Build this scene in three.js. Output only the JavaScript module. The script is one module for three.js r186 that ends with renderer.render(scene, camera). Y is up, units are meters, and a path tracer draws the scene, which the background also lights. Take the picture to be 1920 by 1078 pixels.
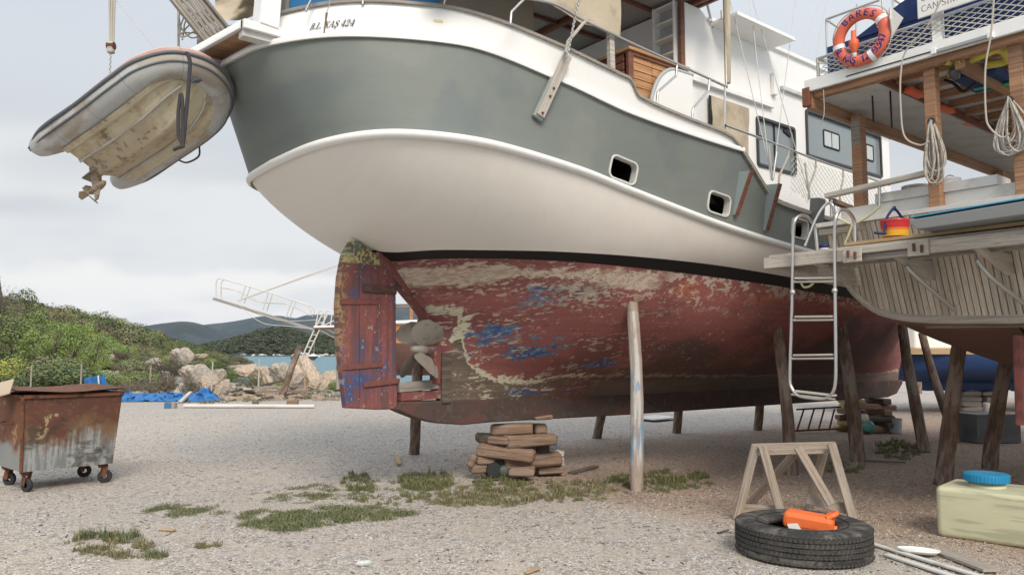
import * as THREE from 'three';
import { RoundedBoxGeometry } from 'three/addons/geometries/RoundedBoxGeometry.js';
import { mergeGeometries, mergeVertices, toCreasedNormals } from 'three/addons/utils/BufferGeometryUtils.js';

// ---------------------------------------------------------------- camera, sky, sun, exposure
const W = 1920, HT = 1078, F = 1440, EYE = 1.64, PITCH = Math.atan(124 / 1440);
const scene = new THREE.Scene();
const camera = new THREE.PerspectiveCamera(2 * Math.atan(539 / F) * 180 / Math.PI, W / HT, 0.1, 30000);
camera.position.set(0, EYE, 0);
camera.rotation.x = PITCH;
scene.add(camera);
const renderer = new THREE.WebGLRenderer({ antialias: true });
renderer.toneMapping = THREE.LinearToneMapping;
renderer.toneMappingExposure = 1.9;
renderer.shadowMap.enabled = true;
const SUNDIR = new THREE.Vector3(0.20, 0.66, 0.72).normalize();
const sun = new THREE.DirectionalLight(0xfff2e2, 1.5);
sun.position.copy(SUNDIR).multiplyScalar(60);
sun.castShadow = true;
sun.shadow.radius = 46;
Object.assign(sun.shadow.camera, { left: -40, right: 40, top: 40, bottom: -40, near: 1, far: 200 });
scene.add(sun, sun.target);

// ---------------------------------------------------------------- noise
function rng(seed) { let a = seed >>> 0; return () => { a = (a + 0x6D2B79F5) | 0; let t = Math.imul(a ^ (a >>> 15), 1 | a); t = (t + Math.imul(t ^ (t >>> 7), 61 | t)) ^ t; return ((t ^ (t >>> 14)) >>> 0) / 4294967296; }; }
function hsh(x, y, s = 0) { let h = Math.imul(x | 0, 374761393) ^ Math.imul(y | 0, 668265263) ^ Math.imul(s | 0, 974711); h = Math.imul(h ^ (h >>> 13), 1274126177); return ((h ^ (h >>> 16)) >>> 0) / 4294967296; }
const LAT = new Float32Array(65536); for (let y = 0; y < 256; y++) for (let x = 0; x < 256; x++) LAT[(y << 8) | x] = hsh(x, y, 77);
function vn(x, y, s = 0, px = 0, py = 0) {         // value noise, optionally periodic
  let xi = Math.floor(x), yi = Math.floor(y); const fx = x - xi, fy = y - yi;
  let x1 = xi + 1, y1 = yi + 1;
  if (px) { xi = ((xi % px) + px) % px; x1 = xi + 1 === px ? 0 : xi + 1; }
  if (py) { yi = ((yi % py) + py) % py; y1 = yi + 1 === py ? 0 : yi + 1; }
  const ox = s * 131, oy = s * 57 + (s >> 3), r0 = ((yi + oy) & 255) << 8, r1 = ((y1 + oy) & 255) << 8; xi = (xi + ox) & 255; x1 = (x1 + ox) & 255;
  const u = fx * fx * (3 - 2 * fx), v = fy * fy * (3 - 2 * fy), a = LAT[r0 | xi], b = LAT[r0 | x1], c = LAT[r1 | xi], d = LAT[r1 | x1];
  return a + (b - a) * u + (c - a) * v + (a - b - c + d) * u * v;
}
function fbm(x, y, o = 4, s = 0, px = 0, py = 0) { let t = 0, a = 0.5, n = 0; for (let i = 0; i < o; i++) { t += a * vn(x, y, s + i * 17, px, py); n += a; a *= 0.5; x *= 2; y *= 2; px *= 2; py *= 2; } return t / n; }
const clamp = (x, a = 0, b = 1) => Math.min(b, Math.max(a, x));
const ss = (a, b, x) => { const t = clamp((x - a) / (b - a)); return t * t * (3 - 2 * t); };
const lerp = (a, b, t) => a + (b - a) * t;
const mix3 = (a, b, t) => [lerp(a[0], b[0], t), lerp(a[1], b[1], t), lerp(a[2], b[2], t)];
const SRT = new Float32Array(8193); for (let i = 0; i <= 8192; i++) { const x = i / 8192; SRT[i] = (x <= 0.0031308 ? 12.92 * x : 1.055 * Math.pow(x, 1 / 2.4) - 0.055) * 255; }
const sr = x => SRT[(x * 8192) | 0];
const S8 = (r, g, b) => [r, g, b].map(v => { v /= 255; return v <= 0.04045 ? v / 12.92 : Math.pow((v + 0.055) / 1.055, 2.4); });   // sRGB bytes to linear

// ---------------------------------------------------------------- textures
function tex(w, h, fn, repeat = true) {            // fn(x, y, u, v) -> linear rgb
  const d = new Uint8Array(w * h * 4);
  for (let y = 0; y < h; y++) for (let x = 0; x < w; x++) { const c = fn(x, y, x / w, y / h), i = (y * w + x) * 4; d[i] = sr(clamp(c[0])); d[i + 1] = sr(clamp(c[1])); d[i + 2] = sr(clamp(c[2])); d[i + 3] = 255; }
  const t = new THREE.DataTexture(d, w, h); t.colorSpace = THREE.SRGBColorSpace; fin(t, repeat); return t;
}
function gtex(w, h, fn, repeat = true) {           // fn -> grey 0..1 (bump, roughness)
  const d = new Uint8Array(w * h * 4);
  for (let y = 0; y < h; y++) for (let x = 0; x < w; x++) { const c = clamp(fn(x, y, x / w, y / h)) * 255, i = (y * w + x) * 4; d[i] = d[i + 1] = d[i + 2] = c; d[i + 3] = 255; }
  const t = new THREE.DataTexture(d, w, h); fin(t, repeat); return t;
}
function fin(t, repeat) { t.wrapS = t.wrapT = repeat ? THREE.RepeatWrapping : THREE.ClampToEdgeWrapping; t.magFilter = t.minFilter = THREE.LinearFilter; t.needsUpdate = true; }
function canvasTex(w, h, draw, repeat = false) { const c = document.createElement('canvas'); c.width = w; c.height = h; draw(c.getContext('2d'), w, h); const t = new THREE.CanvasTexture(c); t.colorSpace = THREE.SRGBColorSpace; t.wrapS = t.wrapT = repeat ? THREE.RepeatWrapping : THREE.ClampToEdgeWrapping; return t; }
function mat(c, rough = 0.7, o = {}) { const m = new THREE.MeshPhysicalMaterial({ roughness: rough, side: THREE.DoubleSide, ...o }); if (Array.isArray(c)) m.color.setRGB(...c); else if (c) m.map = c; return m; }

// ---------------------------------------------------------------- the sky: thin overcast, paler toward the horizon, raised overhead for more ambient light
{
  const w = 1024, h = 512, d = new Float32Array(w * h * 4);
  for (let y = 0; y < h; y++) {
    const el = (y + 0.5) / h * Math.PI - Math.PI / 2, sy = Math.sin(el), cy = Math.cos(el);
    for (let x = 0; x < w; x++) {
      const az = ((x + 0.5) / w - 0.5) * Math.PI * 2;             // three: u = atan2(z, x) / 2pi + 0.5
      const dx = Math.cos(az) * cy, dz = Math.sin(az) * cy, yy = Math.max(sy, 0);
      const k = 1 / (yy + 0.16), cx = dx * k, cz = dz * k;
      const a = fbm(cx * 0.5 + 13.1, cz * 1.1 + 9.3, 5, 3), b = fbm(cx * 1.5 + 40, cz * 2.6 + 14, 5, 11), c2 = fbm(cx * 0.3 + 8, cz * 0.5 + 31, 3, 23);
      const dark = ss(0.42, 0.62, a * 0.7 + b * 0.3), puff = ss(0.47, 0.62, b) * ss(0.26, 0.1, yy), band = ss(0.06, 0.14, yy) * ss(0.34, 0.2, yy);
      const blue = ss(0.42, 0.6, c2) * ss(0.18, 0.4, yy);
      let col = mix3([0.60, 0.615, 0.625], [0.45, 0.475, 0.505], dark * (0.45 + 0.45 * band));
      col = mix3(col, [0.44, 0.50, 0.585], blue * 0.4);
      col = mix3(col, [0.655, 0.65, 0.635], ss(0.16, 0.0, yy) * 0.85);
      col = mix3(col, [0.72, 0.71, 0.685], puff * 0.8);
      const zen = 0.725 * (1 + 0.75 * ss(0.36, 1, yy));
      if (sy < 0) col = [0.40, 0.41, 0.40];
      const i = (y * w + x) * 4; d[i] = col[0] * zen; d[i + 1] = col[1] * zen; d[i + 2] = col[2] * zen; d[i + 3] = 1;
    }
  }
  const t = new THREE.DataTexture(d, w, h, THREE.RGBAFormat, THREE.FloatType); t.mapping = THREE.EquirectangularReflectionMapping; t.magFilter = t.minFilter = THREE.LinearFilter; t.needsUpdate = true;
  scene.background = t; scene.environment = t; scene.environmentIntensity = 1;
}

// ---------------------------------------------------------------- places: rays of the photograph's lens cut with real planes
const V = (x, y, z) => new THREE.Vector3(x, y, z);
const TH = 38.5 * Math.PI / 180, FD = V(Math.cos(TH), 0, -Math.sin(TH)), RD = V(Math.sin(TH), 0, Math.cos(TH));   // both boats' forward and starboard
const O1 = V(0, 0, -10.4), EY = V(0, EYE, 0);
function ray(px, py) { const x = (px - 960) / F, y = (539 - py) / F, c = Math.cos(PITCH), s = Math.sin(PITCH); return V(x, y * c + s, -c + y * s); }
function G(px, py, y = 0) { const r = ray(px, py); return EY.clone().addScaledVector(r, (y - EYE) / r.y); }           // on a level plane
function Z(px, py, z) { const r = ray(px, py); return EY.clone().addScaledVector(r, -z / r.z); }                    // at a distance north
function B(px, py, k, o = O1) {                                                                                  // in the boats' frame: [u forward, y up, v starboard]
  const r = ray(px, py), n = k.u !== undefined ? FD : k.v !== undefined ? RD : V(0, 1, 0), val = k.u ?? k.v ?? k.y;
  const t = (val - EY.clone().sub(o).dot(n)) / r.dot(n), q = EY.clone().addScaledVector(r, t).sub(o);
  return V(q.dot(FD), q.y, q.dot(RD));
}
function pix(p) { const c = Math.cos(PITCH), s = Math.sin(PITCH), y = p.y - EYE, zc = -(p.z * c - y * s), yc = y * c + p.z * s; return [960 + F * p.x / zc, 539 - F * yc / zc]; }      // a place back to the photograph
const zAt = (py, y = 0) => -G(960, py, y).z;

// ---------------------------------------------------------------- things and parts
const used = {};
function numbered(n) { used[n] = (used[n] ?? -1) + 1; return used[n] ? `${n}_${String(used[n]).padStart(3, '0')}` : n; }
function tag(o, label, category, group) { Object.assign(o.userData, { label, category }); if (group) o.userData.group = group; return o; }
function thing(name, label, category, pos = [0, 0, 0], turn = 0, group) {
  const o = new THREE.Group(); o.name = numbered(name); scene.add(o);
  if (pos.isVector3) o.position.copy(pos); else o.position.set(...pos);
  o.rotation.y = turn; return tag(o, label, category, group);
}
function obj(name, g, m, parent, x) {
  if (Array.isArray(g)) g = merge(g);
  const o = new THREE.Mesh(g, m); o.name = parent ? name : numbered(name); o.castShadow = o.receiveShadow = true; (parent ?? scene).add(o);
  if (x) Object.assign(o.userData, x); return o;
}
function lone(name, g, m, label, category, group, pos) { const o = obj(name, g, m); if (pos) pos.isVector3 ? o.position.copy(pos) : o.position.set(...pos); return tag(o, label, category, group); }
function copyOf(t, label) { const c = t.clone(); c.name = numbered(t.name.replace(/_\d+$/, '')); c.userData = { ...t.userData, label: label ?? t.userData.label }; scene.add(c); return c; }

// ---------------------------------------------------------------- geometry
function clean(g) { const n = g.index ? g.toNonIndexed() : g; for (const k of Object.keys(n.attributes)) if (!['position', 'normal', 'uv', 'color'].includes(k)) n.deleteAttribute(k); n.morphAttributes = {}; if (!n.attributes.uv) n.setAttribute('uv', new THREE.BufferAttribute(new Float32Array(n.attributes.position.count * 2), 2)); if (!n.attributes.normal) n.computeVertexNormals(); return n; }
function merge(l) { l = l.map(clean); const hasC = l.some(g => g.attributes.color); if (hasC) for (const g of l) if (!g.attributes.color) g.setAttribute('color', new THREE.BufferAttribute(new Float32Array(g.attributes.position.count * 3).fill(1), 3)); return l.length > 1 ? mergeGeometries(l) : l[0]; }
const RU = rng(99);
function uvBox(g, s = 1, off = true) {              // metres, projected along the dominant axis in the piece's own axes
  g = clean(g); const p = g.attributes.position, n = g.attributes.normal, uv = g.attributes.uv, a = off ? RU() * 7 : 0, b = off ? RU() * 7 : 0;
  for (let i = 0; i < p.count; i++) { const X = Math.abs(n.getX(i)), Y = Math.abs(n.getY(i)), ZZ = Math.abs(n.getZ(i)); let u, v; if (X > Y && X > ZZ) { u = p.getZ(i); v = p.getY(i); } else if (Y > ZZ) { u = p.getX(i); v = p.getZ(i); } else { u = p.getX(i); v = p.getY(i); } uv.setXY(i, u * s + a, v * s + b); }
  return g;
}
function put(g, x = 0, y = 0, z = 0, rx = 0, ry = 0, rz = 0) { if (rx || ry || rz) g.applyMatrix4(new THREE.Matrix4().makeRotationFromEuler(new THREE.Euler(rx, ry, rz, 'YXZ'))); g.translate(x, y, z); return g; }
function box(w, h, d, x = 0, y = 0, z = 0, rx = 0, ry = 0, rz = 0, r = 0.006) { const m = Math.min(w, h, d), g = r > 0 && m > 0.004 ? new RoundedBoxGeometry(w, h, d, 1, Math.min(r, m * 0.3)) : new THREE.BoxGeometry(w, h, d); return put(uvBox(g), x, y, z, rx, ry, rz); }
function frame(p0, p1, up = V(0, 1, 0)) { const x = p1.clone().sub(p0).normalize(), z = x.clone().cross(up).normalize(), y = z.clone().cross(x); return new THREE.Matrix4().makeBasis(x, y, z); }
function beam(p0, p1, h, w, up, r = 0.006) { const L = p0.distanceTo(p1), g = box(L, h, w, 0, 0, 0, 0, 0, 0, r), m = frame(p0, p1, up); m.setPosition(p0.clone().add(p1).multiplyScalar(0.5)); return g.applyMatrix4(m); }
function cyl(p0, p1, r0, r1 = r0, n = 10, open = false) { const L = p0.distanceTo(p1), g = new THREE.CylinderGeometry(r1, r0, L, n, 1, open); g.applyMatrix4(new THREE.Matrix4().makeRotationFromQuaternion(new THREE.Quaternion().setFromUnitVectors(V(0, 1, 0), p1.clone().sub(p0).normalize()))); const c = p0.clone().add(p1).multiplyScalar(0.5); g.translate(c.x, c.y, c.z); return clean(g); }
function tube(pts, r, n = 6, seg, closed = false, tension = 0.5) { const c = new THREE.CatmullRomCurve3(pts, closed, 'catmullrom', tension); return clean(new THREE.TubeGeometry(c, seg ?? Math.max(4, pts.length * 4), r, n, closed)); }
function line(pts, r, n = 6) { const l = []; for (let i = 0; i < pts.length - 1; i++) { l.push(cyl(pts[i], pts[i + 1], r, r, n)); if (i) l.push(put(clean(new THREE.SphereGeometry(r, n, 4)), pts[i].x, pts[i].y, pts[i].z)); } return merge(l); }
function lathe(prof, n = 24) { return clean(new THREE.LatheGeometry(prof.map(p => new THREE.Vector2(p[0], p[1])), n)); }
function extr(pts, depth, bev = 0.004, holes = []) { const s = new THREE.Shape(pts.map(p => new THREE.Vector2(p[0], p[1]))); for (const h of holes) s.holes.push(new THREE.Path(h.map(p => new THREE.Vector2(p[0], p[1])))); const g = new THREE.ExtrudeGeometry(s, { depth: Math.max(depth - 2 * bev, 0.001), bevelEnabled: bev > 0, bevelSize: bev, bevelThickness: bev, bevelOffset: -bev, bevelSegments: 2, curveSegments: 8 }); g.translate(0, 0, bev); return uvBox(g); }
function rr(w, h, r, n = 5) { const p = []; for (const [cx, cy, a] of [[w / 2 - r, h / 2 - r, 0], [-w / 2 + r, h / 2 - r, 90], [-w / 2 + r, -h / 2 + r, 180], [w / 2 - r, -h / 2 + r, 270]]) for (let i = 0; i <= n; i++) { const t = (a + 90 * i / n) * Math.PI / 180; p.push([cx + r * Math.cos(t), cy + r * Math.sin(t)]); } return p; }
function grid(rows, uvf, smooth = true) {           // rows of equal-length point lists -> surface
  const n = rows[0].length, m = rows.length, P = new Float32Array(n * m * 3), U = new Float32Array(n * m * 2), I = [];
  rows.forEach((row, j) => row.forEach((p, i) => { const k = j * n + i; P.set([p.x, p.y, p.z], k * 3); U.set(uvf ? uvf(p, i / (n - 1), j / (m - 1)) : [i / (n - 1), j / (m - 1)], k * 2); }));
  for (let j = 0; j < m - 1; j++) for (let i = 0; i < n - 1; i++) { const a = j * n + i; I.push(a, a + 1, a + n, a + 1, a + n + 1, a + n); }
  const g = new THREE.BufferGeometry(); g.setAttribute('position', new THREE.BufferAttribute(P, 3)); g.setAttribute('uv', new THREE.BufferAttribute(U, 2)); g.setIndex(I); g.computeVertexNormals();
  return smooth ? g : clean(g);
}
function mono(xs, ys, x) {                          // smooth interpolation through a table (monotone cubic)
  const n = xs.length; if (x <= xs[0]) return ys[0]; if (x >= xs[n - 1]) return ys[n - 1];
  let i = 0; while (x > xs[i + 1]) i++;
  const d = k => (ys[k + 1] - ys[k]) / (xs[k + 1] - xs[k]), sl = k => { if (k <= 0) return d(0); if (k >= n - 1) return d(n - 2); const a = d(k - 1), b = d(k); return a * b <= 0 ? 0 : 2 * a * b / (a + b); };
  const h = xs[i + 1] - xs[i], t = (x - xs[i]) / h, t2 = t * t, t3 = t2 * t;
  return (2 * t3 - 3 * t2 + 1) * ys[i] + (t3 - 2 * t2 + t) * h * sl(i) + (-2 * t3 + 3 * t2) * ys[i + 1] + (t3 - t2) * h * sl(i + 1);
}
function jitterGeo(g, amt, freq, seed = 0) { g = mergeVertices(g, 1e-4); const p = g.attributes.position; for (let i = 0; i < p.count; i++) { const x = p.getX(i), y = p.getY(i), z = p.getZ(i); p.setXYZ(i, x + (fbm(y * freq + 5, z * freq + x * freq, 3, seed) - 0.5) * amt, y + (fbm(x * freq + 9, z * freq - y * freq, 3, seed + 5) - 0.5) * amt, z + (fbm(x * freq - 3, y * freq + z * freq, 3, seed + 9) - 0.5) * amt); } g.computeVertexNormals(); return g; }

// ---------------------------------------------------------------- shared procedural surfaces
const tGrain = (base, dark, light, seed, weather = 0) => tex(1024, 256, (x, y, u, v) => {   // boards: grain along x, one tile = 2 m x 0.5 m
  const g = fbm(u * 6, v * 64, 4, seed, 6, 64), f = fbm(u * 24, v * 200, 2, seed + 3, 24, 200), big = fbm(u * 3, v * 5, 3, seed + 8, 3, 5);
  let c = mix3(dark, light, ss(0.25, 0.75, g * 0.7 + f * 0.3)); c = mix3(c, base, 0.35); const k = 0.78 + 0.44 * big; c = c.map(q => q * k);
  if (f > 0.72 && g < 0.45) c = c.map(q => q * 0.5);
  if (weather) { const w = ss(0.5, 0.62, fbm(u * 8, v * 20, 4, seed + 20, 8, 20)); c = mix3(c, [0.36, 0.34, 0.31], w * weather); }
  return c;
});
const bGrain = gtex(1024, 256, (x, y, u, v) => 0.6 * fbm(u * 6, v * 64, 4, 41, 6, 64) + 0.4 * fbm(u * 24, v * 200, 2, 44, 24, 200));
for (const t of [bGrain]) t.repeat.set(0.5, 2);
const wood = (b, d, l, s, w, rough = 0.78) => { const t = tGrain(b, d, l, s, w); t.repeat.set(0.5, 2); return mat(t, rough, { bumpMap: bGrain, bumpScale: 0.004 }); };
const bFine = gtex(512, 512, (x, y, u, v) => fbm(u * 16, v * 16, 5, 61, 16, 16));
const bLumpy = gtex(512, 512, (x, y, u, v) => fbm(u * 5, v * 5, 4, 67, 5, 5));
const grime = (c, c2, amt, seed, sc = 6) => { const t = tex(512, 512, (x, y, u, v) => { const a = fbm(u * sc, v * sc, 5, seed, sc, sc), b = fbm(u * 40, v * 40, 2, seed + 7, 40, 40); return mix3(c, c2, clamp(ss(0.5, 0.75, a) * amt + (b - 0.5) * 0.12 * amt)); }); return t; };
const rep = (t, x, y) => { t.repeat.set(x, y); return t; };
const M = {
  white: mat(rep(grime([0.87, 0.87, 0.85], [0.80, 0.79, 0.765], 0.3, 5), 0.5, 0.5), 0.42, { bumpMap: bLumpy, bumpScale: 0.004 }),
  whiteOld: mat(rep(grime([0.64, 0.63, 0.60], [0.46, 0.43, 0.39], 0.6, 15), 1, 1), 0.6, { bumpMap: bFine, bumpScale: 0.002 }),
  greyWood: wood([0.30, 0.27, 0.235], [0.17, 0.15, 0.13], [0.42, 0.38, 0.335], 101, 0.3),
  paleWood: wood([0.52, 0.475, 0.41], [0.34, 0.30, 0.25], [0.63, 0.585, 0.52], 111, 0.4),
  teak: wood([0.36, 0.19, 0.10], [0.22, 0.105, 0.055], [0.47, 0.27, 0.15], 121, 0, 0.5),
  cabin: wood([0.52, 0.27, 0.12], [0.36, 0.16, 0.065], [0.62, 0.36, 0.17], 131, 0, 0.42),
  mahog: wood([0.20, 0.075, 0.045], [0.12, 0.04, 0.025], [0.28, 0.11, 0.065], 141, 0, 0.5),
  roughWood: wood([0.24, 0.155, 0.105], [0.14, 0.085, 0.055], [0.33, 0.23, 0.165], 151, 0.25, 0.9),
  darkWood: wood([0.10, 0.078, 0.06], [0.055, 0.042, 0.033], [0.16, 0.125, 0.10], 161, 0.15, 0.9),
  yellowWood: wood([0.46, 0.32, 0.17], [0.33, 0.21, 0.10], [0.55, 0.41, 0.24], 171, 0.1, 0.8),
  steel: mat([0.62, 0.61, 0.59], 0.28, { metalness: 1, bumpMap: bFine, bumpScale: 0.0006 }),
  galv: mat([0.55, 0.55, 0.53], 0.5, { metalness: 0.75 }),
  wire: mat([0.55, 0.55, 0.53], 0.5, { metalness: 0.4 }),
  black: mat([0.012, 0.012, 0.013], 0.55),
  rubber: mat([0.028, 0.028, 0.03], 0.75),
  rust: mat(rep(grime([0.17, 0.07, 0.035], [0.06, 0.03, 0.02], 0.9, 31), 2, 2), 0.9, { bumpMap: bFine, bumpScale: 0.004 }),
  rope: mat(rep(tex(256, 64, (x, y, u, v) => { const s = (u * 8 + v * 2) % 1; const q = ss(0, 0.5, Math.abs(s - 0.5) * 2), spec = ((u * 4 + v) % 1) < 0.14 ? 0.45 : 1; return [0.55 * spec, 0.50 * spec, 0.43 * spec].map(k => k * (0.72 + 0.28 * q)); }), 30, 1), 0.9),
  ropeDark: mat([0.05, 0.05, 0.055], 0.95),
  ropeNavy: mat([0.02, 0.03, 0.12], 0.9),
  hose: mat([0.62, 0.60, 0.33], 0.5),
  navy: mat(rep(grime([0.012, 0.035, 0.125], [0.02, 0.05, 0.15], 0.8, 51), 2, 2), 0.85, { bumpMap: bLumpy, bumpScale: 0.01 }),
  canvas: mat(rep(grime([0.50, 0.43, 0.32], [0.37, 0.31, 0.23], 0.7, 53), 1, 1), 0.95, { bumpMap: bLumpy, bumpScale: 0.02 }),
  tarpBlue: mat(rep(grime([0.02, 0.15, 0.40], [0.02, 0.09, 0.27], 0.9, 55), 1, 1), 0.5, { bumpMap: bLumpy, bumpScale: 0.02 }),
  glass: mat([0.24, 0.28, 0.30], 0.08, { bumpMap: bLumpy, bumpScale: 0.0006 }),
  orange: mat(rep(grime([0.80, 0.15, 0.055], [0.62, 0.12, 0.05], 0.6, 57), 3, 3), 0.5),
};

// ---------------------------------------------------------------- the ground: one sheet from the yard down to the shore and up the hill
const SEA_Y = -1.1;
function hillH(x, z) {                               // the scrub spur on the left, falling to the shore on its right
  const d = -z, q = x + (d - 75) * 0.17, p = ss(37, 74, d) * ss(150, 96, d);
  return p * mono([-110, -80, -60, -50, -40, -37, -33, -29, -26, -23], [9.2, 8.2, 6.3, 4.5, 1.8, 1.1, 0.5, 0.2, 0.05, 0], q) * (0.92 + 0.16 * fbm(x * 0.09, z * 0.09, 3, 71));
}
function groundY(x, z) {
  const d = -z; let y = 0.035 * (fbm(x * 0.35, z * 0.35, 3, 73) - 0.5) * ss(3, 9, d);
  const shoreD = 43 + 7 * fbm(x * 0.08, 3, 2, 75) + 60 * ss(6, 30, x) + 26 * ss(-20, -34, x + (d - 60) * 0.2);
  y -= 2.6 * ss(shoreD, shoreD + 14, d) * (1 - ss(-25, -34, x + (d - 60) * 0.17) * ss(160, 120, d));
  return y + hillH(x, z);
}
const tGravel = (() => {
  const N = 1536, cells = 100, c = N / cells, col = new Uint8Array(N * N * 4), bmp = new Uint8Array(N * N * 4);
  const pts = []; for (let j = 0; j < cells; j++) for (let i = 0; i < cells; i++) { const q = hsh(i, j, 5), tone = 0.72 + 0.55 * hsh(i, j, 6), warm = hsh(i, j, 9); pts.push([hsh(i, j, 1), hsh(i, j, 2), tone, warm, 0.55 + 0.5 * q]); }
  for (let y = 0; y < N; y++) for (let x = 0; x < N; x++) {
    const gx = x / c, gy = y / c, ix = Math.floor(gx), iy = Math.floor(gy); let d1 = 9, d2 = 9, b = null;
    for (let j = -1; j <= 1; j++) for (let i = -1; i <= 1; i++) { const p = pts[((iy + j + cells) % cells) * cells + (ix + i + cells) % cells], dx = ix + i + p[0] - gx, dy = iy + j + p[1] - gy, dd = Math.sqrt(dx * dx + dy * dy) / p[4]; if (dd < d1) { d2 = d1; d1 = dd; b = p; } else if (dd < d2) d2 = dd; }
    const e = d2 - d1, sand = fbm(x / N * 260, y / N * 260, 2, 77, 260, 260), mud = ss(0.46, 0.66, fbm(x / N * 9, y / N * 9, 4, 79, 9, 9));
    const stone = ss(0.05, 0.22, e) * (b[4] > 0.62 ? 1 : 0.35) * (1 - 0.55 * mud);
    const sc = mix3([0.36, 0.32, 0.275], b[3] > 0.93 ? [0.34, 0.25, 0.19] : b[3] > 0.76 ? [0.20, 0.195, 0.19] : [0.47, 0.445, 0.41], 0.8).map(q => q * b[2]);
    const dirt = mix3([0.255, 0.215, 0.175], [0.42, 0.37, 0.31], sand), o = mix3(dirt, sc, stone), k = (y * N + x) * 4;
    col[k] = sr(clamp(o[0])); col[k + 1] = sr(clamp(o[1])); col[k + 2] = sr(clamp(o[2])); col[k + 3] = 255;
    bmp[k] = bmp[k + 1] = bmp[k + 2] = 255 * clamp(0.25 * sand + 0.75 * stone * ss(0, 0.5, e)); bmp[k + 3] = 255;
  }
  const a = new THREE.DataTexture(col, N, N), b = new THREE.DataTexture(bmp, N, N); a.colorSpace = THREE.SRGBColorSpace; fin(a, true); fin(b, true); a.repeat.set(1 / 2.9, 1 / 2.9); b.repeat.copy(a.repeat); return [a, b];
})();
{
  const xs = [], zs = []; for (let i = -90; i <= 90; i++) xs.push(Math.sign(i) * (Math.abs(i) * 0.28 + Math.pow(Math.abs(i) / 90, 3) * 170)); for (let j = 0; j <= 150; j++) zs.push(6 - j * 0.32 - Math.pow(j / 150, 3) * 190);
  const rows = zs.map(z => xs.map(x => V(x, groundY(x, z), z))), g = grid(rows, p => [p.x, p.z]), C = new Float32Array(g.attributes.position.count * 3), p = g.attributes.position;
  for (let i = 0; i < p.count; i++) {                // what lies there: pale gravel, brown trodden earth round the props, soil and scrub litter on the hill
    const x = p.getX(i), z = p.getZ(i), f = fbm(x * 0.5 + 3, z * 0.5, 4, 81), l = fbm(x * 0.13, z * 0.13 + 7, 3, 83);
    let c = mix3([1.06, 1.09, 1.15], [1.27, 1.26, 1.25], f);
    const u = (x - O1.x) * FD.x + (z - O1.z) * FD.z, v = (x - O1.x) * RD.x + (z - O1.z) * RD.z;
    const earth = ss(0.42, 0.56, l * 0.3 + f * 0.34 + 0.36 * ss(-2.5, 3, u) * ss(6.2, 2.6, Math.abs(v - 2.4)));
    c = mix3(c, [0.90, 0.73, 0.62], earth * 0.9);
    c = mix3(c, mix3([0.24, 0.25, 0.15], [0.55, 0.47, 0.34], ss(0.5, 0.7, f)), clamp(hillH(x, z) * 0.9));
    C.set(c, i * 3);
  }
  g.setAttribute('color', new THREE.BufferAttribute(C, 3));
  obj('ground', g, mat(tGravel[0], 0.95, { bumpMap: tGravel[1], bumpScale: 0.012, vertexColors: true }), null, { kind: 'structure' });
}
{
  const bw = gtex(512, 512, (x, y, u, v) => fbm(u * 10, v * 10, 5, 91, 10, 10)); bw.repeat.set(0.06, 0.11);
  const g = new THREE.PlaneGeometry(30000, 30000); g.rotateX(-Math.PI / 2); const uv = g.attributes.uv, p = g.attributes.position; for (let i = 0; i < p.count; i++) uv.setXY(i, p.getX(i), p.getZ(i));
  const s = obj('sea', g, mat([0.055, 0.17, 0.21], 0.32, { bumpMap: bw, bumpScale: 0.35, ior: 1.33 }), null, { kind: 'structure' }); s.position.y = SEA_Y;
}

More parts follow.
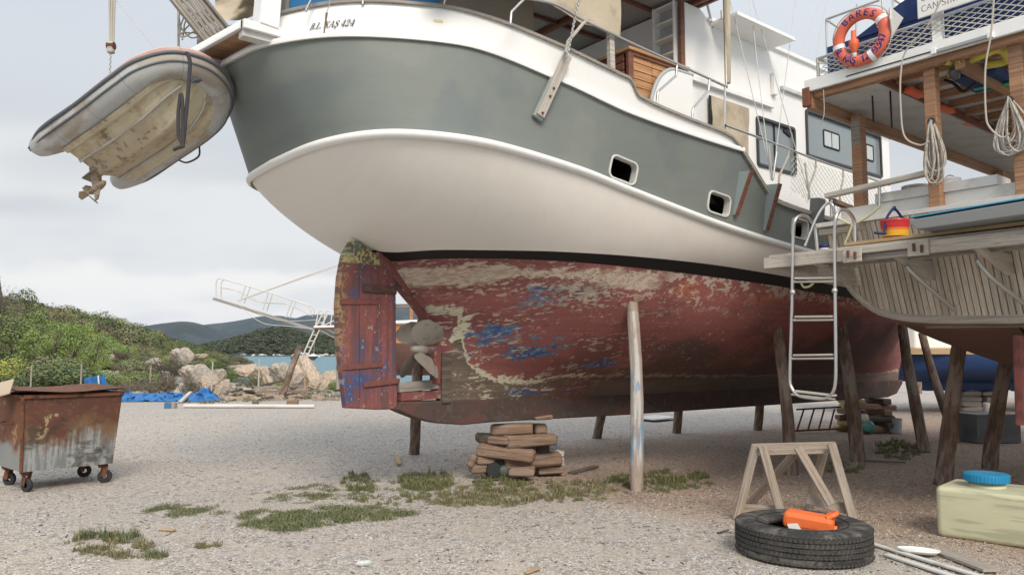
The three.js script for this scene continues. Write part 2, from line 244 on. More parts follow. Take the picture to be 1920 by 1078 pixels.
// ---------------------------------------------------------------- the grey motor sailer: hull lines as [u, half breadth, y] from the middle of the stern to the stem
const LN = {
  bul: [[-3.72, 0, 5.12], [-3.63, .53, 5.12], [-3.46, .93, 5.12], [-3.1, 1.37, 5.14], [-2.25, 1.83, 5.15], [-1.0, 2.16, 4.95], [-.08, 2.31, 4.75], [1.6, 2.46, 4.57], [3.3, 2.5, 4.5], [5.5, 2.46, 4.5], [8, 2.2, 4.65], [10, 1.7, 4.85], [11.8, .9, 5.1], [13, .05, 5.3]],
  cover: [[-3.92, 0, 4.72], [-3.82, .55, 4.73], [-3.62, .95, 4.74], [-3.2, 1.4, 4.76], [-2.2, 1.9, 4.77], [-1.0, 2.12, 4.59], [0, 2.27, 4.38], [1.6, 2.42, 4.24], [3.3, 2.47, 4.2], [5.5, 2.44, 4.2], [8, 2.15, 4.3], [10, 1.6, 4.5], [11.8, .8, 4.8], [12.8, .04, 5.0]],
  rail: [[-3.36, 0, 3.73], [-3.31, .75, 3.74], [-3.15, 1.26, 3.76], [-2.78, 1.7, 3.78], [-2.0, 2.02, 3.76], [-.8, 2.12, 3.65], [.03, 2.17, 3.51], [1.6, 2.31, 3.24], [3.2, 2.36, 3.08], [5.5, 2.33, 2.98], [8, 2.0, 3.1], [10, 1.4, 3.35], [11.6, .6, 3.7], [12.4, .03, 3.95]],
  wt: [[-2.12, 0.02, 2.87], [-2.09, .14, 2.84], [-2.0, .42, 2.81], [-1.85, .85, 2.8], [-1.4, 1.22, 2.8], [-.6, 1.6, 2.81], [.1, 1.8, 2.81], [1.5, 2.02, 2.79], [3.4, 2.11, 2.72], [5.5, 2.08, 2.65], [7.9, 1.75, 2.62], [9.8, 1.1, 2.65], [11, .4, 2.7], [11.6, .04, 2.75]],
  wb: [[-1.95, .02, 2.76], [-1.93, .1, 2.74], [-1.85, .28, 2.73], [-1.7, .65, 2.73], [-1.25, 1.08, 2.73], [-.5, 1.48, 2.72], [.1, 1.68, 2.7], [1.5, 1.92, 2.65], [3.2, 2.01, 2.59], [5, 2.0, 2.52], [7.7, 1.68, 2.46], [9.6, 1.02, 2.46], [10.9, .32, 2.5], [11.5, .04, 2.55]],
  a: [[-1.72, .05, 2.5], [-1.7, .08, 2.45], [-1.62, .14, 2.38], [-1.48, .3, 2.33], [-1.1, .68, 2.3], [-.4, 1.15, 2.28], [.2, 1.4, 2.25], [1.5, 1.68, 2.15], [3.1, 1.8, 2.05], [5, 1.78, 2.0], [7.6, 1.4, 1.95], [9.5, .75, 1.95], [10.8, .2, 2.0], [11.35, .04, 2.1]],
  b: [[-1.38, .05, 2.15], [-1.36, .07, 2.1], [-1.32, .1, 2.0], [-1.22, .15, 1.9], [-.9, .33, 1.82], [-.3, .66, 1.76], [.3, .88, 1.7], [1.5, 1.15, 1.62], [3.1, 1.28, 1.55], [5, 1.25, 1.5], [7.6, .9, 1.45], [9.5, .42, 1.45], [10.7, .12, 1.5], [11.2, .04, 1.6]],
  c: [[-1.22, .06, 1.85], [-1.2, .06, 1.8], [-1.2, .07, 1.65], [-1.15, .09, 1.5], [-.85, .14, 1.4], [-.25, .24, 1.33], [.3, .32, 1.29], [1.5, .44, 1.25], [3.1, .5, 1.22], [5, .48, 1.2], [7.6, .34, 1.18], [9.5, .18, 1.18], [10.6, .08, 1.2], [11.0, .05, 1.25]],
  k: [[-1.18, .07, 1.1], [-1.17, .07, 1.08], [-1.16, .08, 1.06], [-1.1, .09, 1.04], [-.8, .1, 1.03], [-.25, .11, 1.02], [.3, .11, 1.02], [1.5, .11, 1.02], [3.1, .11, 1.02], [5, .11, 1.02], [7.6, .11, 1.02], [9.5, .1, 1.02], [10.6, .08, 1.02], [10.9, .06, 1.02]],
};
const IDX = [...Array(14).keys()], LC = {};
for (const k in LN) LC[k] = [0, 1, 2].map(j => LN[k].map(p => p[j]));
const at = (k, s) => { const a = Math.abs(s), c = LC[k]; return V(mono(IDX, c[0], a), mono(IDX, c[2], a), Math.sign(s || 1) * mono(IDX, c[1], a)); };
const mixV = (a, b, t) => a.clone().lerp(b, t);
const SS = []; for (let s = 0; s <= 13.0001; s += 0.1) SS.push(s);
for (const s of [5.9, 5.92, 5.94, 5.96, 5.98, 6.02, 6.04, 6.06, 7.11, 7.13, 7.15, 7.45]) SS.push(s + 0.0007); SS.sort((a, b) => a - b);
const FULL = [...SS.slice(1).reverse().map(s => -s), ...SS];
const bulTop = u => mono([-9, -2.25, -1.6, -1, -.5, -.06, -.03, .04, .07, .8, 1.56, 1.7, 1.82], [5.12, 5.15, 5.08, 4.95, 4.84, 4.76, 4.735, 4.615, 4.59, 4.46, 4.37, 4.31, 4.235], u);
const greyTop = u => u < 1.8 ? 99 : mono([1.8, 1.86, 2.5, 2.62, 3.8, 6, 8, 10, 12, 13], [4.23, 4.19, 3.72, 3.67, 3.58, 3.5, 3.65, 3.95, 4.4, 4.6], u);
const between = (ka, kb, s, y) => { const a = at(ka, s), b = at(kb, s); return mixV(a, b, clamp((y - a.y) / (b.y - a.y), 0, 1.2)); };
const greyEdge = s => { const c = at('cover', s), y = Math.min(c.y, greyTop(c.x)); return between('rail', 'cover', s, y); };
const bulEdge = s => { const c = at('bul', s); return between('cover', 'bul', s, Math.min(c.y, bulTop(at('cover', s).x))); };
const under = (s, t) => { const ks = ['wb', 'a', 'b', 'c', 'k'], P = ks.map(k => at(k, s)), T = [0, 1, 2, 3, 4]; return V(mono(T, P.map(p => p.x), t * 4), mono(T, P.map(p => p.y), t * 4), (s < 0 ? -1 : 1) * Math.max(0.02, mono(T, P.map(p => Math.abs(p.z)), t * 4))); };
const counter = (s, t) => { const r = at('rail', s), w = at('wt', s), c = V(lerp(r.x, w.x, .34), lerp(r.y, w.y, .6), lerp(r.z, w.z, .30)); return V((1 - t) ** 2 * r.x + 2 * t * (1 - t) * c.x + t * t * w.x, (1 - t) ** 2 * r.y + 2 * t * (1 - t) * c.y + t * t * w.y, (1 - t) ** 2 * r.z + 2 * t * (1 - t) * c.z + t * t * w.z); };
const steps = n => [...Array(n + 1).keys()].map(i => i / n);
const sheet = (f, list, n, uvf) => grid(steps(n).map(t => list.map(s => f(s, t))), uvf ?? (p => [p.x, p.y]));

const boat1 = thing('motor_sailing_boat', 'large grey and white wooden sailing boat with flaking red bottom, propped up on logs', 'boat', O1, TH);
const b1 = boat1;
const tHull = tex(1024, 1024, (x, y, u, v) => {      // hand-brushed grey primer
  const a = fbm(u * 7, v * 7, 5, 201, 7, 7), b = fbm(u * 12, v * 90, 3, 207, 12, 90), c = fbm(u * 3, v * 4, 3, 211, 3, 4);
  let k = 0.90 + 0.16 * c + 0.07 * (b - 0.5); let o = [0.19 * k, 0.212 * k, 0.194 * k]; o = mix3(o, [0.15, 0.175, 0.178], ss(0.52, 0.72, a) * 0.75); return mix3(o, [0.26, 0.265, 0.24], ss(0.60, 0.75, fbm(u * 6 + 3, v * 6, 4, 219, 6, 6)) * 0.35);
}); tHull.repeat.set(0.25, 0.25);
M.grey = mat(tHull, 0.62, { bumpMap: bLumpy, bumpScale: 0.006 });
const tCream = tex(1024, 512, (x, y, u, v) => { const a = fbm(u * 5, v * 5, 4, 221, 5, 5), b = fbm(u * 60, v * 14, 3, 223, 60, 14); const k = 0.94 + 0.1 * a + 0.04 * (b - 0.5); return mix3([0.84 * k, 0.805 * k, 0.75 * k], [0.76, 0.71, 0.65], ss(0.55, 0.8, fbm(u * 9, v * 4, 4, 227, 9, 4)) * 0.35); }); tCream.repeat.set(0.2, 0.4);
M.cream = mat(tCream, 0.55, { bumpMap: bLumpy, bumpScale: 0.004 });

// the topside is left open where the portholes are: [s, height between rail and covering board]
const PORTS = [], fTopS = (s, t) => mixV(at('rail', s), at('cover', s), t);
function nearestOn(f, px, py, s0, s1, n = 240, m = 60) { boat1.updateMatrixWorld(); let best = [1e12]; for (let i = 0; i <= n; i++) for (let j = 0; j <= m; j++) { const s = lerp(s0, s1, i / n), t = j / m, p = pix(boat1.localToWorld(f(s, t))), d = (p[0] - px) ** 2 + (p[1] - py) ** 2; if (d < best[0]) best = [d, s, t]; } return best; }
for (const q of [[1168, 318], [1348, 383], [1499, 430]]) { const [, s, t] = nearestOn(fTopS, ...q, 5, 9.5); PORTS.push({ s, t, p: fTopS(s, t) }); }
{
  const cols = [...FULL]; for (const o of PORTS) for (let k = -22; k <= 22; k++) cols.push(o.s + k * 0.0125); cols.sort((a, b) => a - b);
  const rows = steps(40).map(t => cols.map(s => mixV(at('rail', s), greyEdge(s), t))), g = grid(rows, p => [p.x, p.y]), idx = g.index.array, keep = [], P = g.attributes.position;
  for (let i = 0; i < idx.length; i += 3) { let cx = 0, cy = 0, cz = 0; for (let k = 0; k < 3; k++) { cx += P.getX(idx[i + k]) / 3; cy += P.getY(idx[i + k]) / 3; cz += P.getZ(idx[i + k]) / 3; } if (cz > 0 && PORTS.some(o => Math.abs(cx - o.p.x) < 0.19 && Math.abs(cy - o.p.y + 0.11 * (cx - o.p.x)) < 0.12 && Math.abs(cx - o.p.x) / 0.19 + Math.abs(cy - o.p.y + 0.11 * (cx - o.p.x)) / 0.12 < 1.72)) continue; keep.push(idx[i], idx[i + 1], idx[i + 2]); }
  g.setIndex(keep); obj('topside', g, M.grey, b1);
}
{
  const L = FULL.filter(s => at('cover', s).x < 1.83);
  obj('bulwark', [sheet((s, t) => mixV(at('cover', s), bulEdge(s), t), L, 4), sheet((s, t) => { const q = mixV(at('cover', s), bulEdge(s), t), m = at('cover', s); const n = V(m.x < -2 ? 0.05 : 0, 0, -Math.sign(s || 1) * Math.min(0.06, Math.abs(m.z))); return q.add(n); }, L, 2)], M.white, b1);
}
obj('counter', sheet(counter, FULL, 14), M.cream, b1);
obj('boot_stripe', sheet((s, t) => mixV(at('wt', s), at('wb', s), t), FULL, 2), mat([0.006, 0.006, 0.007], 0.6, { bumpMap: bFine, bumpScale: 0.001 }), b1);

// the bottom: red antifouling scraped to older blue, cream putty and bare wood
const tBottom = (() => {
  const w = 1792, h = 620, y0 = 0.98, y1 = 2.78, u0 = -2.0, u1 = 11.6;
  const line = (u) => mono([-1.16, -1.10, -1.0, -.87, -.65, -.3, .1, .7, 1.6, 3, 5, 7, 9, 11], [2.15, 2.0, 1.82, 1.56, 1.40, 1.29, 1.27, 1.34, 1.33, 1.30, 1.26, 1.22, 1.2, 1.25], u);
  return tex(w, h, (px, py, a, b) => {
    let u = lerp(u0, u1, a), y = lerp(y0, y1, b);
    const wx = fbm(u * 5, y * 9, 3, 341) - 0.5, n1 = fbm(u * 1.6 + wx * .5, y * 4, 5, 301), hi = fbm(u * 22 + wx * 3, y * 38 + wx * 4, 4, 311), mid = fbm(u * 7 + wx, y * 13 - wx * 2, 4, 307), n4 = fbm(u * 2.2, y * 26, 4, 313), fine = vn(u * 130, y * 150, 315), rag = mid * 0.5 + hi * 0.5;
    let c = mix3([0.285, 0.10, 0.092], [0.215, 0.078, 0.073], ss(0.35, 0.65, n1)); c = c.map(k => k * (0.86 + 0.2 * n4 + 0.1 * fine));
    c = mix3(c, [0.36, 0.14, 0.115], ss(0.56, 0.7, n4 * .6 + hi * .4) * 0.5);
    const old = ss(-0.1, 0.35, (1.72 - y) + (u - 1.6) * 0.10 + (n1 - 0.5) * 1.1) * ss(.1, 1.6, u) * ss(9.4, 8.0, u + n1);      // dull brown old coat amidships, with the shade low on the hull painted in
    c = mix3(c, mix3([0.145, 0.078, 0.068], [0.10, 0.068, 0.06], n4), old * 0.88);
    const wl = (2.71 - 0.022 * Math.max(0, u)) - y;            // depth below the black stripe
    const sal = ss(0.40, 0.22, wl + (rag - 0.5) * 0.5) * ss(1.05, 1.35, u + (rag - .5)) * ss(0.40, 0.52, n1 * .5 + mid * .5) * ss(0.06, 0.14, wl); c = mix3(c, [0.46, 0.15, 0.09], sal * 0.8);
    const bw = 0.062 * ss(0.32, 0.6, fbm(u * 1.5 + 3, 1, 3, 319)) + 0.03, bc = 0.135 + 0.02 * Math.sin(u * 3.1); const pb = ss(0.03, -0.02, Math.abs(wl - bc) - bw + (rag - 0.5) * 0.22) * ss(1.05, .75, u + (rag - .5) * .4);
    c = mix3(c, mix3([0.58, 0.50, 0.40], [0.45, 0.33, 0.26], ss(.4, .6, hi)), pb * 0.95);
    const sp = ss(0.15, 0.05, Math.abs(wl - 0.10)) * ss(0.50, 0.54, rag) * ss(0.9, 1.2, u) * ss(9.8, 7, u); c = mix3(c, [0.50, 0.44, 0.37], sp * 0.9);
    const sp2 = ss(0.2, 0.05, Math.abs(wl - 0.30)) * ss(0.56, 0.59, rag) * ss(-1.5, -1, u) * ss(3.2, 1.5, u); c = mix3(c, hi > .5 ? [0.50, 0.40, 0.32] : [0.40, 0.17, 0.13], sp2 * 0.8);
    const gs = ss(0.20, 0.05, Math.abs(y - 2.33)) * ss(-.75, -.3, u) * ss(.95, .5, u) * ss(0.49, 0.55, rag * .6 + n1 * .4); c = mix3(c, hi > .5 ? [0.36, 0.32, 0.28] : [0.12, 0.13, 0.145], gs * 0.85);
    // blue patches near the propeller
    const G_ = (cu, cy, su, sy) => Math.exp(-(((u - cu) / su) ** 2) - (((y - cy) / sy) ** 2)), near = Math.max(G_(-.80, 1.90, .32, .16), G_(-.1, 1.68, .38, .17) * .95, G_(.75, 1.5, .5, .13) * .5, G_(-.95, 1.65, .12, .2) * .8, G_(-.5, 2.3, .3, .2) * .55);
    const bl = ss(0.50, 0.545, rag * 0.72 + n4 * 0.28 + 0.12 * near - 0.075) * ss(0.12, 0.4, near); c = mix3(c, mix3([0.03, 0.095, 0.26], [0.09, 0.19, 0.30], ss(.5, .62, hi)), bl * 0.92);
    // jagged cream putty line, bare boards below it
    const l = line(u) + (rag - 0.5) * 0.15, dl = y - l, inner = ss(-1.12, -1.0, u);
    const bare = ss(0.02, -0.02, dl) * ss(1.5, 0.5, u + n1) * ss(-1.14, -1.06, u + (rag - .5) * .1); c = mix3(c, mix3([0.175, 0.135, 0.10], [0.10, 0.074, 0.058], n4).map(k => k * (0.75 + 0.5 * fbm(u * 3, y * 90, 2, 331))), bare);
    const wdt = 0.015 + (u < .35 ? 0.045 * ss(0.38, 0.7, mid) + .012 : 0.012), cr = ss(wdt, wdt * 0.5, Math.abs(dl)) * ss(0.36, 0.42, hi + (u < 0.3 ? 0.12 : -0.03)) * (u > 1 && u < 8 ? 0.4 : 1); c = mix3(c, mix3([0.62, 0.59, 0.43], [0.48, 0.44, 0.35], fine), cr);
    const top = ss(.50, .58, G_(-1.06, 1.93, .08, .18) * .9 + (rag - .5) * 1.6); c = mix3(c, [0.60, 0.57, 0.42], top);
    const chip = ss(0.635, 0.66, fbm(u * 11 + y * 8, y * 40 - u * 5, 4, 337)) * ss(1.9, -.2, u) * ss(0.45, 0.55, n1 + .04); c = mix3(c, [0.52, 0.46, 0.36], chip * 0.8);
    const scr = ss(0.665, 0.685, fbm(u * 30 - y * 22, y * 70 + u * 12, 3, 351)) * ss(5.5, 1, u) * ss(.4, .55, mid); c = mix3(c, hi > .5 ? [0.47, 0.41, 0.33] : [0.09, 0.06, 0.055], scr * 0.75);
    const rb = ss(0.05, 0.02, Math.abs(y - 1.13)) * ss(-.3, 0, u) * ss(1.0, .7, u) * ss(0.42, 0.5, mid); c = mix3(c, n4 > .52 ? [0.05, 0.10, 0.25] : n4 > .44 ? [0.22, 0.05, 0.06] : [0.5, 0.45, 0.33], rb);
    const grey = ss(1.28, 1.2, y + (rag - 0.5) * 0.1) * ss(0.8, 1.8, u); c = mix3(c, mix3([0.13, 0.105, 0.09], [0.20, 0.175, 0.145], n4), grey * 0.8);
    return c;
  }, false);
})();
const UVB = p => [(p.x + 2) / 13.6, (p.y - 0.98) / 1.8];
obj('underbody', sheet(under, FULL, 26, UVB), mat(tBottom, 0.8, { bumpMap: bFine, bumpScale: 0.003 }), b1);

// rub rail: half-round moulding along the knuckle
{
  const path = FULL.map(s => { const r = at('rail', s); return r; }), rows = [];
  for (let k = 0; k <= 8; k++) { const a = Math.PI * (k / 8) - Math.PI / 2; rows.push(FULL.map((s, i) => { const r = path[i], p = path[Math.max(0, i - 1)], q = path[Math.min(path.length - 1, i + 1)], tx = q.x - p.x, tz = q.z - p.z, L = Math.hypot(tx, tz) || 1; return V(r.x - 0.055 * Math.cos(a) * tz / L * 1, r.y + 0.045 * Math.sin(a), r.z + 0.055 * Math.cos(a) * tx / L); })); }
  obj('rub_rail', grid(rows, p => [p.x, p.y]), M.white, b1);
  // covering board moulding below the white band, and the weathered cap on the bulwark
  const L = FULL.filter(s => at('cover', s).x < 1.86), sweep = (list, pf, prof) => { const P = list.map(pf); return grid([...prof, prof[0]].map(([o, h]) => list.map((s, i) => { const p = P[Math.max(0, i - 1)], q = P[Math.min(P.length - 1, i + 1)], tx = q.x - p.x, tz = q.z - p.z, l = Math.hypot(tx, tz) || 1; return V(P[i].x - o * tz / l, P[i].y + h, P[i].z + o * tx / l); })), p => [p.x + p.z, p.y * 2], false); };
    obj('covering_board', sweep(L, s => at('cover', s), [[0.035, -0.025], [0.04, 0.0], [0.035, 0.03], [0.0, 0.035], [-0.02, -0.02]]), M.white, b1);
  obj('cap_rail', sweep(FULL.filter(s => at('cover', s).x < 1.84), bulEdge, [[0.035, -0.012], [0.035, 0.016], [0.03, 0.022], [-0.10, 0.022], [-0.10, -0.012]]), M.greyWood, b1);
  const L2 = SS.filter(s => at('cover', s).x > 1.8 && at('cover', s).x < 11);
  obj('cap_rail', sweep(L2, greyEdge, [[0.035, -0.03], [0.04, 0.03], [-0.13, 0.03], [-0.13, -0.03]]), M.greyWood, b1);
  obj('cap_rail', sweep(L2.map(s => -s), greyEdge, [[0.13, -0.03], [0.13, 0.03], [-0.04, 0.03], [-0.035, -0.03]]), M.greyWood, b1);
  // deck
  obj('deck', grid([-1, 1].map(k => SS.filter(s => at('cover', s).x < 12).map(s => { const e = greyEdge(s), c = at('cover', s); const y = Math.min(c.y + 0.05, e.y - (c.x > 1.8 ? 0.15 : -0.04)); return V(e.x, y, k * Math.max(0.02, Math.abs(e.z) - 0.05)); })), p => [p.x, p.z]), M.greyWood, b1);
}

// ---------------------------------------------------------------- rudder, stern post, propeller
const bp = (px, py, k) => B(px, py, k);
function uvPlane(g, f) { g = clean(g); const p = g.attributes.position, uv = g.attributes.uv; for (let i = 0; i < p.count; i++) uv.setXY(i, ...f(p.getX(i), p.getY(i), p.getZ(i))); return g; }
const tRud = tex(448, 1024, (x, y, a, b) => {
  const u = a * 0.9, yy = b * 2.05 + 0.95, n1 = fbm(u * 3.4, yy * 3, 5, 401), mid = fbm(u * 13, yy * 9, 4, 403), hi = fbm(u * 44, yy * 34, 4, 405), vs = fbm(u * 22, yy * 1.8, 5, 407), rag = mid * .5 + hi * .5;
  let c = mix3([0.25, 0.088, 0.084], [0.165, 0.066, 0.063], ss(0.35, 0.65, n1 * .5 + vs * .5)); c = c.map(k => k * (0.78 + 0.42 * hi));
  c = mix3(c, [0.125, 0.065, 0.055], ss(0.50, 0.66, vs * .7 + hi * .3) * 0.65);
  c = mix3(c, [0.085, 0.085, 0.155], ss(0.44, 0.66, n1 * .5 + vs * .4 + hi * .1) * 0.6 * ss(0.1, 0.3, u));
  c = mix3(c, [0.035, 0.085, 0.23], ss(0.55, 0.64, mid * .45 + hi * .12 + n1 * .43) * 0.75 * ss(2.6, 2.2, yy));
  const edge = ss(0.13, 0.02, u + (rag - 0.5) * 0.22) * ss(1.2, 1.8, yy); c = mix3(c, hi > 0.5 ? [0.36, 0.24, 0.13] : [0.14, 0.085, 0.06], edge * 0.8);
  const top = ss(2.68, 2.71, yy + (rag - 0.5) * 0.08); let t = rag > 0.47 ? mix3([0.52, 0.48, 0.24], [0.40, 0.36, 0.19], hi) : [0.17, 0.125, 0.075]; if (mid > 0.56 && yy > 2.80) t = [0.13, 0.20, 0.18]; c = mix3(c, t.map(k => k * (0.8 + 0.4 * hi)), top);
  c = mix3(c, [0.38, 0.32, 0.25], ss(0.68, 0.70, hi * .6 + mid * .4) * .7);
  return c;
}, false);
const mRud = mat(tRud, 0.85, { bumpMap: bFine, bumpScale: 0.004 }), uvR = g => uvPlane(g, (x, y) => [(x + 2.58) / 0.9, (y - 0.95) / 2.05]);
{
  const O = [[655, 452], [668, 454], [700, 476], [737, 508], [738, 560], [739, 690], [741, 767], [700, 768], [644, 765], [636, 700], [630, 640], [628, 575], [632, 520], [640, 478]].map(p => { const q = bp(...p, { v: 0 }); return [q.x, q.y]; });
  const g = extr(O, 0.12, 0.018); g.translate(0, 0, -0.06); const rud = obj('rudder', uvR(g), mRud, b1);
  const bar = (a, b, h, d, m, name = 'strap') => { const p = bp(...a, { v: 0.06 }), q = bp(...b, { v: 0.06 }); for (const s of [1, -1]) obj(name, beam(V(p.x, p.y, s * 0.068), V(q.x, q.y, s * 0.068), h, d), m, rud); };
  const mStrap = mat(rep(grime([0.075, 0.048, 0.042], [0.16, 0.06, 0.05], 0.9, 421), 3, 3), 0.8, { bumpMap: bFine, bumpScale: 0.003 });
  bar([679, 540], [742, 545], 0.095, 0.035, mStrap); const mBar = mat(rep(grime([0.20, 0.068, 0.06], [0.12, 0.065, 0.045], 1, 423), 5, 5), 0.85, { bumpMap: bFine, bumpScale: 0.003 }); bar([638, 566], [708, 566], 0.06, 0.012, mBar); bar([640, 690], [716, 684], 0.055, 0.012, mBar); bar([680, 722], [748, 714], 0.06, 0.03, mBar);
  for (const x of [672, 712]) { const p = bp(x, 600, { v: 0.06 }), q = bp(x + 2, 752, { v: 0.06 }); obj('plank_seam', beam(V(p.x, p.y + .5, 0.0605), V(q.x, q.y, 0.0605), 0.003, 0.004, undefined, 0), M.black, rud); }
}
{
  const edge = ['wt', 'wb', 'a', 'b', 'c', 'k'].map(k => LN[k][0]), E2 = [];
  for (let i = 0; i <= 30; i++) { const t = i / 30 * 5; E2.push([mono([0, 1, 2, 3, 4, 5], edge.map(e => e[0]), t), mono([0, 1, 2, 3, 4, 5], edge.map(e => e[2]), t)]); }
  const out = E2.map(([x, y], i) => { const a = E2[Math.max(0, i - 1)], b = E2[Math.min(30, i + 1)], tx = b[0] - a[0], ty = b[1] - a[1], L = Math.hypot(tx, ty), w = 0.05 + 0.03 * Math.sin(i / 30 * 3.1); return [x + ty / L * w, y - tx / L * w]; });
  const mSP = mat(rep(tex(512, 512, (x, y, a, b) => { const n = fbm(a * 6, b * 6, 5, 431, 6, 6), m = fbm(a * 30, b * 30, 3, 433, 30, 30); let c = mix3([0.24, 0.075, 0.068], [0.15, 0.06, 0.05], n); c = mix3(c, [0.30, 0.22, 0.18], ss(0.55, 0.65, n * .6 + m * .4) * 0.8); return c; }), 1.3, 1.3), 0.85, { bumpMap: bFine, bumpScale: 0.004 });
  const g = extr([...E2.map(([x, y]) => [x + 0.12, y]), ...out.reverse()], 0.20, 0.012); g.translate(0, 0, -0.10); obj('stern_post', g, mSP, b1);
  const p0 = bp(762, 556, { v: 0 }); obj('stern_bracket', box(0.22, 0.17, 0.16, p0.x + 0.12, p0.y - 0.02, 0.10, 0, 0, -0.75), mSP, b1);
  // dead-wood shoe, heel arms
  const K = [[742, 768], [757, 775], [785, 786], [820, 794], [868, 797], [918, 792]].map(p => { const q = bp(...p, { v: 0.1 }); return [q.x, q.y]; });
  const tKeel = rep(tex(1024, 256, (x, y, a, b) => { const n = fbm(a * 9, b * 4, 5, 441, 9, 4), m = fbm(a * 60, b * 20, 3, 443, 60, 20); let c = mix3([0.095, 0.06, 0.052], [0.055, 0.04, 0.037], n); c = mix3(c, [0.15, 0.13, 0.115], ss(0.5, 0.75, m * 0.6 + n * 0.4) * 0.4); return mix3(c, [0.15, 0.06, 0.05], ss(0.6, 0.7, fbm(a * 5 + 3, b * 3, 4, 449, 5, 3)) * 0.5); }), 0.35, 1.2);
  const kg = extr([...K, [2, .725], [10.3, .70], [10.7, .76], [11.0, .98], [11.0, 1.06], [-1.18, 1.06], [-1.78, 1.07]], 0.24, 0.02); kg.translate(0, 0, -0.12);
  obj('keel', jitterGeo(kg, 0.0, 1), mat(tKeel, 0.85, { bumpMap: bFine, bumpScale: 0.006 }), b1);
  obj('heel_arm', box(0.66, 0.11, 0.13, -1.46, 1.25, 0.03, 0, 0, 0.05), M.greyWood, b1);
  obj('heel_arm', box(0.62, 0.10, 0.16, -1.46, 1.13, 0.03, 0, 0, 0.02), mSP, b1);
  const d = bp(836, 718, { v: 0.12 }); obj('dead_wood', box(0.14, 0.62, 0.06, d.x, 1.34, 0.115), M.darkWood, b1);
  obj('dead_wood', box(0.10, 0.40, 0.10, d.x - 0.125, 1.47, 0.07, 0, 0, -0.03), mSP, b1);
}
{
  const c = bp(786, 655, { v: 0.0 }), pr = new THREE.Group(); pr.name = 'propeller'; pr.position.copy(c); b1.add(pr);
  const mBr = mat(rep(grime([0.34, 0.32, 0.28], [0.24, 0.21, 0.17], 0.9, 451), 1, 1), 0.6, { metalness: 0.2 });
  const hub = lathe([[0.0, -0.12], [0.035, -0.11], [0.055, -0.05], [0.065, 0.02], [0.065, 0.12], [0, 0.12]], 16); hub.rotateZ(-Math.PI / 2); obj('hub', hub, mBr, pr);
  for (let k = 0; k < 4; k++) {
    const rows = []; for (let i = 0; i <= 10; i++) { const t = i / 10, r = 0.03 + 0.43 * t, w = 0.20 * Math.sqrt(Math.max(0.02, 1 - ((t - 0.56) / 0.47) ** 2)), pit = 1.45 - 0.5 * t, row = []; for (let j = 0; j <= 8; j++) { const q = (j / 8 - 0.5) * 2 * w; row.push(V(q * Math.sin(pit), r, q * Math.cos(pit)).add(V(0.012 * (1 - (j / 4 - 1) ** 2), 0, 0))); } rows.push(row); }
    const back = rows.map(r => r.map((p, j) => p.clone().add(V(-0.012 * Math.sin(Math.PI * j / 8), 0, 0)))), g = merge([grid(rows), grid(back)]); g.rotateX(k * Math.PI / 2 + 0.785); obj('blade', g, mBr, pr);
  }
  const boss = lathe([[0.10, 0], [0.085, 0.1], [0.07, 0.16], [0.0, 0.16]], 18); boss.rotateZ(Math.PI / 2); boss.translate(c.x + 0.26, c.y, 0); obj('shaft_boss', boss, mRud, b1);
}
// ---------------------------------------------------------------- things fixed to the topside
boat1.updateMatrixWorld();
function onHull(f, px, py, s0, s1) { let best = null; for (let i = 0; i <= 160; i++) for (let j = 0; j <= 40; j++) { const s = lerp(s0, s1, i / 160), t = j / 40, q = f(s, t), p = pix(boat1.localToWorld(q.clone())), dx = p[0] - px, dy = p[1] - py, d = dx * dx + dy * dy; if (!best || d < best[0]) best = [d, s, t, q]; } const [, s, t, q] = best, a = f(s + 0.02, t).sub(f(s - 0.02, t)).normalize(), b = f(s, Math.min(1, t + 0.03)).sub(f(s, Math.max(0, t - 0.03))), n = a.clone().cross(b).normalize(); return { p: q, t: a, n: n.z < 0 ? n.negate() : n, up: V(0, 1, 0) }; }
const fTop = (s, t) => mixV(at('rail', s), at('cover', s), t), fBul = (s, t) => mixV(at('cover', s), at('bul', s), t);
function onto(g, h, lift = 0) { const x = h.t, z = h.n, y = z.clone().cross(x).normalize(), m = new THREE.Matrix4().makeBasis(x, y, z); m.setPosition(h.p.clone().addScaledVector(h.n, lift)); return g.applyMatrix4(m); }
for (const [px, py] of [[1168, 318], [1348, 383], [1499, 430]]) {
  const h = onHull(fTop, px, py, 5, 9.5), ring = extr(rr(0.42, 0.28, 0.08), 0.026, 0.006, [rr(0.376, 0.236, 0.062)]);
  const w = obj('porthole', onto(ring, h, -0.006), mat([0.70, 0.70, 0.68], 0.42, { metalness: 0.15 }), b1);
  obj('lining', onto(extr(rr(0.39, 0.25, 0.07), 0.075, 0, [rr(0.374, 0.234, 0.062)]), h, -0.08), mat([0.62, 0.61, 0.58], 0.7), w);
}
function fin_(px0, py0, px1, py1, wTop, wBot, dTop, dBot, name, thick = 0.045, two = true) {    // tapered board standing off the topside
  const a = onHull(fTop, px0, py0, 3.5, 9.5), b = onHull(fTop, px1, py1, 3.5, 9.5), up = a.p.clone().sub(b.p), L = up.length(); up.normalize();
  const n = a.n.clone().addScaledVector(up, -a.n.dot(up)).normalize(), x = up.clone().cross(n).normalize(), m = new THREE.Matrix4().makeBasis(n, up, x.clone().negate()); m.setPosition(b.p);
  const g = extr([[-0.03, 0], [dBot, 0], [dTop, L], [-0.03, L]], thick, 0.004).translate(0, 0, -thick / 2).applyMatrix4(m), root = obj(name, g, mat([0.29, 0.345, 0.345], 0.6), b1);
  const e = extr([[dBot, 0.0], [dBot + 0.022, 0.0], [dTop + 0.022, L], [dTop, L]], thick + 0.012, 0.003).translate(0, 0, -(thick + 0.012) / 2).applyMatrix4(m); obj('edge_strip', e, two ? M.mahog : M.greyWood, root);
}
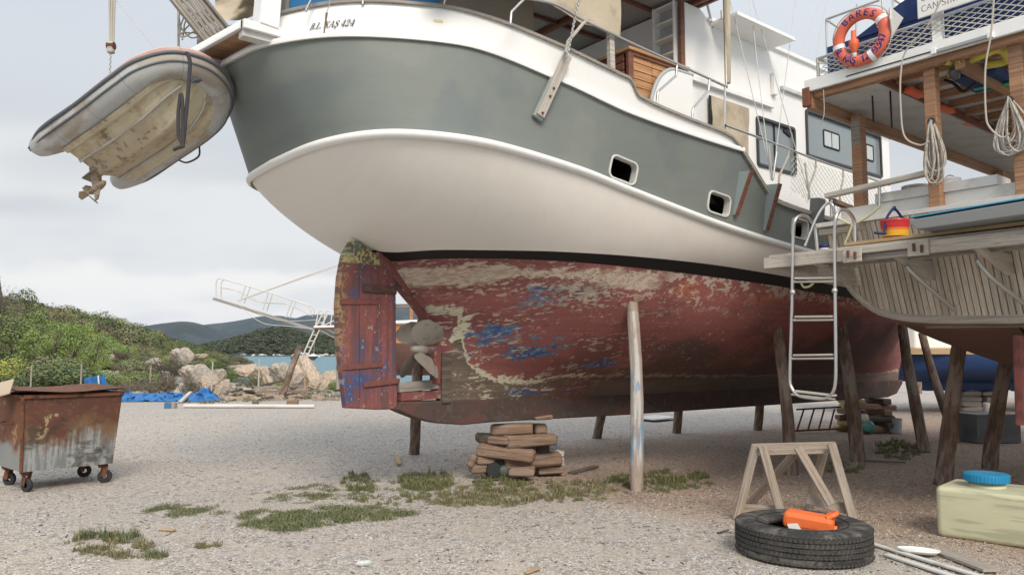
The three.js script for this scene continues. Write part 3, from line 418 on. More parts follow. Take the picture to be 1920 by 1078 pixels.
{ const h = onHull(fTop, 1524, 398, 7, 10); obj('fender_post', onto(box(0.17, 0.36, 0.14), h, 0.07), mat([0.15, 0.165, 0.165], 0.6), b1); }
fin_(1388, 322, 1376, 405, .1, .05, .17, .04, 'fender_board'); fin_(1443, 347, 1434, 432, .1, .05, .17, .04, 'fender_board', 0.05);
{
  const a = onHull(fBul, 1058, 110, 4, 7), b = onHull(fTop, 1008, 219, 4, 6.5), n = a.n, off = n.clone().multiplyScalar(0.075), p0 = a.p.clone().add(off).add(V(0, .02, 0)), p1 = b.p.clone().add(n.clone().multiplyScalar(0.06));
  const s = obj('chain_plate_board', beam(p0, p1, 0.10, 0.055, n.clone().cross(p1.clone().sub(p0)).normalize(), 0.01), M.paleWood, b1);
  obj('backing_strip', beam(p0.clone().lerp(p1, 0.4).addScaledVector(n, -0.035), p1.clone().addScaledVector(n, -0.03).add(V(-.02, -.02, 0)), 0.12, 0.05, n.clone().cross(p1.clone().sub(p0)).normalize()), mat([0.30, 0.34, 0.335], 0.6), s);
  for (const t of [0.55, 0.68, 0.95]) obj('bolt', put(clean(new THREE.SphereGeometry(0.014, 8, 6)), ...p0.clone().lerp(p1, t).addScaledVector(n, 0.035).toArray()), M.rust, s);
}
// yellow repair patch and the registration, painted letters on the white band
function strip(px0, px1, py, half, lift) {
  const hit = (px, py_) => { let best = [1e9]; for (let i = 0; i <= 240; i++) for (let j = 0; j <= 24; j++) { const s = lerp(1, 6, i / 240), t = j / 24, p = pix(boat1.localToWorld(fBul(s, t))), d = (p[0] - px) ** 2 + (p[1] - py_) ** 2; if (d < best[0]) best = [d, s, t]; } return best; }, a = hit(px0, py[0]), b = hit(px1, py[1]);
  return grid([-half, half].map(h => steps(30).map(k => { const s = lerp(a[1], b[1], k), t = lerp(a[2], b[2], k), p = fBul(s, t), q = fBul(s + 0.02, t).sub(fBul(s - 0.02, t)).normalize(), n = q.cross(V(0, 1, 0)).normalize(); if (n.z < 0) n.negate(); const up = fBul(s, t + 0.1).sub(fBul(s, t - 0.1)).normalize(); return p.addScaledVector(n, lift).addScaledVector(up, h); })), (p, u, v) => [u, v]);
}
{
  const t = canvasTex(1024, 256, (c, w, h) => { c.clearRect(0, 0, w, h); c.fillStyle = 'rgba(70,74,72,1)'; c.font = 'italic bold 190px serif'; c.textAlign = 'center'; c.textBaseline = 'middle'; c.setTransform(0.92, 0, 0.0, 1, 40, 0); c.fillText('B.L. KAŞ 424', w / 2, h / 2 + 8, w * 0.98); });
  obj('registration_letters', strip(579, 672, [51, 42], 0.075, 0.012), mat(t, 0.6, { transparent: true }), b1);
  const h = onHull(fBul, 821, 40, 2, 6); obj('yellow_patch', onto(extr(rr(0.10, 0.03, 0.012), 0.004, 0.001), h, 0.0), mat([0.72, 0.66, 0.33], 0.6), b1);
}
// ---------------------------------------------------------------- superstructure
const H6 = 6.46;
{
  const hole = (u0, u1, y0, y1) => { const p = rr(u1 - u0, y1 - y0, 0.05); return p.map(([x, y]) => [x + (u0 + u1) / 2, y + (y0 + y1) / 2]); };
  const w1 = [3.28, 4.26, 4.42, 5.12], w2 = [4.64, 7.06, 4.78, 5.50];
  const side = extr([[1.66, 3.7], [7.42, 3.7], [7.42, 5.62], [5.7, 6.05], [5.2, 6.3], [2.25, 6.3], [1.98, H6 - 0.04], [1.66, H6 - 0.04]], 0.06, 0.004, [hole(...w1), hole(...w2)]);
  const wall = obj('deckhouse_wall', side.clone().translate(0, 0, 1.64), M.white, b1), wp = obj('deckhouse_wall', side.clone().translate(0, 0, -1.70), M.white, b1);
  obj('deckhouse_wall', box(0.05, 2.6, 3.26, 1.72, 5.12, 0), M.white, b1); obj('deckhouse_wall', box(0.06, 2.0, 3.26, 7.37, 4.6, 0), M.white, b1);
  const rf = obj('deckhouse_roof', box(3.1, 0.06, 3.5, 3.7, 6.31, 0), M.white, b1);
  obj('deckhouse_roof', [box(2.1, 0.07, 3.66, 6.5, 5.66, 0), box(.2, .07, 3.66, 7.62, 5.63, 0)], M.white, b1);
  obj('side_wing', box(1.42, 0.05, 0.46, 2.92, 6.26, 1.93, 0, 0, 0.0), M.white, b1); obj('side_wing', box(0.5, 0.12, 0.03, 2.45, 6.33, 1.9), M.whiteOld, b1);
  obj('moulding', beam(V(1.66, 5.36, 1.73), V(3.66, 5.36, 1.73), 0.07, 0.07), M.white, b1); obj('moulding', beam(V(3.92, 5.71, 1.73), V(5.35, 5.71, 1.73), 0.06, 0.06), M.whiteOld, b1);
  obj('pipe_box', box(0.10, 0.34, 0.06, 3.72, 5.72, 1.735), M.white, b1);
  const win = (w, z, panes) => {
    const W_ = w[1] - w[0], H_ = w[3] - w[2], cx = (w[0] + w[1]) / 2, cy = (w[2] + w[3]) / 2;
    const f = obj('window', extr(rr(W_ + 0.06, H_ + 0.06, 0.06), 0.03, 0.006, [rr(W_ - 0.03, H_ - 0.03, 0.04)]).translate(cx, cy, z), mat([0.035, 0.037, 0.04], 0.4), b1);
    obj('pane', box(W_, H_, 0.008, cx, cy, z - 0.025, 0, 0, 0, 0), M.glass, f);
    if (panes === 1) { obj('mullion', box(0.03, H_ - 0.03, 0.016, cx - 0.02, cy, z - 0.008), M.black, f); obj('latch', box(0.09, 0.05, 0.02, w[0] + 0.12, cy + 0.08, z - 0.01), M.black, f); obj('latch', box(0.2, 0.06, 0.02, w[1] - 0.16, w[3] - 0.08, z - 0.01, 0, 0, -0.3), M.black, f); }
    else for (const x of [0.32, 0.80]) { const sx = lerp(w[0], w[1], x) + 0.02; obj('sash', extr(rr(0.52, 0.3, 0.04), 0.014, 0.004, [rr(0.47, 0.25, 0.03)]).translate(sx, cy + 0.02, z - 0.02), M.black, f); obj('sliding_pane', box(0.22, 0.24, 0.008, sx - 0.115, cy + 0.02, z - 0.016, 0, 0, 0, 0), mat([0.50, 0.54, 0.55], 0.15), f); obj('sliding_pane', box(0.22, 0.24, 0.008, sx + 0.115, cy + 0.02, z - 0.016, 0, 0, 0, 0), mat([0.50, 0.54, 0.55], 0.15), f); obj('sash_bar', box(0.02, 0.25, 0.012, sx, cy + 0.02, z - 0.014), M.black, f); }
  };
  win(w1, 1.70, 1); win(w2, 1.70, 2);
  // canvas blind tied over the aft window
  const rows = steps(14).map(t => steps(14).map(s => V(2.14 + 0.89 * s, 5.2 - (0.5 + 0.32 * s) * t, 1.735 + 0.035 * Math.sin(s * 9 + t * 3) * t + 0.02 * fbm(s * 5, t * 5, 3, 501)))); obj('window_blind', grid(rows, p => [p.x, p.y]), M.canvas, b1); obj('blind_edge', beam(V(2.12, 5.2, 1.74), V(2.12, 4.72, 1.74), 0.045, 0.02, V(1, 0, 0)), M.black, b1);
  // hard top over the aft deck: panels between mahogany beams
  const mCeil = mat([0.36, 0.36, 0.35], 0.7);
  for (let i = 0; i < 5; i++) for (let j = 0; j < 4; j++) { const u = -2.6 + i * 1.0, v = -1.72 + j * 1.15; obj('ceiling_panel', box(0.94, 0.03, 1.09, u - 0.07, H6 + 0.055, v, 0, 0, 0, 0), mCeil, b1); }
  obj('roof_sheet', box(5.15, 0.03, 4.8, -0.55, H6 + 0.09, 0), M.white, b1);
  for (let i = 0; i < 5; i++) obj('ceiling_beam', box(0.07, 0.085, 4.7, -2.13 + i * 1.0, H6 + 0.01, 0), M.mahog, b1);
  for (let j = 0; j < 3; j++) obj('ceiling_beam', box(4.9, 0.05, 0.05, -0.6, H6 + 0.02, -1.15 + j * 1.15), M.mahog, b1);
  obj('roof_trim', box(5.15, 0.10, 0.05, -0.55, H6 + 0.03, 2.36), M.mahog, b1); obj('roof_trim', box(0.05, 0.10, 4.66, 2.0, H6 + 0.03, 0), M.mahog, b1);
  obj('ceiling_lamp', put(lathe([[0, 0.0], [0.05, 0.0], [0.045, 0.03], [0, 0.035]], 14).rotateX(Math.PI), 1.0, H6 + 0.035, 1.2), M.whiteOld, b1);
  obj('corner_post', box(0.09, 2.0, 0.05, 1.63, 5.43, 1.665), M.mahog, b1);
  for (const v of [-2.28]) for (const u of [-2.6, -.9, 1.0]) obj('roof_post', box(0.07, 1.9, 0.07, u, 5.6, v), M.white, b1);
  obj('roof_post', box(0.075, 1.64, 0.06, -0.37, 5.66, 2.24, 0, 0, 0.03), M.paleWood, b1); obj('roof_post', box(0.07, 1.6, 0.06, -2.7, 5.8, 1.5), M.white, b1);
  // side curtain, gathered at its foot
  const cur = steps(20).map(t => steps(24).map(s => { const u = lerp(-2.75, -0.2, s), yb = 5.27 + 0.05 * Math.sin(s * 5) + 0.03 * fbm(s * 9, 1, 3, 511) + 0.10 * ss(.62, .4, s); return V(u, lerp(H6 - 0.02, yb, t), 2.27 + 0.03 * Math.sin(s * 22 + t) * t + 0.05 * t * (fbm(s * 7, t * 2, 3, 513) - 0.5)); })); obj('curtain', grid(cur, p => [p.x, p.y]), M.canvas, b1);
  obj('curtain_tag', box(0.07, 0.07, 0.01, -0.72, 5.26, 2.30), M.paleWood, b1);
  // locker of varnished boards with a thick top
  const u0 = 0.47, u1 = 1.62, y0 = 4.5, y1 = 5.45, vz = 1.72, ck = new THREE.Group(); ck.name = 'deck_locker'; b1.add(ck);
  for (let i = 0; i < 9; i++) { obj('plank', box(0.38, 0.098, 0.03, u0 + 0.27, y1 - 0.09 - i * 0.105, vz), M.cabin, ck); if (i < 5 || i % 2) obj('plank', box(0.66, 0.098, 0.03, u0 + 0.80, y1 - 0.09 - i * 0.105, vz), M.cabin, ck); }
  for (let i = 0; i < 9; i++) obj('plank', box(0.03, 0.098, 1.2, u0 + 0.02, y1 - 0.09 - i * 0.105, vz - 0.66), M.mahog, ck);  // aft face boards darker than the side: its shade is put into the colour
  obj('corner_stile', box(0.09, 1.0, 0.05, u0 + 0.045, y1 - 0.5, vz + 0.012), M.mahog, ck); obj('backing', box(1.1, 0.98, 1.2, u0 + 0.62, y1 - 0.53, vz - 0.65), M.darkWood, ck); obj('lid', box(1.2, 0.05, 1.34, u0 + 0.58, y1 + 0.0, vz - 0.6, 0, 0, 0, 0.015), M.cabin, ck); obj('lid_edge', box(1.16, 0.04, 0.02, u0 + 0.6, y1 - 0.045, vz + 0.03), M.mahog, ck);
  // rack of pigeon holes by the corner post
  for (const v of [1.24, 1.6]) obj('rack_side', box(0.16, 1.0, 0.025, 1.61, 5.95, v - 0.0), M.white, b1); for (let i = 0; i < 5; i++) obj('rack_shelf', box(0.16, 0.025, 0.34, 1.61, 5.5 + i * 0.23, 1.42), M.white, b1); obj('rack_back', box(0.02, 1.0, 0.36, 1.685, 5.95, 1.42), mat([0.5, 0.5, 0.5], 0.6), b1);
  // round-topped side panel with a grey edge
  const arc = steps(12).map(t => [0.80 + 0.55 * (1 - Math.cos(t * Math.PI / 2)), 4.55 + 0.81 * Math.sin(t * Math.PI / 2)]); obj('side_panel', extr([...arc, [1.66, 5.36], [1.66, 4.3], [0.80, 4.3]], 0.04, 0.004).translate(0, 0, 1.77), M.white, b1);
  obj('panel_edge', tube([V(0.8, 4.3, 1.79), ...arc.map(p => V(p[0], p[1], 1.79)), V(1.68, 5.37, 1.79)], 0.028, 8, 40), mat([0.42, 0.47, 0.50], 0.5), b1);
}
// ---------------------------------------------------------------- rails
{
  const R = (px, py, v) => bp(px, py, { v }), v = 2.3;
  obj('hand_rail', tube([V(-3.0, 5.22, 1.5), V(-2.4, 5.24, 1.88), ...[[1012, 0], [1097, 39], [1182, 80], [1268, 119], [1364, 163]].map(p => R(...p, v))], 0.018, 8, 60), M.steel, b1);
  const crank = (list, m = M.steel, r = 0.014) => obj('stanchion', line(list.map(p => R(p[0], p[1], p[2] ?? v)), r, 8), m, b1);
  crank([[1097, 40], [1065, 78], [1061, 99]], M.paleWood, 0.02); crank([[1270, 121], [1268, 142], [1234, 172], [1232, 193]]); crank([[1331, 149], [1329, 170], [1300, 203], [1298, 221]]); crank([[1360, 162], [1359, 249]]); crank([[985, -4], [959, 22], [957, 44]]); crank([[600, -20, 1.1], [582, 2, 1.15], [573, 21, 1.2]]); crank([[836, -10, 1.8], [833, 12, 1.8]]); crank([[680, -20, 1.45], [680, 8, 1.45]]);
  const r2 = [[1361, 235], [1440, 264], [1531, 299], [1582, 317], [1669, 347]].map(p => R(...p, 2.34)); obj('lower_rail', tube(r2, 0.016, 8, 40), M.steel, b1);
  for (const l of [[[1480, 280], [1479, 292], [1462, 330], [1460, 352]], [[1531, 299], [1530, 318], [1518, 350], [1517, 374]], [[1582, 317], [1582, 335], [1576, 362], [1576, 388]], [[1628, 334], [1627, 345], [1618, 378], [1620, 404]]]) obj('stanchion', line(l.map(p => R(...p, 2.34)), 0.014, 8), M.paleWood, b1);
  // safety net under the lower rail
  const net = [], N = 26; for (const d of [1, -1]) for (let i = -8; i < N; i++) { const pts = []; for (let k = 0; k <= 6; k++) { const s = (i + (d > 0 ? k : 8 - k) * 1.1) / N, t = k / 6; if (s < 0 || s > 1) continue; const q = R(lerp(1478, 1669, s), lerp(285, 350, s), 2.34), y = lerp(q.y - 0.03, q.y - 0.62 + 0.08 * Math.sin(s * 20), t); pts.push(V(q.x, y, 2.345)); } if (pts.length > 1) net.push(line(pts, 0.0035, 3)); } obj('safety_net', net, mat([0.62, 0.61, 0.57], 0.9), b1, { kind: 'stuff' });
  // canvas-wrapped awning pole
  const a = R(1362, 160, 2.3), b = R(1360, -30, 2.28); obj('awning_pole', cyl(a, b, 0.016, 0.016, 8), M.steel, b1); obj('rolled_awning', jitterGeo(cyl(a.clone().lerp(b, 0.02).add(V(0.03, 0, 0)), b.clone().add(V(0.03, .3, 0)), 0.035, 0.05, 10), 0.02, 9, 3), M.canvas, b1);
  // shrouds, turnbuckles, chain
  const sh = (p0, p1, va, vb, r = 0.006) => { const s = R(...p0, va), e = R(...p1, vb); obj('shroud', cyl(s, e.clone().add(e.clone().sub(s).multiplyScalar(0.4)), r, r, 5), M.wire, b1); return s; };
  sh([1450, 340], [1370, 0], 2.45, 2.0); sh([1446, 338], [1407, 0], 2.45, 2.0); sh([1449, 336], [1493, 0], 2.45, 1.9); sh([1520, 372], [1412, 0], 2.45, 2.0); sh([1503, 111], [1537, 0], -1.9, -1.8); sh([1527, 122], [1551, 0], -2.0, -1.8);
  for (const [p, q] of [[[1449, 338], [1442, 272]], [[1450, 336], [1457, 285]], [[1519, 370], [1510, 305]]]) obj('turnbuckle', line([R(...p, 2.45), R(...q, 2.43)], 0.014, 7), M.galv, b1);
  obj('aerial', cyl(V(3.3, 6.3, 0.6), V(3.3, 8.6, 0.6), 0.02, 0.012, 6), M.wire, b1); const st = R(1338, 52, 1.7); obj('roof_stay', cyl(V(2.03, 6.44, 1.8), st, 0.018, 0.018, 6), M.whiteOld, b1);
  const c0 = R(1086, -4, 2.28), c1 = R(1064, 104, 2.36), ch = []; for (let i = 0; i < 26; i++) { const q = c0.clone().lerp(c1, i / 25), g = new THREE.TorusGeometry(0.016, 0.005, 5, 8); g.scale(0.75, 1.3, 1); if (i % 2) g.rotateY(Math.PI / 2); ch.push(put(clean(g), q.x, q.y, q.z)); } obj('chain', ch, M.galv, b1);
  // canvas dodger and gear round the aft deck
  const blue = steps(6).map(t => steps(14).map(s => V(lerp(-3.45, -2.2, s), lerp(5.0, 5.75, t), lerp(0.55, 1.55, Math.pow(s, 0.8)) - 0.05 + 0.03 * fbm(s * 6, t * 4, 2, 521)))); obj('blue_dodger', grid(blue, p => [p.x, p.y]), mat(rep(grime([0.02, 0.16, 0.38], [0.02, 0.12, 0.30], 0.5, 523), 1, 1), 0.7), b1); obj('dodger_frame', beam(V(-3.46, 4.95, 0.52), V(-3.46, 5.8, 0.52), 0.04, 0.04, V(1, 0, 0)), M.greyWood, b1);
  const tn = steps(8).map(t => steps(14).map(s => V(lerp(-2.15, -1.2, s), lerp(5.0, 5.8, t), lerp(1.56, 1.95, s) - 0.08 + 0.04 * fbm(s * 6, t * 4, 2, 525)))); obj('aft_curtain', grid(tn, p => [p.x, p.y]), mat([0.30, 0.25, 0.20], 0.95), b1);
}
// ---------------------------------------------------------------- stern platform, davit post
{
  const arcU = v => -3.74 - 0.17 * (0.84 - v), pl = V(0, 4.84, 0), rowsU = [], vs = steps(20).map(t => lerp(-0.45, 0.84, t));
  obj('stern_platform', extr([...vs.map(v => [arcU(v) - 0.28, -v]), ...vs.slice().reverse().map(v => [arcU(v) + 0.35, -v])], 0.035, 0.004).rotateX(-Math.PI / 2).translate(0, 4.83, 0), M.teak, b1);
  const edge = (o, w, h, y, nm) => { const prof = [[-w / 2, -h / 2], [w / 2, -h / 2], [w / 2, h / 2], [-w / 2, h / 2], [-w / 2, -h / 2]]; obj(nm, grid(prof.map(([a, b]) => vs.map(v => V(arcU(v) + o + a, y + b, v))), p => [p.z, p.y], false), M.white, b1); };
  edge(-0.28, 0.05, 0.075, 4.84, 'platform_edge'); edge(0.06, 0.05, 0.09, 4.80, 'platform_edge'); 
  obj('platform_end', box(0.50, 0.09, 0.05, -3.78, 4.84, 0.86), M.white, b1);
  obj('platform_bracket', box(0.44, 0.07, 0.13, -3.80, 4.765, 0.77), M.whiteOld, b1); obj('platform_bracket', box(0.30, 0.09, 0.14, -3.95, 4.75, -0.18), M.whiteOld, b1);
  obj('davit_post', beam(V(-3.78, 4.86, 0.78), V(-3.66, 6.3, 0.66), 0.24, 0.20, V(0, 0, 1), 0.015), M.white, b1);
}

// ---------------------------------------------------------------- the timber excursion boat on the right
const OFF2 = V(1.9, 0, 5.3), O2 = O1.clone().addScaledVector(FD, OFF2.x).addScaledVector(RD, OFF2.z);
const K2 = (u, y, v) => V(u, y, v).sub(OFF2), q2 = (px, py, k) => B(px, py, k).sub(OFF2);
const boat2 = thing('excursion_boat', 'weathered timber boat with planked transom, boarding platform and wooden canopy beside the grey hull', 'boat', O2, TH);
const w2 = p => boat2.localToWorld(p.clone()); boat2.updateMatrixWorld();
const tBot2 = tex(512, 512, (x, y, a, b) => { const n = fbm(a * 5, b * 8, 5, 601, 5, 8), m = fbm(a * 40, b * 40, 3, 603, 40, 40); let c = mix3([0.20, 0.105, 0.085], [0.125, 0.075, 0.062], n); c = mix3(c, [0.24, 0.19, 0.155], ss(0.52, 0.7, fbm(a * 9, b * 3, 4, 607, 9, 3)) * 0.6); return c.map(k => k * (0.85 + 0.3 * m)); });
const mBot2 = mat(tBot2, 0.85, { bumpMap: bFine, bumpScale: 0.003 }); tBot2.repeat.set(0.4, 0.8);
{
  const secs = [[2.12, [[1.72, 2.64], [1.52, 2.27], [1.25, 2.07], [.8, 1.99], [0, 1.96]]], [3, [[1.78, 2.62], [1.66, 2.2], [1.36, 1.92], [.85, 1.75], [.05, 1.6]]], [4.5, [[1.82, 2.6], [1.74, 2.1], [1.45, 1.76], [.9, 1.5], [.1, 1.22]]], [7, [[1.8, 2.6], [1.7, 2.0], [1.35, 1.6], [.7, 1.3], [.1, 1.0]]], [10, [[1.4, 2.7], [1.1, 2.1], [.7, 1.6], [.3, 1.3], [.08, 1.0]]], [12.5, [[.05, 3.0], [.05, 2.4], [.05, 1.9], [.05, 1.5], [.05, 1.1]]]];
  const us = secs.map(s => s[0]), half = sg => steps(28).map(t => { const u = lerp(2.12, 12.5, t * t * 0.6 + t * 0.4); return steps(16).map(w => { const P = [0, 1].map(k => [0, 1, 2, 3, 4].map(i => mono(us, secs.map(s => s[1][i][k]), u))); return K2(u - (u < 2.2 ? 0 : 0), mono([0, 1, 2, 3, 4], P[1], w * 4), 5.3 + sg * mono([0, 1, 2, 3, 4], P[0], w * 4)); }); });
  obj('hull_bottom', [grid(half(-1), p => [p.x, p.y]), grid(half(1), p => [p.x, p.y])], mBot2, boat2);
  const topb = sg => steps(28).map(t => { const u = lerp(1.8, 12.5, t); return steps(3).map(w => { const b = mono(us, secs.map(s => s[1][0][0]), u), y = mono(us, secs.map(s => s[1][0][1]), u); return K2(u, lerp(y, 3.08 + 0.04 * Math.max(0, u - 6), w), 5.3 + sg * (b + 0.03 * w)); }); });
  obj('hull_side', [grid(topb(-1), p => [p.x, p.y]), grid(topb(1), p => [p.x, p.y])], M.whiteOld, boat2);
  obj('keel', box(9, 0.35, 0.2, 5.2, 0.95, 0), mBot2, boat2);
  const r0 = q2(1909, 640, { v: 5.28 }); obj('rudder', extr([[-0.10, 0.95], [0.50, 0.95], [0.50, 1.82], [-0.05, 1.82]].map(p => [p[0] + 0.25, p[1]]), 0.09, 0.015).translate(0, 0, -0.02), mat(rep(grime([0.26, 0.085, 0.075], [0.15, 0.06, 0.05], 0.9, 611), 2, 2), 0.85), boat2);
  // transom: upright staves on a raked, slightly bowed face
  const low = d => { const a = Math.abs(d); return mono([0, .8, 1.25, 1.52, 1.72], [1.96, 1.99, 2.07, 2.27, 2.64], a); };
  const uT = (y, d) => 1.75 + (3.0 - y) * 0.40 - 0.14 * (1 - (d / 1.75) ** 2);
  const tS = tGrain([0.60, 0.55, 0.475], [0.43, 0.375, 0.30], [0.69, 0.64, 0.56], 621, 0.25); tS.repeat.set(0.5, 2);
  const sv = [0, 1, 2, 3].map(i => { const m = mat(tS, 0.85, { bumpMap: bGrain, bumpScale: 0.003 }); const k = 0.86 + 0.1 * i; m.color.setRGB(k, k * 0.985, k * 0.96); return m; }), R = rng(622);
  const stave = (d0, d1, ylo, yhi) => { const F_ = [], o = R() * 5, rows = [[d0, 0.012], [d0 + 0.004, 0], [d1 - 0.004, 0], [d1, 0.012]].map(([d, back]) => steps(4).map(t => { const y = lerp(ylo(d), yhi, t); return K2(uT(y, d) + back, y, 5.3 + d); })); return grid(rows, p => [p.y + o, p.z], false); };
  const N = 56; for (let i = 0; i < N; i++) { const d0 = -1.72 + i * 3.44 / N + 0.003, d1 = -1.72 + (i + 1) * 3.44 / N - 0.003; if (low((d0 + d1) / 2) > 2.6) continue; obj('plank', stave(d0, d1, low, 2.66), sv[Math.floor(R() * 4)], boat2); }
  for (let i = 0; i < N; i++) { const d0 = -1.72 + i * 3.44 / N + 0.003, d1 = -1.72 + (i + 1) * 3.44 / N - 0.003; obj('plank', stave(d0, d1, () => 2.70, 3.06), sv[Math.floor(R() * 4)], boat2); }
  obj('transom_backing', grid(steps(20).map(t => { const d = lerp(-1.72, 1.72, t); return steps(6).map(w => { const y = lerp(low(d) - 0.005, 3.06, w); return K2(uT(y, d) + 0.02, y, 5.3 + d); }); })), M.darkWood, boat2);
  const ed = steps(40).map(t => { const d = lerp(-1.73, 1.73, t), y = low(d); return K2(uT(y, d) + 0.012, y, 5.3 + d); });
  const mrg = [[-0.03, 0.015], [-0.034, 0.06], [0.0, 0.06], [0.03, -0.03], [-0.025, -0.03], [-0.03, 0.015]]; obj('margin_plank', grid(mrg.map(([a, b]) => ed.map((p, i) => { const d = lerp(-1.73, 1.73, i / 40), sl = Math.min(1, (Math.abs(d) / 1.73) ** 5); return V(p.x + a, p.y + b * (1 - sl), p.z + Math.sign(d) * -b * sl); })), p => [p.z, p.y * 3], false), M.paleWood, boat2);
  obj('margin_plank', beam(K2(2.16, 1.945, 4.45), K2(2.08, 1.91, 7.0), 0.07, 0.04), M.roughWood, boat2);
  // transom top moulding and deck edge
  obj('moulding', box(0.16, 0.05, 3.62, -0.20, 3.09, 0), M.whiteOld, boat2); obj('moulding', box(0.10, 0.07, 3.56, -0.17, 3.02, 0), M.paleWood, boat2); obj('coaming', box(0.5, 0.16, 3.3, 0.12, 3.19, 0.1), M.whiteOld, boat2); obj('coaming', box(0.34, 0.10, 1.2, 0.02, 3.32, -0.55), M.whiteOld, boat2);
  obj('deck', box(9, 0.05, 3.4, 4.6, 3.06, 0), M.greyWood, boat2);
}
{ // boarding platform
  const y = 2.62, v0 = 3.33, v1 = 7.2, uo = 0.90;
  const pc = q2(1437, 490, { u: 0.9 });
  obj('edge_beam', box(0.07, 0.12, 1.05, uo - 1.9, y, v0 + 0.525 - 5.3), M.paleWood, boat2); obj('edge_beam', box(0.07, 0.12, 2.3, uo - 1.9 + 0.0, y + 0.0, 4.95 + 1.15 - 5.3), M.paleWood, boat2);
  obj('edge_board', box(0.04, 0.07, 0.62, uo - 1.9 - 0.02, y + 0.035, 4.66 - 5.3), M.paleWood, boat2); obj('edge_board', box(0.05, 0.06, 0.62, uo - 1.9 + 0.03, y - 0.04, 4.66 - 5.3), M.greyWood, boat2);
  for (const v of [4.34, 4.97]) { const p = obj('bracket_plate', box(0.02, 0.15, 0.19, uo - 1.9 - 0.05, y - 0.005, v - 5.3), M.paleWood, boat2); obj('rod_holder', put(lathe([[0.012, -0.035], [0.013, 0.035]], 10), uo - 1.975, y, v - 5.33), M.rust, p); obj('rod_holder', put(lathe([[0.012, -0.035], [0.013, 0.035]], 10), uo - 1.975, y - 0.02, v - 5.26), M.rust, p); }
  for (let i = 0; i < 7; i++) obj('deck_board', box(0.105, 0.035, 3.6, uo - 1.9 + 0.09 + i * 0.115, y + 0.075, v0 + 1.82 - 5.3), i % 2 ? M.greyWood : M.paleWood, boat2);
  obj('end_beam', beam(K2(0.9, y, v0 + 0.03), K2(1.72, y - 0.02, v0 + 0.12), 0.11, 0.06), M.paleWood, boat2);
  obj('under_beam', box(0.08, 0.07, 3.5, 1.3 - 1.9, y - 0.02, v0 + 1.8 - 5.3), M.greyWood, boat2);
  for (const v of [3.80, 4.62, 5.35, 6.1]) { const g = extr([[0.12, 0.02], [1.02, 0.02], [1.10, -0.17], [0.9, -0.18]].map(([a, b]) => [a + uo - 1.9, b + y - 0.05]), 0.07, 0.006); g.translate(0, 0, v - 5.3); obj('knee', g, M.paleWood, boat2); }
  for (const [a, b, c] of [[[1700, 498], [1722, 521], [1792, 582]], [[1833, 487], [1862, 522], [1925, 572]]]) obj('strut', tube([q2(...a, { u: 1.25 }), q2(...b, { u: 1.35 }), q2(...c, { u: 1.93 })], 0.022, 8, 14), M.galv, boat2);
  obj('top_plank', beam(K2(1.05, y + 0.12, 4.2), K2(1.02, y + 0.13, 7.0), 0.035, 0.16, V(0, 1, 0)), M.yellowWood, boat2); obj('top_plank', beam(K2(1.28, y + 0.125, 4.6), K2(1.2, y + 0.14, 7.0), 0.05, 0.14), M.roughWood, boat2);
  // boarding ladder
  const L = new THREE.Group(); L.name = 'boarding_ladder'; boat2.add(L); const U = 0.83, v = (px, py, u = U) => q2(px, py, { u });
  const railP = [v(1534, 470, 1.12), v(1529, 428, 1.12), v(1516, 408, 1.02), v(1504, 404, 0.93), v(1491, 414), v(1488, 450), v(1486, 560), v(1482, 690), v(1483, 722), v(1498, 742), v(1545, 748), v(1563, 735), v(1568, 700), v(1567, 560), v(1566, 450), v(1568, 408), v(1578, 393, 0.93), v(1592, 397, 1.02), v(1603, 415, 1.12), v(1605, 462, 1.12)];
  obj('side_rail', tube(railP, 0.0185, 10, 150, false, 0.35), M.steel, L);
  obj('grab_rail', tube([v(1510, 462, 0.95), v(1532, 408, 1.05), v(1550, 383, 1.12), v(1562, 385, 1.12), v(1566, 408, 1.15)], 0.016, 8, 40), M.steel, L);
  for (const y_ of [525, 597, 669, 738]) { const a = v(1488 - (y_ > 600 ? 3 : 0), y_ + (y_ > 700 ? -2 : 0)), b = v(1567, y_ - 1 + (y_ > 700 ? 8 : 0)); obj('tread', beam(a.clone().add(V(0.03, 0.015, 0.02)), b.clone().add(V(0.03, 0.015, -0.02)), 0.022, 0.09), M.paleWood, L); obj('rung', cyl(a.clone().add(V(0, -0.02, 0)), b.clone().add(V(0, -0.02, 0)), 0.014, 0.014, 8), M.steel, L); }
  for (const px of [1487, 1566]) { obj('hinge', put(clean(new THREE.SphereGeometry(0.03, 10, 8)), ...v(px, px < 1500 ? 548 : 545).toArray()), M.galv, L); }
}
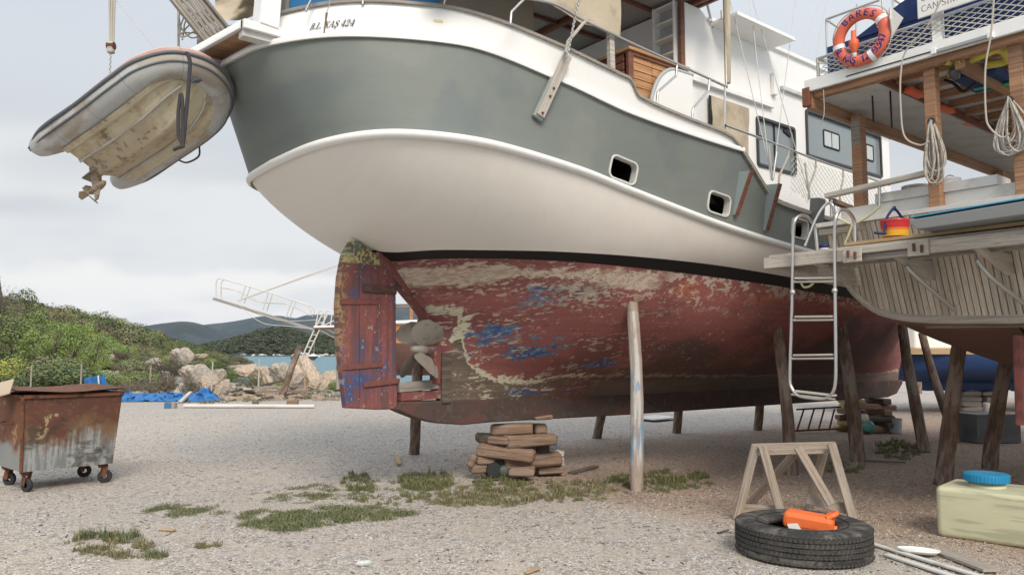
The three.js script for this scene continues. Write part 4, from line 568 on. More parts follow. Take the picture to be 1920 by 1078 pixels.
{ // rails and posts
  const a = q2(1550, 368, { u: 1.7 }), b = q2(1755, 321, { u: 1.7 }); obj('hand_rail', beam(a, b, 0.055, 0.09), M.paleWood, boat2); obj('hand_rail', beam(q2(1560, 376, { u: 1.72 }), q2(1620, 400, { v: 3.62 }), 0.05, 0.07), M.roughWood, boat2);
  for (const [px, y0, y1] of [[1560, 375, 408], [1650, 346, 392], [1748, 326, 380]]) obj('stanchion', cyl(q2(px, y0, { u: 1.7 }), q2(px, y1, { u: 1.7 }), 0.017, 0.017, 10), M.steel, boat2);
  const post = (u, v, y0, y1, w) => obj('canopy_post', box(w, y1 - y0, w, u - 1.9, (y0 + y1) / 2, v - 5.3, 0, 0, 0, 0.008), M.teak, boat2);
  post(2.42, 3.66, 3.05, 4.50, 0.125); post(1.72, 4.80, 3.05, 4.58, 0.115); post(1.72, 5.58, 3.05, 4.58, 0.12); post(6.9, 3.64, 3.05, 4.5, 0.12); post(6.9, 6.9, 3.05, 4.5, 0.12);
  obj('post_patch', box(0.005, 0.32, 0.10, 2.42 - 1.9 - 0.066, 4.28, 3.66 - 5.3), M.greyWood, boat2);
}
{ // canopy
  const u0 = 1.55, u1 = 8.6, v0 = 3.50, v1 = 7.1, y = 4.60;
  obj('roof_sheet', box(u1 - u0, 0.03, v1 - v0, (u0 + u1) / 2 - 1.9, y + 0.135, (v0 + v1) / 2 - 5.3), mat([0.72, 0.72, 0.70], 0.6), boat2);
  obj('fascia', box(0.04, 0.14, v1 - v0, u0 - 1.9 - 0.01, y + 0.10, (v0 + v1) / 2 - 5.3), M.white, boat2); obj('fascia_slot', box(0.012, 0.012, 1.2, u0 - 1.9 - 0.034, y + 0.075, 4.6 - 5.3), M.black, boat2);
  obj('aft_beam', box(0.08, 0.10, v1 - v0, u0 + 0.09 - 1.9, y + 0.01, (v0 + v1) / 2 - 5.3), M.teak, boat2); obj('edge_beam', box(u1 - u0, 0.17, 0.07, (u0 + u1) / 2 - 1.9, y - 0.075, v0 + 0.04 - 5.3), M.teak, boat2); obj('edge_end', box(0.05, 0.22, 0.09, u0 - 1.9 - 0.02, y - 0.03, v0 + 0.02 - 5.3), M.mahog, boat2);
  obj('soffit', box(u1 - u0 - 0.1, 0.02, 0.70, (u0 + u1) / 2 - 1.85, y - 0.02, v0 + 0.40 - 5.3), mat(rep(grime([0.60, 0.60, 0.59], [0.48, 0.48, 0.47], 0.7, 631), 1, 1), 0.7), boat2);
  obj('soffit_edge', box(u1 - u0 - 0.2, 0.10, 0.03, (u0 + u1) / 2 - 1.8, y + 0.03, v0 + 0.77 - 5.3), M.mahog, boat2);
  for (let i = 0; i < 13; i++) obj('rafter', box(0.055, 0.085, 2.75, 2.05 + i * 0.46 - 1.9, y + 0.07, 5.68 - 5.3), M.teak, boat2);
  obj('main_beam', beam(K2(1.66, 4.535, 5.10), K2(5.2, 4.535, 5.16), 0.13, 0.10), M.teak, boat2);
  const lp = K2(1.74, 4.49, 5.02); obj('deck_lamp', [put(lathe([[0, 0], [0.05, 0], [0.055, -0.04], [0.045, -0.10], [0, -0.12]], 14), lp.x, lp.y + 0.02, lp.z), box(0.10, 0.02, 0.10, lp.x, lp.y + 0.035, lp.z)], mat([0.06, 0.06, 0.065], 0.15), boat2);
  const tl = obj('tube_lamp', beam(K2(1.5, 4.655, 4.95), K2(1.5, 4.655, 5.42), 0.035, 0.03), mat([0.35, 0.36, 0.36], 0.4), boat2); for (const v of [4.93, 5.44]) obj('end_cap', box(0.05, 0.06, 0.05, 1.5 - 1.9, 4.66, v - 5.3), M.white, tl);
  for (const [x, l] of [[4.05, .3], [4.25, .42]]) obj('strap', box(0.03, l, 0.012, 2.0 - 1.9, y - 0.05 - l / 2, x - 5.3), M.black, boat2);
  obj('lamp_cable', tube([K2(1.72, 4.6, 5.05), K2(2.2, 4.63, 5.17), K2(2.9, 4.62, 5.2), K2(3.6, 4.63, 5.18)], 0.008, 5, 20), M.whiteOld, boat2);
  // guard rail, net, blue panels and board above
  const Y0 = y + 0.17, Y1 = 5.02, un = 1.62, T = (v, yy, u = un) => K2(u, yy, v);
  const vt = 7.0; obj('guard_rail', line([T(3.62, Y0), T(3.62, Y1), T(vt, Y1 + 0.06)], 0.018, 8), M.galv, boat2); obj('guard_rail', line([T(3.62, Y1), K2(5.0, Y1, 3.62)], 0.016, 8), M.galv, boat2);
  for (const v of [4.92, 5.78]) obj('rail_post', box(0.06, 0.95, 0.10, un + 0.02 - 1.9, Y0 + 0.47, v - 5.3), M.white, boat2);
  const g = [], s = 0.115, nv = Math.ceil((vt - 3.62) / s); for (const d of [1, -1]) for (let i = -5; i < nv; i++) { const p = []; for (let k = 0; k <= 6; k++) { const v = 3.62 + (i + (d > 0 ? k : 6 - k) * 0.85) * s, t = k / 6; if (v < 3.6 || v > vt) continue; p.push(T(v, lerp(Y0, Y1 + (v - 3.62) * 0.017, t), un - 0.012 + 0.01 * Math.sin(v * 9 + k))); } if (p.length > 1) g.push(line(p, 0.0055, 4)); } obj('rail_net', g, mat([0.60, 0.58, 0.53], 0.9), boat2, { kind: 'stuff' });
  const pan = (v, w, yb, h, nm) => obj(nm, grid(steps(4).map(t => steps(10).map(q => K2(un + 0.16 + 0.02 * fbm(q * 4, t * 3, 2, 641 + w), yb + h * t, v + w * (q - 0.5)))), p => [p.z, p.y]), M.navy, boat2);
  pan(4.27, 1.25, Y0 - 0.0, 0.42, 'blue_panel'); pan(5.35, 0.85, Y0, 0.42, 'blue_panel'); pan(6.4, 1.2, Y0, 0.6, 'blue_panel');
  obj('blue_panel_top', extr([[0, 0], [1.0, 0.0], [1.0, 0.36], [0.55, 0.24]], 0.02, 0.004).rotateY(-Math.PI / 2).translate(un - 1.72, Y0 + 0.40, 3.95 - 5.3), M.navy, boat2);
  const up = (p, q, r = 0.016) => obj('upper_rail', cyl(q2(...p, { u: 1.9 }), q2(...q, { u: 1.9 }), r, r, 8), M.galv, boat2); up([1550, 36], [1650, 0]); up([1550, 36], [1580, 56]); up([1655, 0], [1660, 60], 0.012); up([1675, -4], [1710, 22]); up([1608, 8], [1606, 70], 0.01); up([1550, 36], [1552, 108], 0.012);
  obj('mast', cyl(K2(3.4, 4.7, 3.75), K2(3.4, 9, 3.75), 0.075, 0.07, 14), M.white, boat2);
  const bd = obj('sign_board', box(0.015, 0.46, 1.15, 1.56 - 1.9, 5.16 + 0.14, 5.34 - 5.3, 0.0), M.white, boat2);
  const t = canvasTex(1024, 410, (c, w, h) => { c.fillStyle = '#eceae6'; c.fillRect(0, 0, w, h); c.fillStyle = '#6d6d70'; c.font = '82px sans-serif'; c.fillText('YOLCU SAYISI : 20', 24, 160); c.fillText('CAN YELEĞİ SAYISI : 24', 24, 262); c.fillText('CAN SİMİDİ SAYISI : 2', 24, 364); });
  const pl = new THREE.PlaneGeometry(1.13, 0.45); pl.rotateY(-Math.PI / 2); pl.translate(1.56 - 1.9 - 0.012, 5.30, 0.04); obj('lettering', pl, mat(t, 0.6), bd);
  const rf = q2(1672, 42, { u: 1.5 }); obj('radar_reflector', [extr([[0, .17], [.13, 0], [0, -.17], [-.15, 0]], 0.012, 0.002).rotateY(-Math.PI / 2).translate(rf.x, rf.y, rf.z), extr([[0, .17], [.10, 0], [0, -.17], [-.10, 0]], 0.012, 0.002).rotateY(0.3).translate(rf.x, rf.y, rf.z)], mat([0.66, 0.65, 0.62], 0.5), boat2);
}
// ---------------------------------------------------------------- things carried on that boat
const P2 = (px, py, k) => w2(q2(px, py, k));
{
  // ring buoy with painted letters
  const c = P2(1616, 70, { u: 1.48 }), ring = thing('lifebuoy', 'orange ring lifebuoy with blue lettering tied to the net of the canopy rail', 'lifebuoy', c, TH);
  const tx = canvasTex(2048, 256, (x, w, h) => { x.fillStyle = '#dd6d55'; x.fillRect(0, 0, w, h); x.fillStyle = 'rgba(200,80,55,0.5)'; for (let i = 0; i < 60; i++) x.fillRect((i * 613) % w, (i * 97) % h, 60 + (i * 31) % 90, 5); x.fillStyle = '#2c2a6e'; x.textAlign = 'center'; x.textBaseline = 'middle'; x.font = 'bold 150px sans-serif';
    const put_ = (s, a0, a1, flip) => { const n = s.length; [...s].forEach((ch, i) => { const a = lerp(a0, a1, n > 1 ? i / (n - 1) : 0.5); x.save(); x.translate(((a % 360) + 360) % 360 / 360 * w, flip ? h * 0.5 : h * 0.5); x.scale(1, -1); x.rotate(flip ? Math.PI : 0); x.scale(-0.95, 1); x.fillText(ch, 0, 0); x.restore(); }); };
    put_('BARES', 128, 52, false); put_('BL KAŞ 1299347', 198, 343, true); }, true);
  const g = new THREE.TorusGeometry(0.255, 0.062, 16, 64); g.scale(1, 1, 0.8); const uv = g.attributes.uv; for (let i = 0; i < uv.count; i++) { let v = uv.getY(i) + 0.25; if (v > 1) v -= 1; uv.setY(i, uv.getY(i)); }
  // v = 0.25 faces +z: letters sit there
  for (let i = 0; i < uv.count; i++) uv.setY(i, clamp((uv.getY(i) - 0.25) * 2 + 0.5, 0.01, 0.99));
  const turnIn = x => x.rotateY(-Math.PI / 2); obj('ring', turnIn(g), mat(tx, 0.55, { bumpMap: bFine, bumpScale: 0.001 }), ring);
  for (const a of [28, 190, 296]) { const b = new THREE.TorusGeometry(0.0655, 0.0, 3, 3), t0 = new THREE.CylinderGeometry(0.066, 0.066, 0.05, 20, 1, true); t0.scale(1, 1, 0.82); t0.translate(0.255, 0, 0); t0.rotateZ(a * Math.PI / 180); obj('band', turnIn(t0), M.white, ring); }
  obj('grab_line', turnIn(tube(steps(24).map(t => { const a = t * Math.PI * 2, r = 0.315 + 0.03 * Math.abs(Math.sin(a * 2)); return V(Math.cos(a) * r, Math.sin(a) * r, 0); }), 0.006, 5, 80, true)), M.rope, ring);
  const l = thing('rescue_light', 'orange bottle-shaped rescue light hanging inside the ring lifebuoy', 'rescue light', P2(1602, 78, { u: 1.46 }), TH); obj('body', lathe([[0, 0.13], [0.025, 0.12], [0.028, 0.03], [0.05, 0.01], [0.052, -0.05], [0.035, -0.08], [0.03, -0.13], [0, -0.135]], 16), M.orange, l); obj('cap', put(lathe([[0.0, 0], [0.028, 0], [0.02, -0.05], [0, -0.055]], 12), 0, -0.13, 0), M.whiteOld, l);
}
function coil(name, label, c, turns, w, h, seed, m = M.rope) {     // a hank hung on a peg
  const R = rng(seed), t = thing(name, label, 'rope', c, TH), pts = [];
  for (let i = 0; i < turns; i++) { const ww = w * (0.55 + 0.6 * R()), hh = h * (0.8 + 0.35 * R()), off = (R() - 0.5) * w * 0.5, dz = -0.03 - 0.05 * R(); for (let k = 0; k < 10; k++) { const a = k / 10 * Math.PI * 2; pts.push(V(dz + (R() - 0.5) * 0.02, -hh / 2 + Math.cos(a) * hh / 2 + (R() - 0.5) * 0.015, off * (1 - Math.cos(a)) * 0.5 + Math.sin(a) * ww / 2 * (0.55 - 0.45 * Math.cos(a)))); } }
  obj('hank', tube(pts, 0.0085, 5, turns * 26), m, t); obj('tie', put(clean(new THREE.TorusGeometry(0.03, 0.012, 6, 12)), -0.06, -0.03, 0, 0, Math.PI / 2), M.ropeDark, t); return t;
}
coil('coiled_rope', 'coil of speckled rope hung on the middle teak canopy post above the handrail', P2(1752, 224, { u: 1.64 }), 13, 0.22, 0.62, 701);
coil('coiled_rope', 'large loose coil of pale rope on the canopy post at the right edge', P2(1898, 184, { u: 1.64 }), 17, 0.34, 0.52, 702);
lone('hanging_rope', tube([[1775, -20], [1740, 50], [1700, 95], [1690, 140], [1690, 200], [1697, 255], [1725, 272], [1745, 265]].map(p => P2(...p, { u: 1.4 })), 0.0095, 6, 60), M.rope, 'speckled rope looping from above the sign board down to the middle canopy post', 'rope');
lone('hanging_rope', tube([[1866, -20], [1860, 60], [1849, 130], [1850, 215], [1858, 240], [1880, 258], [1895, 250]].map(p => P2(...p, { u: 1.42 })), 0.0095, 6, 60), M.rope, 'speckled rope hanging down in front of the beam lamp toward the right coil', 'rope');
lone('hanging_rope', tube([[1545, 168], [1546, 215], [1537, 235]].map(p => P2(...p, { u: 1.5 })), 0.005, 5, 16), M.rope, 'thin line dangling from the corner of the wooden canopy', 'rope');
function bucket(name, label, cat, c, r, h, m, bands, handle) { const t = thing(name, label, cat, c, 0.4); obj('body', lathe([[0, 0], [r * 0.86, 0], [r * 0.88, 0.01], [r, h - 0.02], [r * 1.04, h - 0.018], [r * 1.04, h], [r * 0.97, h], [r * 0.86, 0.02], [0, 0.02]], 28), m, t); for (const [y0, y1, mm, nm] of bands) { const rr_ = y => lerp(r * 0.88, r, y / h) + 0.002; obj(nm ?? 'band', lathe([[rr_(y0), y0], [rr_(y1), y1]], 28), mm, t); } if (handle) obj('handle', tube(steps(10).map(q => V(r * 1.02 * Math.cos(q * Math.PI), h * 0.85 + handle * Math.sin(q * Math.PI), 0.01)), 0.006, 5, 24), M.galv, t); return t; }
{
  const red = mat([0.55, 0.03, 0.035], 0.35), yel = mat([0.75, 0.42, 0.03], 0.35); const t = bucket('paint_bucket', 'red and yellow paint bucket with a blue rope handle on the boarding platform', 'bucket', P2(1680, 445, { u: 1.25 }), 0.135, 0.17, red, [[0.004, 0.06, yel, 'yellow_band'], [0.06, 0.085, mat([0.70, 0.20, 0.03], 0.35), 'orange_band']], 0);
  obj('rope_handle', tube([V(-0.15, 0.06, 0), V(-0.10, 0.2, 0), V(-0.02, 0.3, 0.02), V(0.02, 0.28, -0.02), V(0.0, 0.3, 0), V(0.10, 0.21, 0), V(0.145, 0.12, 0)], 0.013, 7, 50), M.ropeNavy, t); obj('rope_tail', tube([V(-0.15, 0.06, 0), V(-0.2, 0.02, 0.04), V(-0.27, 0.03, 0.0), V(-0.3, 0.015, 0.05), V(-0.22, 0.015, 0.08)], 0.013, 7, 30), M.ropeNavy, t);
}
bucket('paint_bucket', 'grey lidded paint bucket standing on the transom top by the handrail', 'bucket', P2(1720, 392, { u: 2.0 }), 0.135, 0.25, mat(rep(grime([0.33, 0.34, 0.32], [0.5, 0.48, 0.42], 1, 711), 3, 3), 0.6), [[0.20, 0.215, M.whiteOld, 'rim']], 0.02);
bucket('paint_bucket', 'tall white bucket with red print behind the middle canopy post', 'bucket', P2(1785, 388, { u: 2.1 }), 0.10, 0.30, M.white, [[0.13, 0.17, mat([0.6, 0.2, 0.18], 0.5), 'red_print'], [0.05, 0.08, mat([0.6, 0.3, 0.28], 0.5), 'red_print']], 0.08);
bucket('paint_tin', 'small blue and white paint tin on the platform behind the ladder', 'tin', P2(1546, 469, { u: 1.2 }), 0.055, 0.055, mat([0.03, 0.035, 0.16], 0.4), [[0.004, 0.02, M.white, 'white_band']], 0);
{ const t = thing('blue_board', 'board with a light blue top resting across the excursion boat platform', 'board', P2(1850, 418, { u: 1.15 }), TH); const g = extr([[-0.45, 0.0], [-0.38, -0.06], [1.4, -0.03], [1.4, 0.1], [-0.45, 0.035]], 0.5, 0.008); g.rotateY(-Math.PI / 2); obj('board', g, mat([0.22, 0.23, 0.23], 0.7), t); obj('blue_top', box(0.5, 0.012, 1.84, -0.25, 0.09, 0.48, -0.035), mat([0.05, 0.30, 0.50], 0.6), t); }
{ const G_ = [[3.62, 3.3], [3.7, 3.32]], t = thing('garden_hose', 'yellow hose lying over the transom top beside the handrail', 'hose', P2(1600, 420, { u: 1.6 }), TH); const o = P2(1600, 420, { u: 1.6 }); obj('hose', tube([[1650, 388], [1625, 408], [1600, 420], [1578, 412], [1560, 404]].map(p => t.worldToLocal(P2(...p, { u: 1.52 }))), 0.012, 6, 40), M.hose, t); obj('hose_end', tube([[1600, 418], [1592, 440], [1584, 458]].map(p => t.worldToLocal(P2(...p, { u: 1.45 }))), 0.012, 6, 20), M.hose, t); }
lone('hose_loop', tube([[1502, 528], [1508, 538], [1520, 536], [1528, 528]].map(p => P2(...p, { u: 1.05 })), 0.013, 6, 24), M.hose, 'short loop of yellow hose hanging below the platform behind the ladder', 'hose');
{ // stowed under the canopy
  const vest = (px, py, u, l, sz) => { const c = P2(px, py, { y: 4.60 }); return lone('life_jacket', put(jitterGeo(box(sz * 1.3, 0.06, 0.10, 0, 0, 0, 0, 0, 0, 0.02), 0.03, 8, px), 0, 0, 0, 0, TH), M.orange, l, 'life jacket', 'orange life jackets tucked under the canopy', c); };
  vest(1716, 174, 2.2, 'orange life jacket nearest the corner, tucked on the ceiling ledge of the canopy', 0.28); vest(1774, 205, 2.75, 'orange life jacket just beyond the middle canopy post on the ceiling ledge', 0.26); vest(1815, 233, 3.2, 'orange life jacket on the ceiling ledge, left of the right coil of rope', 0.3);
  const y1 = tube([[1772, 112], [1800, 118], [1840, 104], [1872, 92], [1888, 100], [1886, 114], [1850, 122]].map(p => P2(...p, { y: 4.585 })), 0.045, 8, 50); lone('pool_noodle', y1, mat([0.62, 0.52, 0.10], 0.8), 'curled yellow foam noodle stowed between the canopy rafters', 'pool noodle'); lone('pool_noodle', tube([[1808, 112], [1795, 128], [1784, 138]].map(p => P2(...p, { y: 4.55 })), 0.04, 8, 16), mat([0.62, 0.52, 0.10], 0.8), 'short yellow foam noodle end poking down beside the beam lamp', 'pool noodle');
  const bc = thing('buoyancy_vest', 'dark blue buoyancy vest with black straps stowed under the canopy beam', 'vest', P2(1848, 148, { y: 4.56 }), TH); obj('body', jitterGeo(box(0.6, 0.10, 0.42, 0, 0, 0, 0, 0, 0, 0.04), 0.08, 6, 3), mat([0.02, 0.045, 0.13], 0.8), bc); obj('strap', tube([V(-0.25, 0.02, -0.3), V(-0.27, -0.06, -0.2), V(-0.26, -0.16, -0.12), V(-0.25, -0.1, 0)], 0.018, 6, 20), M.black, bc);
  const fn = thing('swim_fin', 'bright green swim fin stowed under the canopy beam', 'swim fin', P2(1868, 163, { y: 4.50 }), TH); obj('blade', extr([[-0.2, -0.02], [0.1, -0.09], [0.26, -0.07], [0.26, 0.07], [0.1, 0.05]], 0.03, 0.006).rotateX(-1.2).rotateY(-1.3), mat([0.03, 0.42, 0.16], 0.5), fn);
}

// ---------------------------------------------------------------- the inflatable hung from the stern
function sweepTube(pts, rad, n = 90, m = 18, closedEnds = true) {
  const c = new THREE.CatmullRomCurve3(pts, false, 'catmullrom', 0.5), fr = c.computeFrenetFrames(n, false), rows = [];
  let up = V(0, 1, 0); for (let j = 0; j <= m; j++) { const a = j / m * Math.PI * 2, row = []; for (let i = 0; i <= n; i++) { const t = i / n, p = c.getPointAt(t), tg = c.getTangentAt(t), b = tg.clone().cross(up).normalize(), nn = b.clone().cross(tg).normalize(), r = rad(t); row.push(p.addScaledVector(b, Math.cos(a) * r).addScaledVector(nn, Math.sin(a) * r)); } rows.push(row); }
  return grid(rows.reverse(), (p, u, v) => [u, 1 - v]);
}
{
  const rib = new THREE.Group(); rib.name = numbered('inflatable_dinghy'); scene.add(rib); rib.position.set(-3.87, 4.12, -8.0); rib.rotation.set(-0.20, -0.42, 0.34, 'YZX'); rib.scale.setScalar(0.92); rib.updateMatrixWorld();
  tag(rib, 'grey inflatable dinghy with stained hull and red stripe hanging tilted off the stern', 'dinghy');
  const Wd = 0.5, side = s => [V(-1.28, -0.02, s * (Wd + 0.02)), V(-0.9, 0, s * Wd), V(-0.3, 0.02, s * Wd), V(0.25, 0.06, s * Wd), V(0.52, 0.12, s * (Wd - 0.04)), V(0.76, 0.19, s * 0.30)];
  const path = [...side(1), V(0.86, 0.22, 0), ...side(-1).reverse()];
  const rad = t => { const e = Math.min(t, 1 - t) * 4.6; return e < 0.30 ? lerp(0.05, 0.185, Math.sqrt(clamp(e / 0.30))) : 0.185; };
  const tT = tex(1024, 256, (x, y, u, v) => { const n = fbm(u * 14, v * 6, 5, 801, 14, 6), m = fbm(u * 60, v * 20, 3, 803, 60, 20), a = v * 360; let c = [0.50, 0.51, 0.50].map(k => k * (0.9 + 0.18 * n)); c = mix3(c, [0.36, 0.30, 0.235], ss(0.48, 0.64, n * 0.7 + m * 0.3) * 0.45); if (a > 180) c = mix3(c, [0.33, 0.27, 0.20], ss(0.42, 0.62, n) * 0.6);
    const out = ss(12, 6, Math.abs(a - 17)) * ss(0.2, 0.26, u) * ss(0.8, 0.74, u); c = mix3(c, mix3([0.42, 0.13, 0.075], [0.50, 0.33, 0.26], m), out * 0.9); if (Math.abs(((u * 9) % 1) - 0.5) > 0.492) c = c.map(k => k * 0.7); return c; });
  const mT = mat(tT, 0.55, { bumpMap: bLumpy, bumpScale: 0.004 }); obj('tube', sweepTube(path, rad), mT, rib);
  const strake = (dy, dr, r, m) => { const q = path.map((p, i) => { const a = path[Math.max(0, i - 1)], b = path[Math.min(path.length - 1, i + 1)], t = b.clone().sub(a).normalize(), o = t.clone().cross(V(0, 1, 0)).normalize(), k = (i === 0 || i === path.length - 1) ? 0.05 : 0.185; return p.clone().addScaledVector(o, Math.sqrt(Math.max(0, 1 - dy * dy)) * (k + dr)).add(V(0, dy * k, 0)); }); return tube(q, r, 7, 110); };
  const mSt = mat([0.115, 0.13, 0.15], 0.6); obj('rubbing_strake', strake(-0.05, 0.006, 0.022, mSt), mSt, rib); obj('rubbing_strake', strake(-0.55, 0.004, 0.013, mSt), mSt, rib);
  // moulded bottom
  const tB = tex(512, 512, (x, y, u, v) => { const n = fbm(u * 6, v * 6, 5, 811, 6, 6), m = fbm(u * 44, v * 44, 3, 813, 44, 44), st = fbm(u * 3, v * 22, 4, 815, 3, 22), gr = fbm(u * 9, v * 5, 4, 817, 9, 5); let c = mix3([0.62, 0.55, 0.40], [0.50, 0.41, 0.28], ss(.35, .65, n)); c = mix3(c, [0.33, 0.21, 0.12], ss(0.46, 0.68, st * 0.5 + m * 0.25 + gr * .25) * 0.6); return mix3(c, [0.14, 0.13, 0.105], ss(0.6, 0.7, m * .5 + n * .5) * 0.75); });
  const tubeZ = x => mono([-1.28, -.9, .25, .52, .76, .86], [.52, .5, .5, .46, .30, 0.08], x), tubeY = x => mono([-1.28, -.9, -.3, .25, .52, .76, .86], [-.02, 0, .02, .06, .12, .19, .22], x);
  const hullP = (x, z) => { const half = Math.max(0.01, tubeZ(x) - 0.03), dz = Math.abs(z), ky = mono([-.88, -.3, .2, .55, .8, .88], [-.34, -.34, -.30, -.15, 0.05, .14], x), cy = tubeY(x) - mono([-1.02, .2, .6, .88], [.17, .17, .15, .10], x); let yy = lerp(ky, cy, Math.pow(dz, 0.85)); if (dz > 0.50 && dz < 0.58) yy -= 0.028; if (dz > 0.80) yy -= 0.03 * ss(0.80, 0.84, dz); return V(x, yy, z * half); };
  const bot = steps(30).map(t => { const x = lerp(-0.86, 0.84, t); return steps(40).map(w => hullP(x, w * 2 - 1)); });
  obj('hull_bottom', grid(bot, p => [p.x * 0.5, p.z * 0.5]), mat(tB, 0.5, { bumpMap: bFine, bumpScale: 0.002 }), rib);
  obj('spray_rail', tube(steps(16).map(t => hullP(lerp(-0.85, 0.72, t), 0.54)).map(p => p.add(V(0, -0.004, 0))), 0.014, 6, 40), mT, rib); obj('spray_rail', tube(steps(16).map(t => hullP(lerp(-0.85, 0.72, t), -0.54)).map(p => p.add(V(0, -0.004, 0))), 0.014, 6, 40), mT, rib);
  const mDirt = mat(rep(tB.clone(), 1, 1), 0.7); mDirt.color.setRGB(0.62, 0.56, 0.52);
  obj('transom', extr([[-0.43, 0.12], [0.43, 0.12], [0.43, -0.14], [0.0, -0.30], [-0.43, -0.14]], 0.04, 0.004).rotateY(Math.PI / 2).translate(-0.88, 0, 0), mDirt, rib);
  obj('bow_pad', box(0.26, 0.03, 0.08, 0.86, 0.06, 0.02, 0, Math.PI / 2, 0.5, 0.012), mSt, rib);
  // outboard leg, cavitation plate, propeller, skeg
  const om = mat(rep(grime([0.30, 0.24, 0.17], [0.15, 0.11, 0.08], 0.9, 821), 3, 3), 0.6, { bumpMap: bFine, bumpScale: 0.003 }), leg = new THREE.Group(); leg.name = 'outboard_leg'; leg.position.set(-0.95, -0.15, 0.0); leg.rotation.set(0, 0, 0.12); rib.add(leg);
  obj('housing', [extr([[-0.07, 0.25], [0.08, 0.25], [0.065, -0.12], [0.055, -0.36], [-0.04, -0.36], [-0.065, -0.12]], 0.075, 0.02).translate(0, 0, -0.037), box(0.26, 0.02, 0.15, -0.02, -0.13, 0, 0, 0, 0, 0.008)], om, leg);
  const tor = lathe([[0.0, -0.15], [0.03, -0.11], [0.046, -0.02], [0.045, 0.06], [0.03, 0.12], [0, 0.16]], 14); tor.rotateZ(-Math.PI / 2); obj('gear_case', put(tor, 0, -0.34, 0), om, leg); obj('skeg', extr([[-0.06, -0.36], [0.06, -0.36], [0.0, -0.50], [-0.05, -0.50]], 0.018, 0.005).translate(0, 0, -0.009), om, leg);
  obj('propeller', steps(2).map((t, i) => { const s = extr([[-0.012, 0], [0.012, 0], [0.055, 0.06], [0.05, 0.13], [-0.01, 0.145], [-0.05, 0.10]], 0.008, 0.002); s.rotateY(1.0); s.rotateX(i * 2.094); return s.translate(-0.17, -0.34, 0); }), om, leg);
  const cap = q => rib.worldToLocal(q);
  obj('lifting_bridle', tube([V(-0.9, 0.14, 0.3), V(-0.86, 0.3, 0.32), V(-0.8, 0.45, 0.35)], 0.008, 5, 10), M.ropeDark, rib);
  obj('side_handle', tube([V(-0.35, -0.04, -0.70), V(-0.28, -0.08, -0.77), V(-0.1, -0.07, -0.79), V(0.0, 0.0, -0.72)], 0.012, 6, 20), mat([0.10, 0.06, 0.055], 0.8), rib);
  obj('valve', put(clean(new THREE.SphereGeometry(0.045, 12, 8)), -1.22, 0.13, 0.5), mSt, rib);
  // dark painter slung over the bow and knotted under the hull
  const dp = (px, py, z) => Z(px, py, z), pl = [[346, 97, 7.55], [352, 108, 7.42], [353, 130, 7.33], [350, 170, 7.32], [347, 210, 7.36], [343, 245, 7.40], [338, 276, 7.44], [330, 280, 7.44], [338, 270, 7.42], [335, 235, 7.40], [337, 195, 7.36], [340, 178, 7.34], [343, 200, 7.36], [341, 250, 7.40], [340, 272, 7.42], [322, 282, 7.46]].map(p => dp(...p));
  const ropeA = [[349, 98], [355, 115], [354, 140], [351, 180], [347, 220], [344, 255], [341, 276]], ropeB = [[324, 281], [334, 276], [343, 274], [334, 255], [333, 215], [336, 186], [338, 175], [341, 190], [341, 230], [342, 268], [330, 279]];
  const zz = 7.18; lone('painter_rope', [tube(ropeA.map(p => dp(...p, zz)), 0.019, 7, 60)], M.ropeDark, 'thick black rope slung over the bow of the dinghy', 'rope'); lone('painter_rope', [tube(ropeB.map(p => dp(...p, zz - 0.02)), 0.017, 7, 70)], M.ropeDark, 'knotted black rope loop hanging against the stained bottom of the dinghy', 'rope');
}
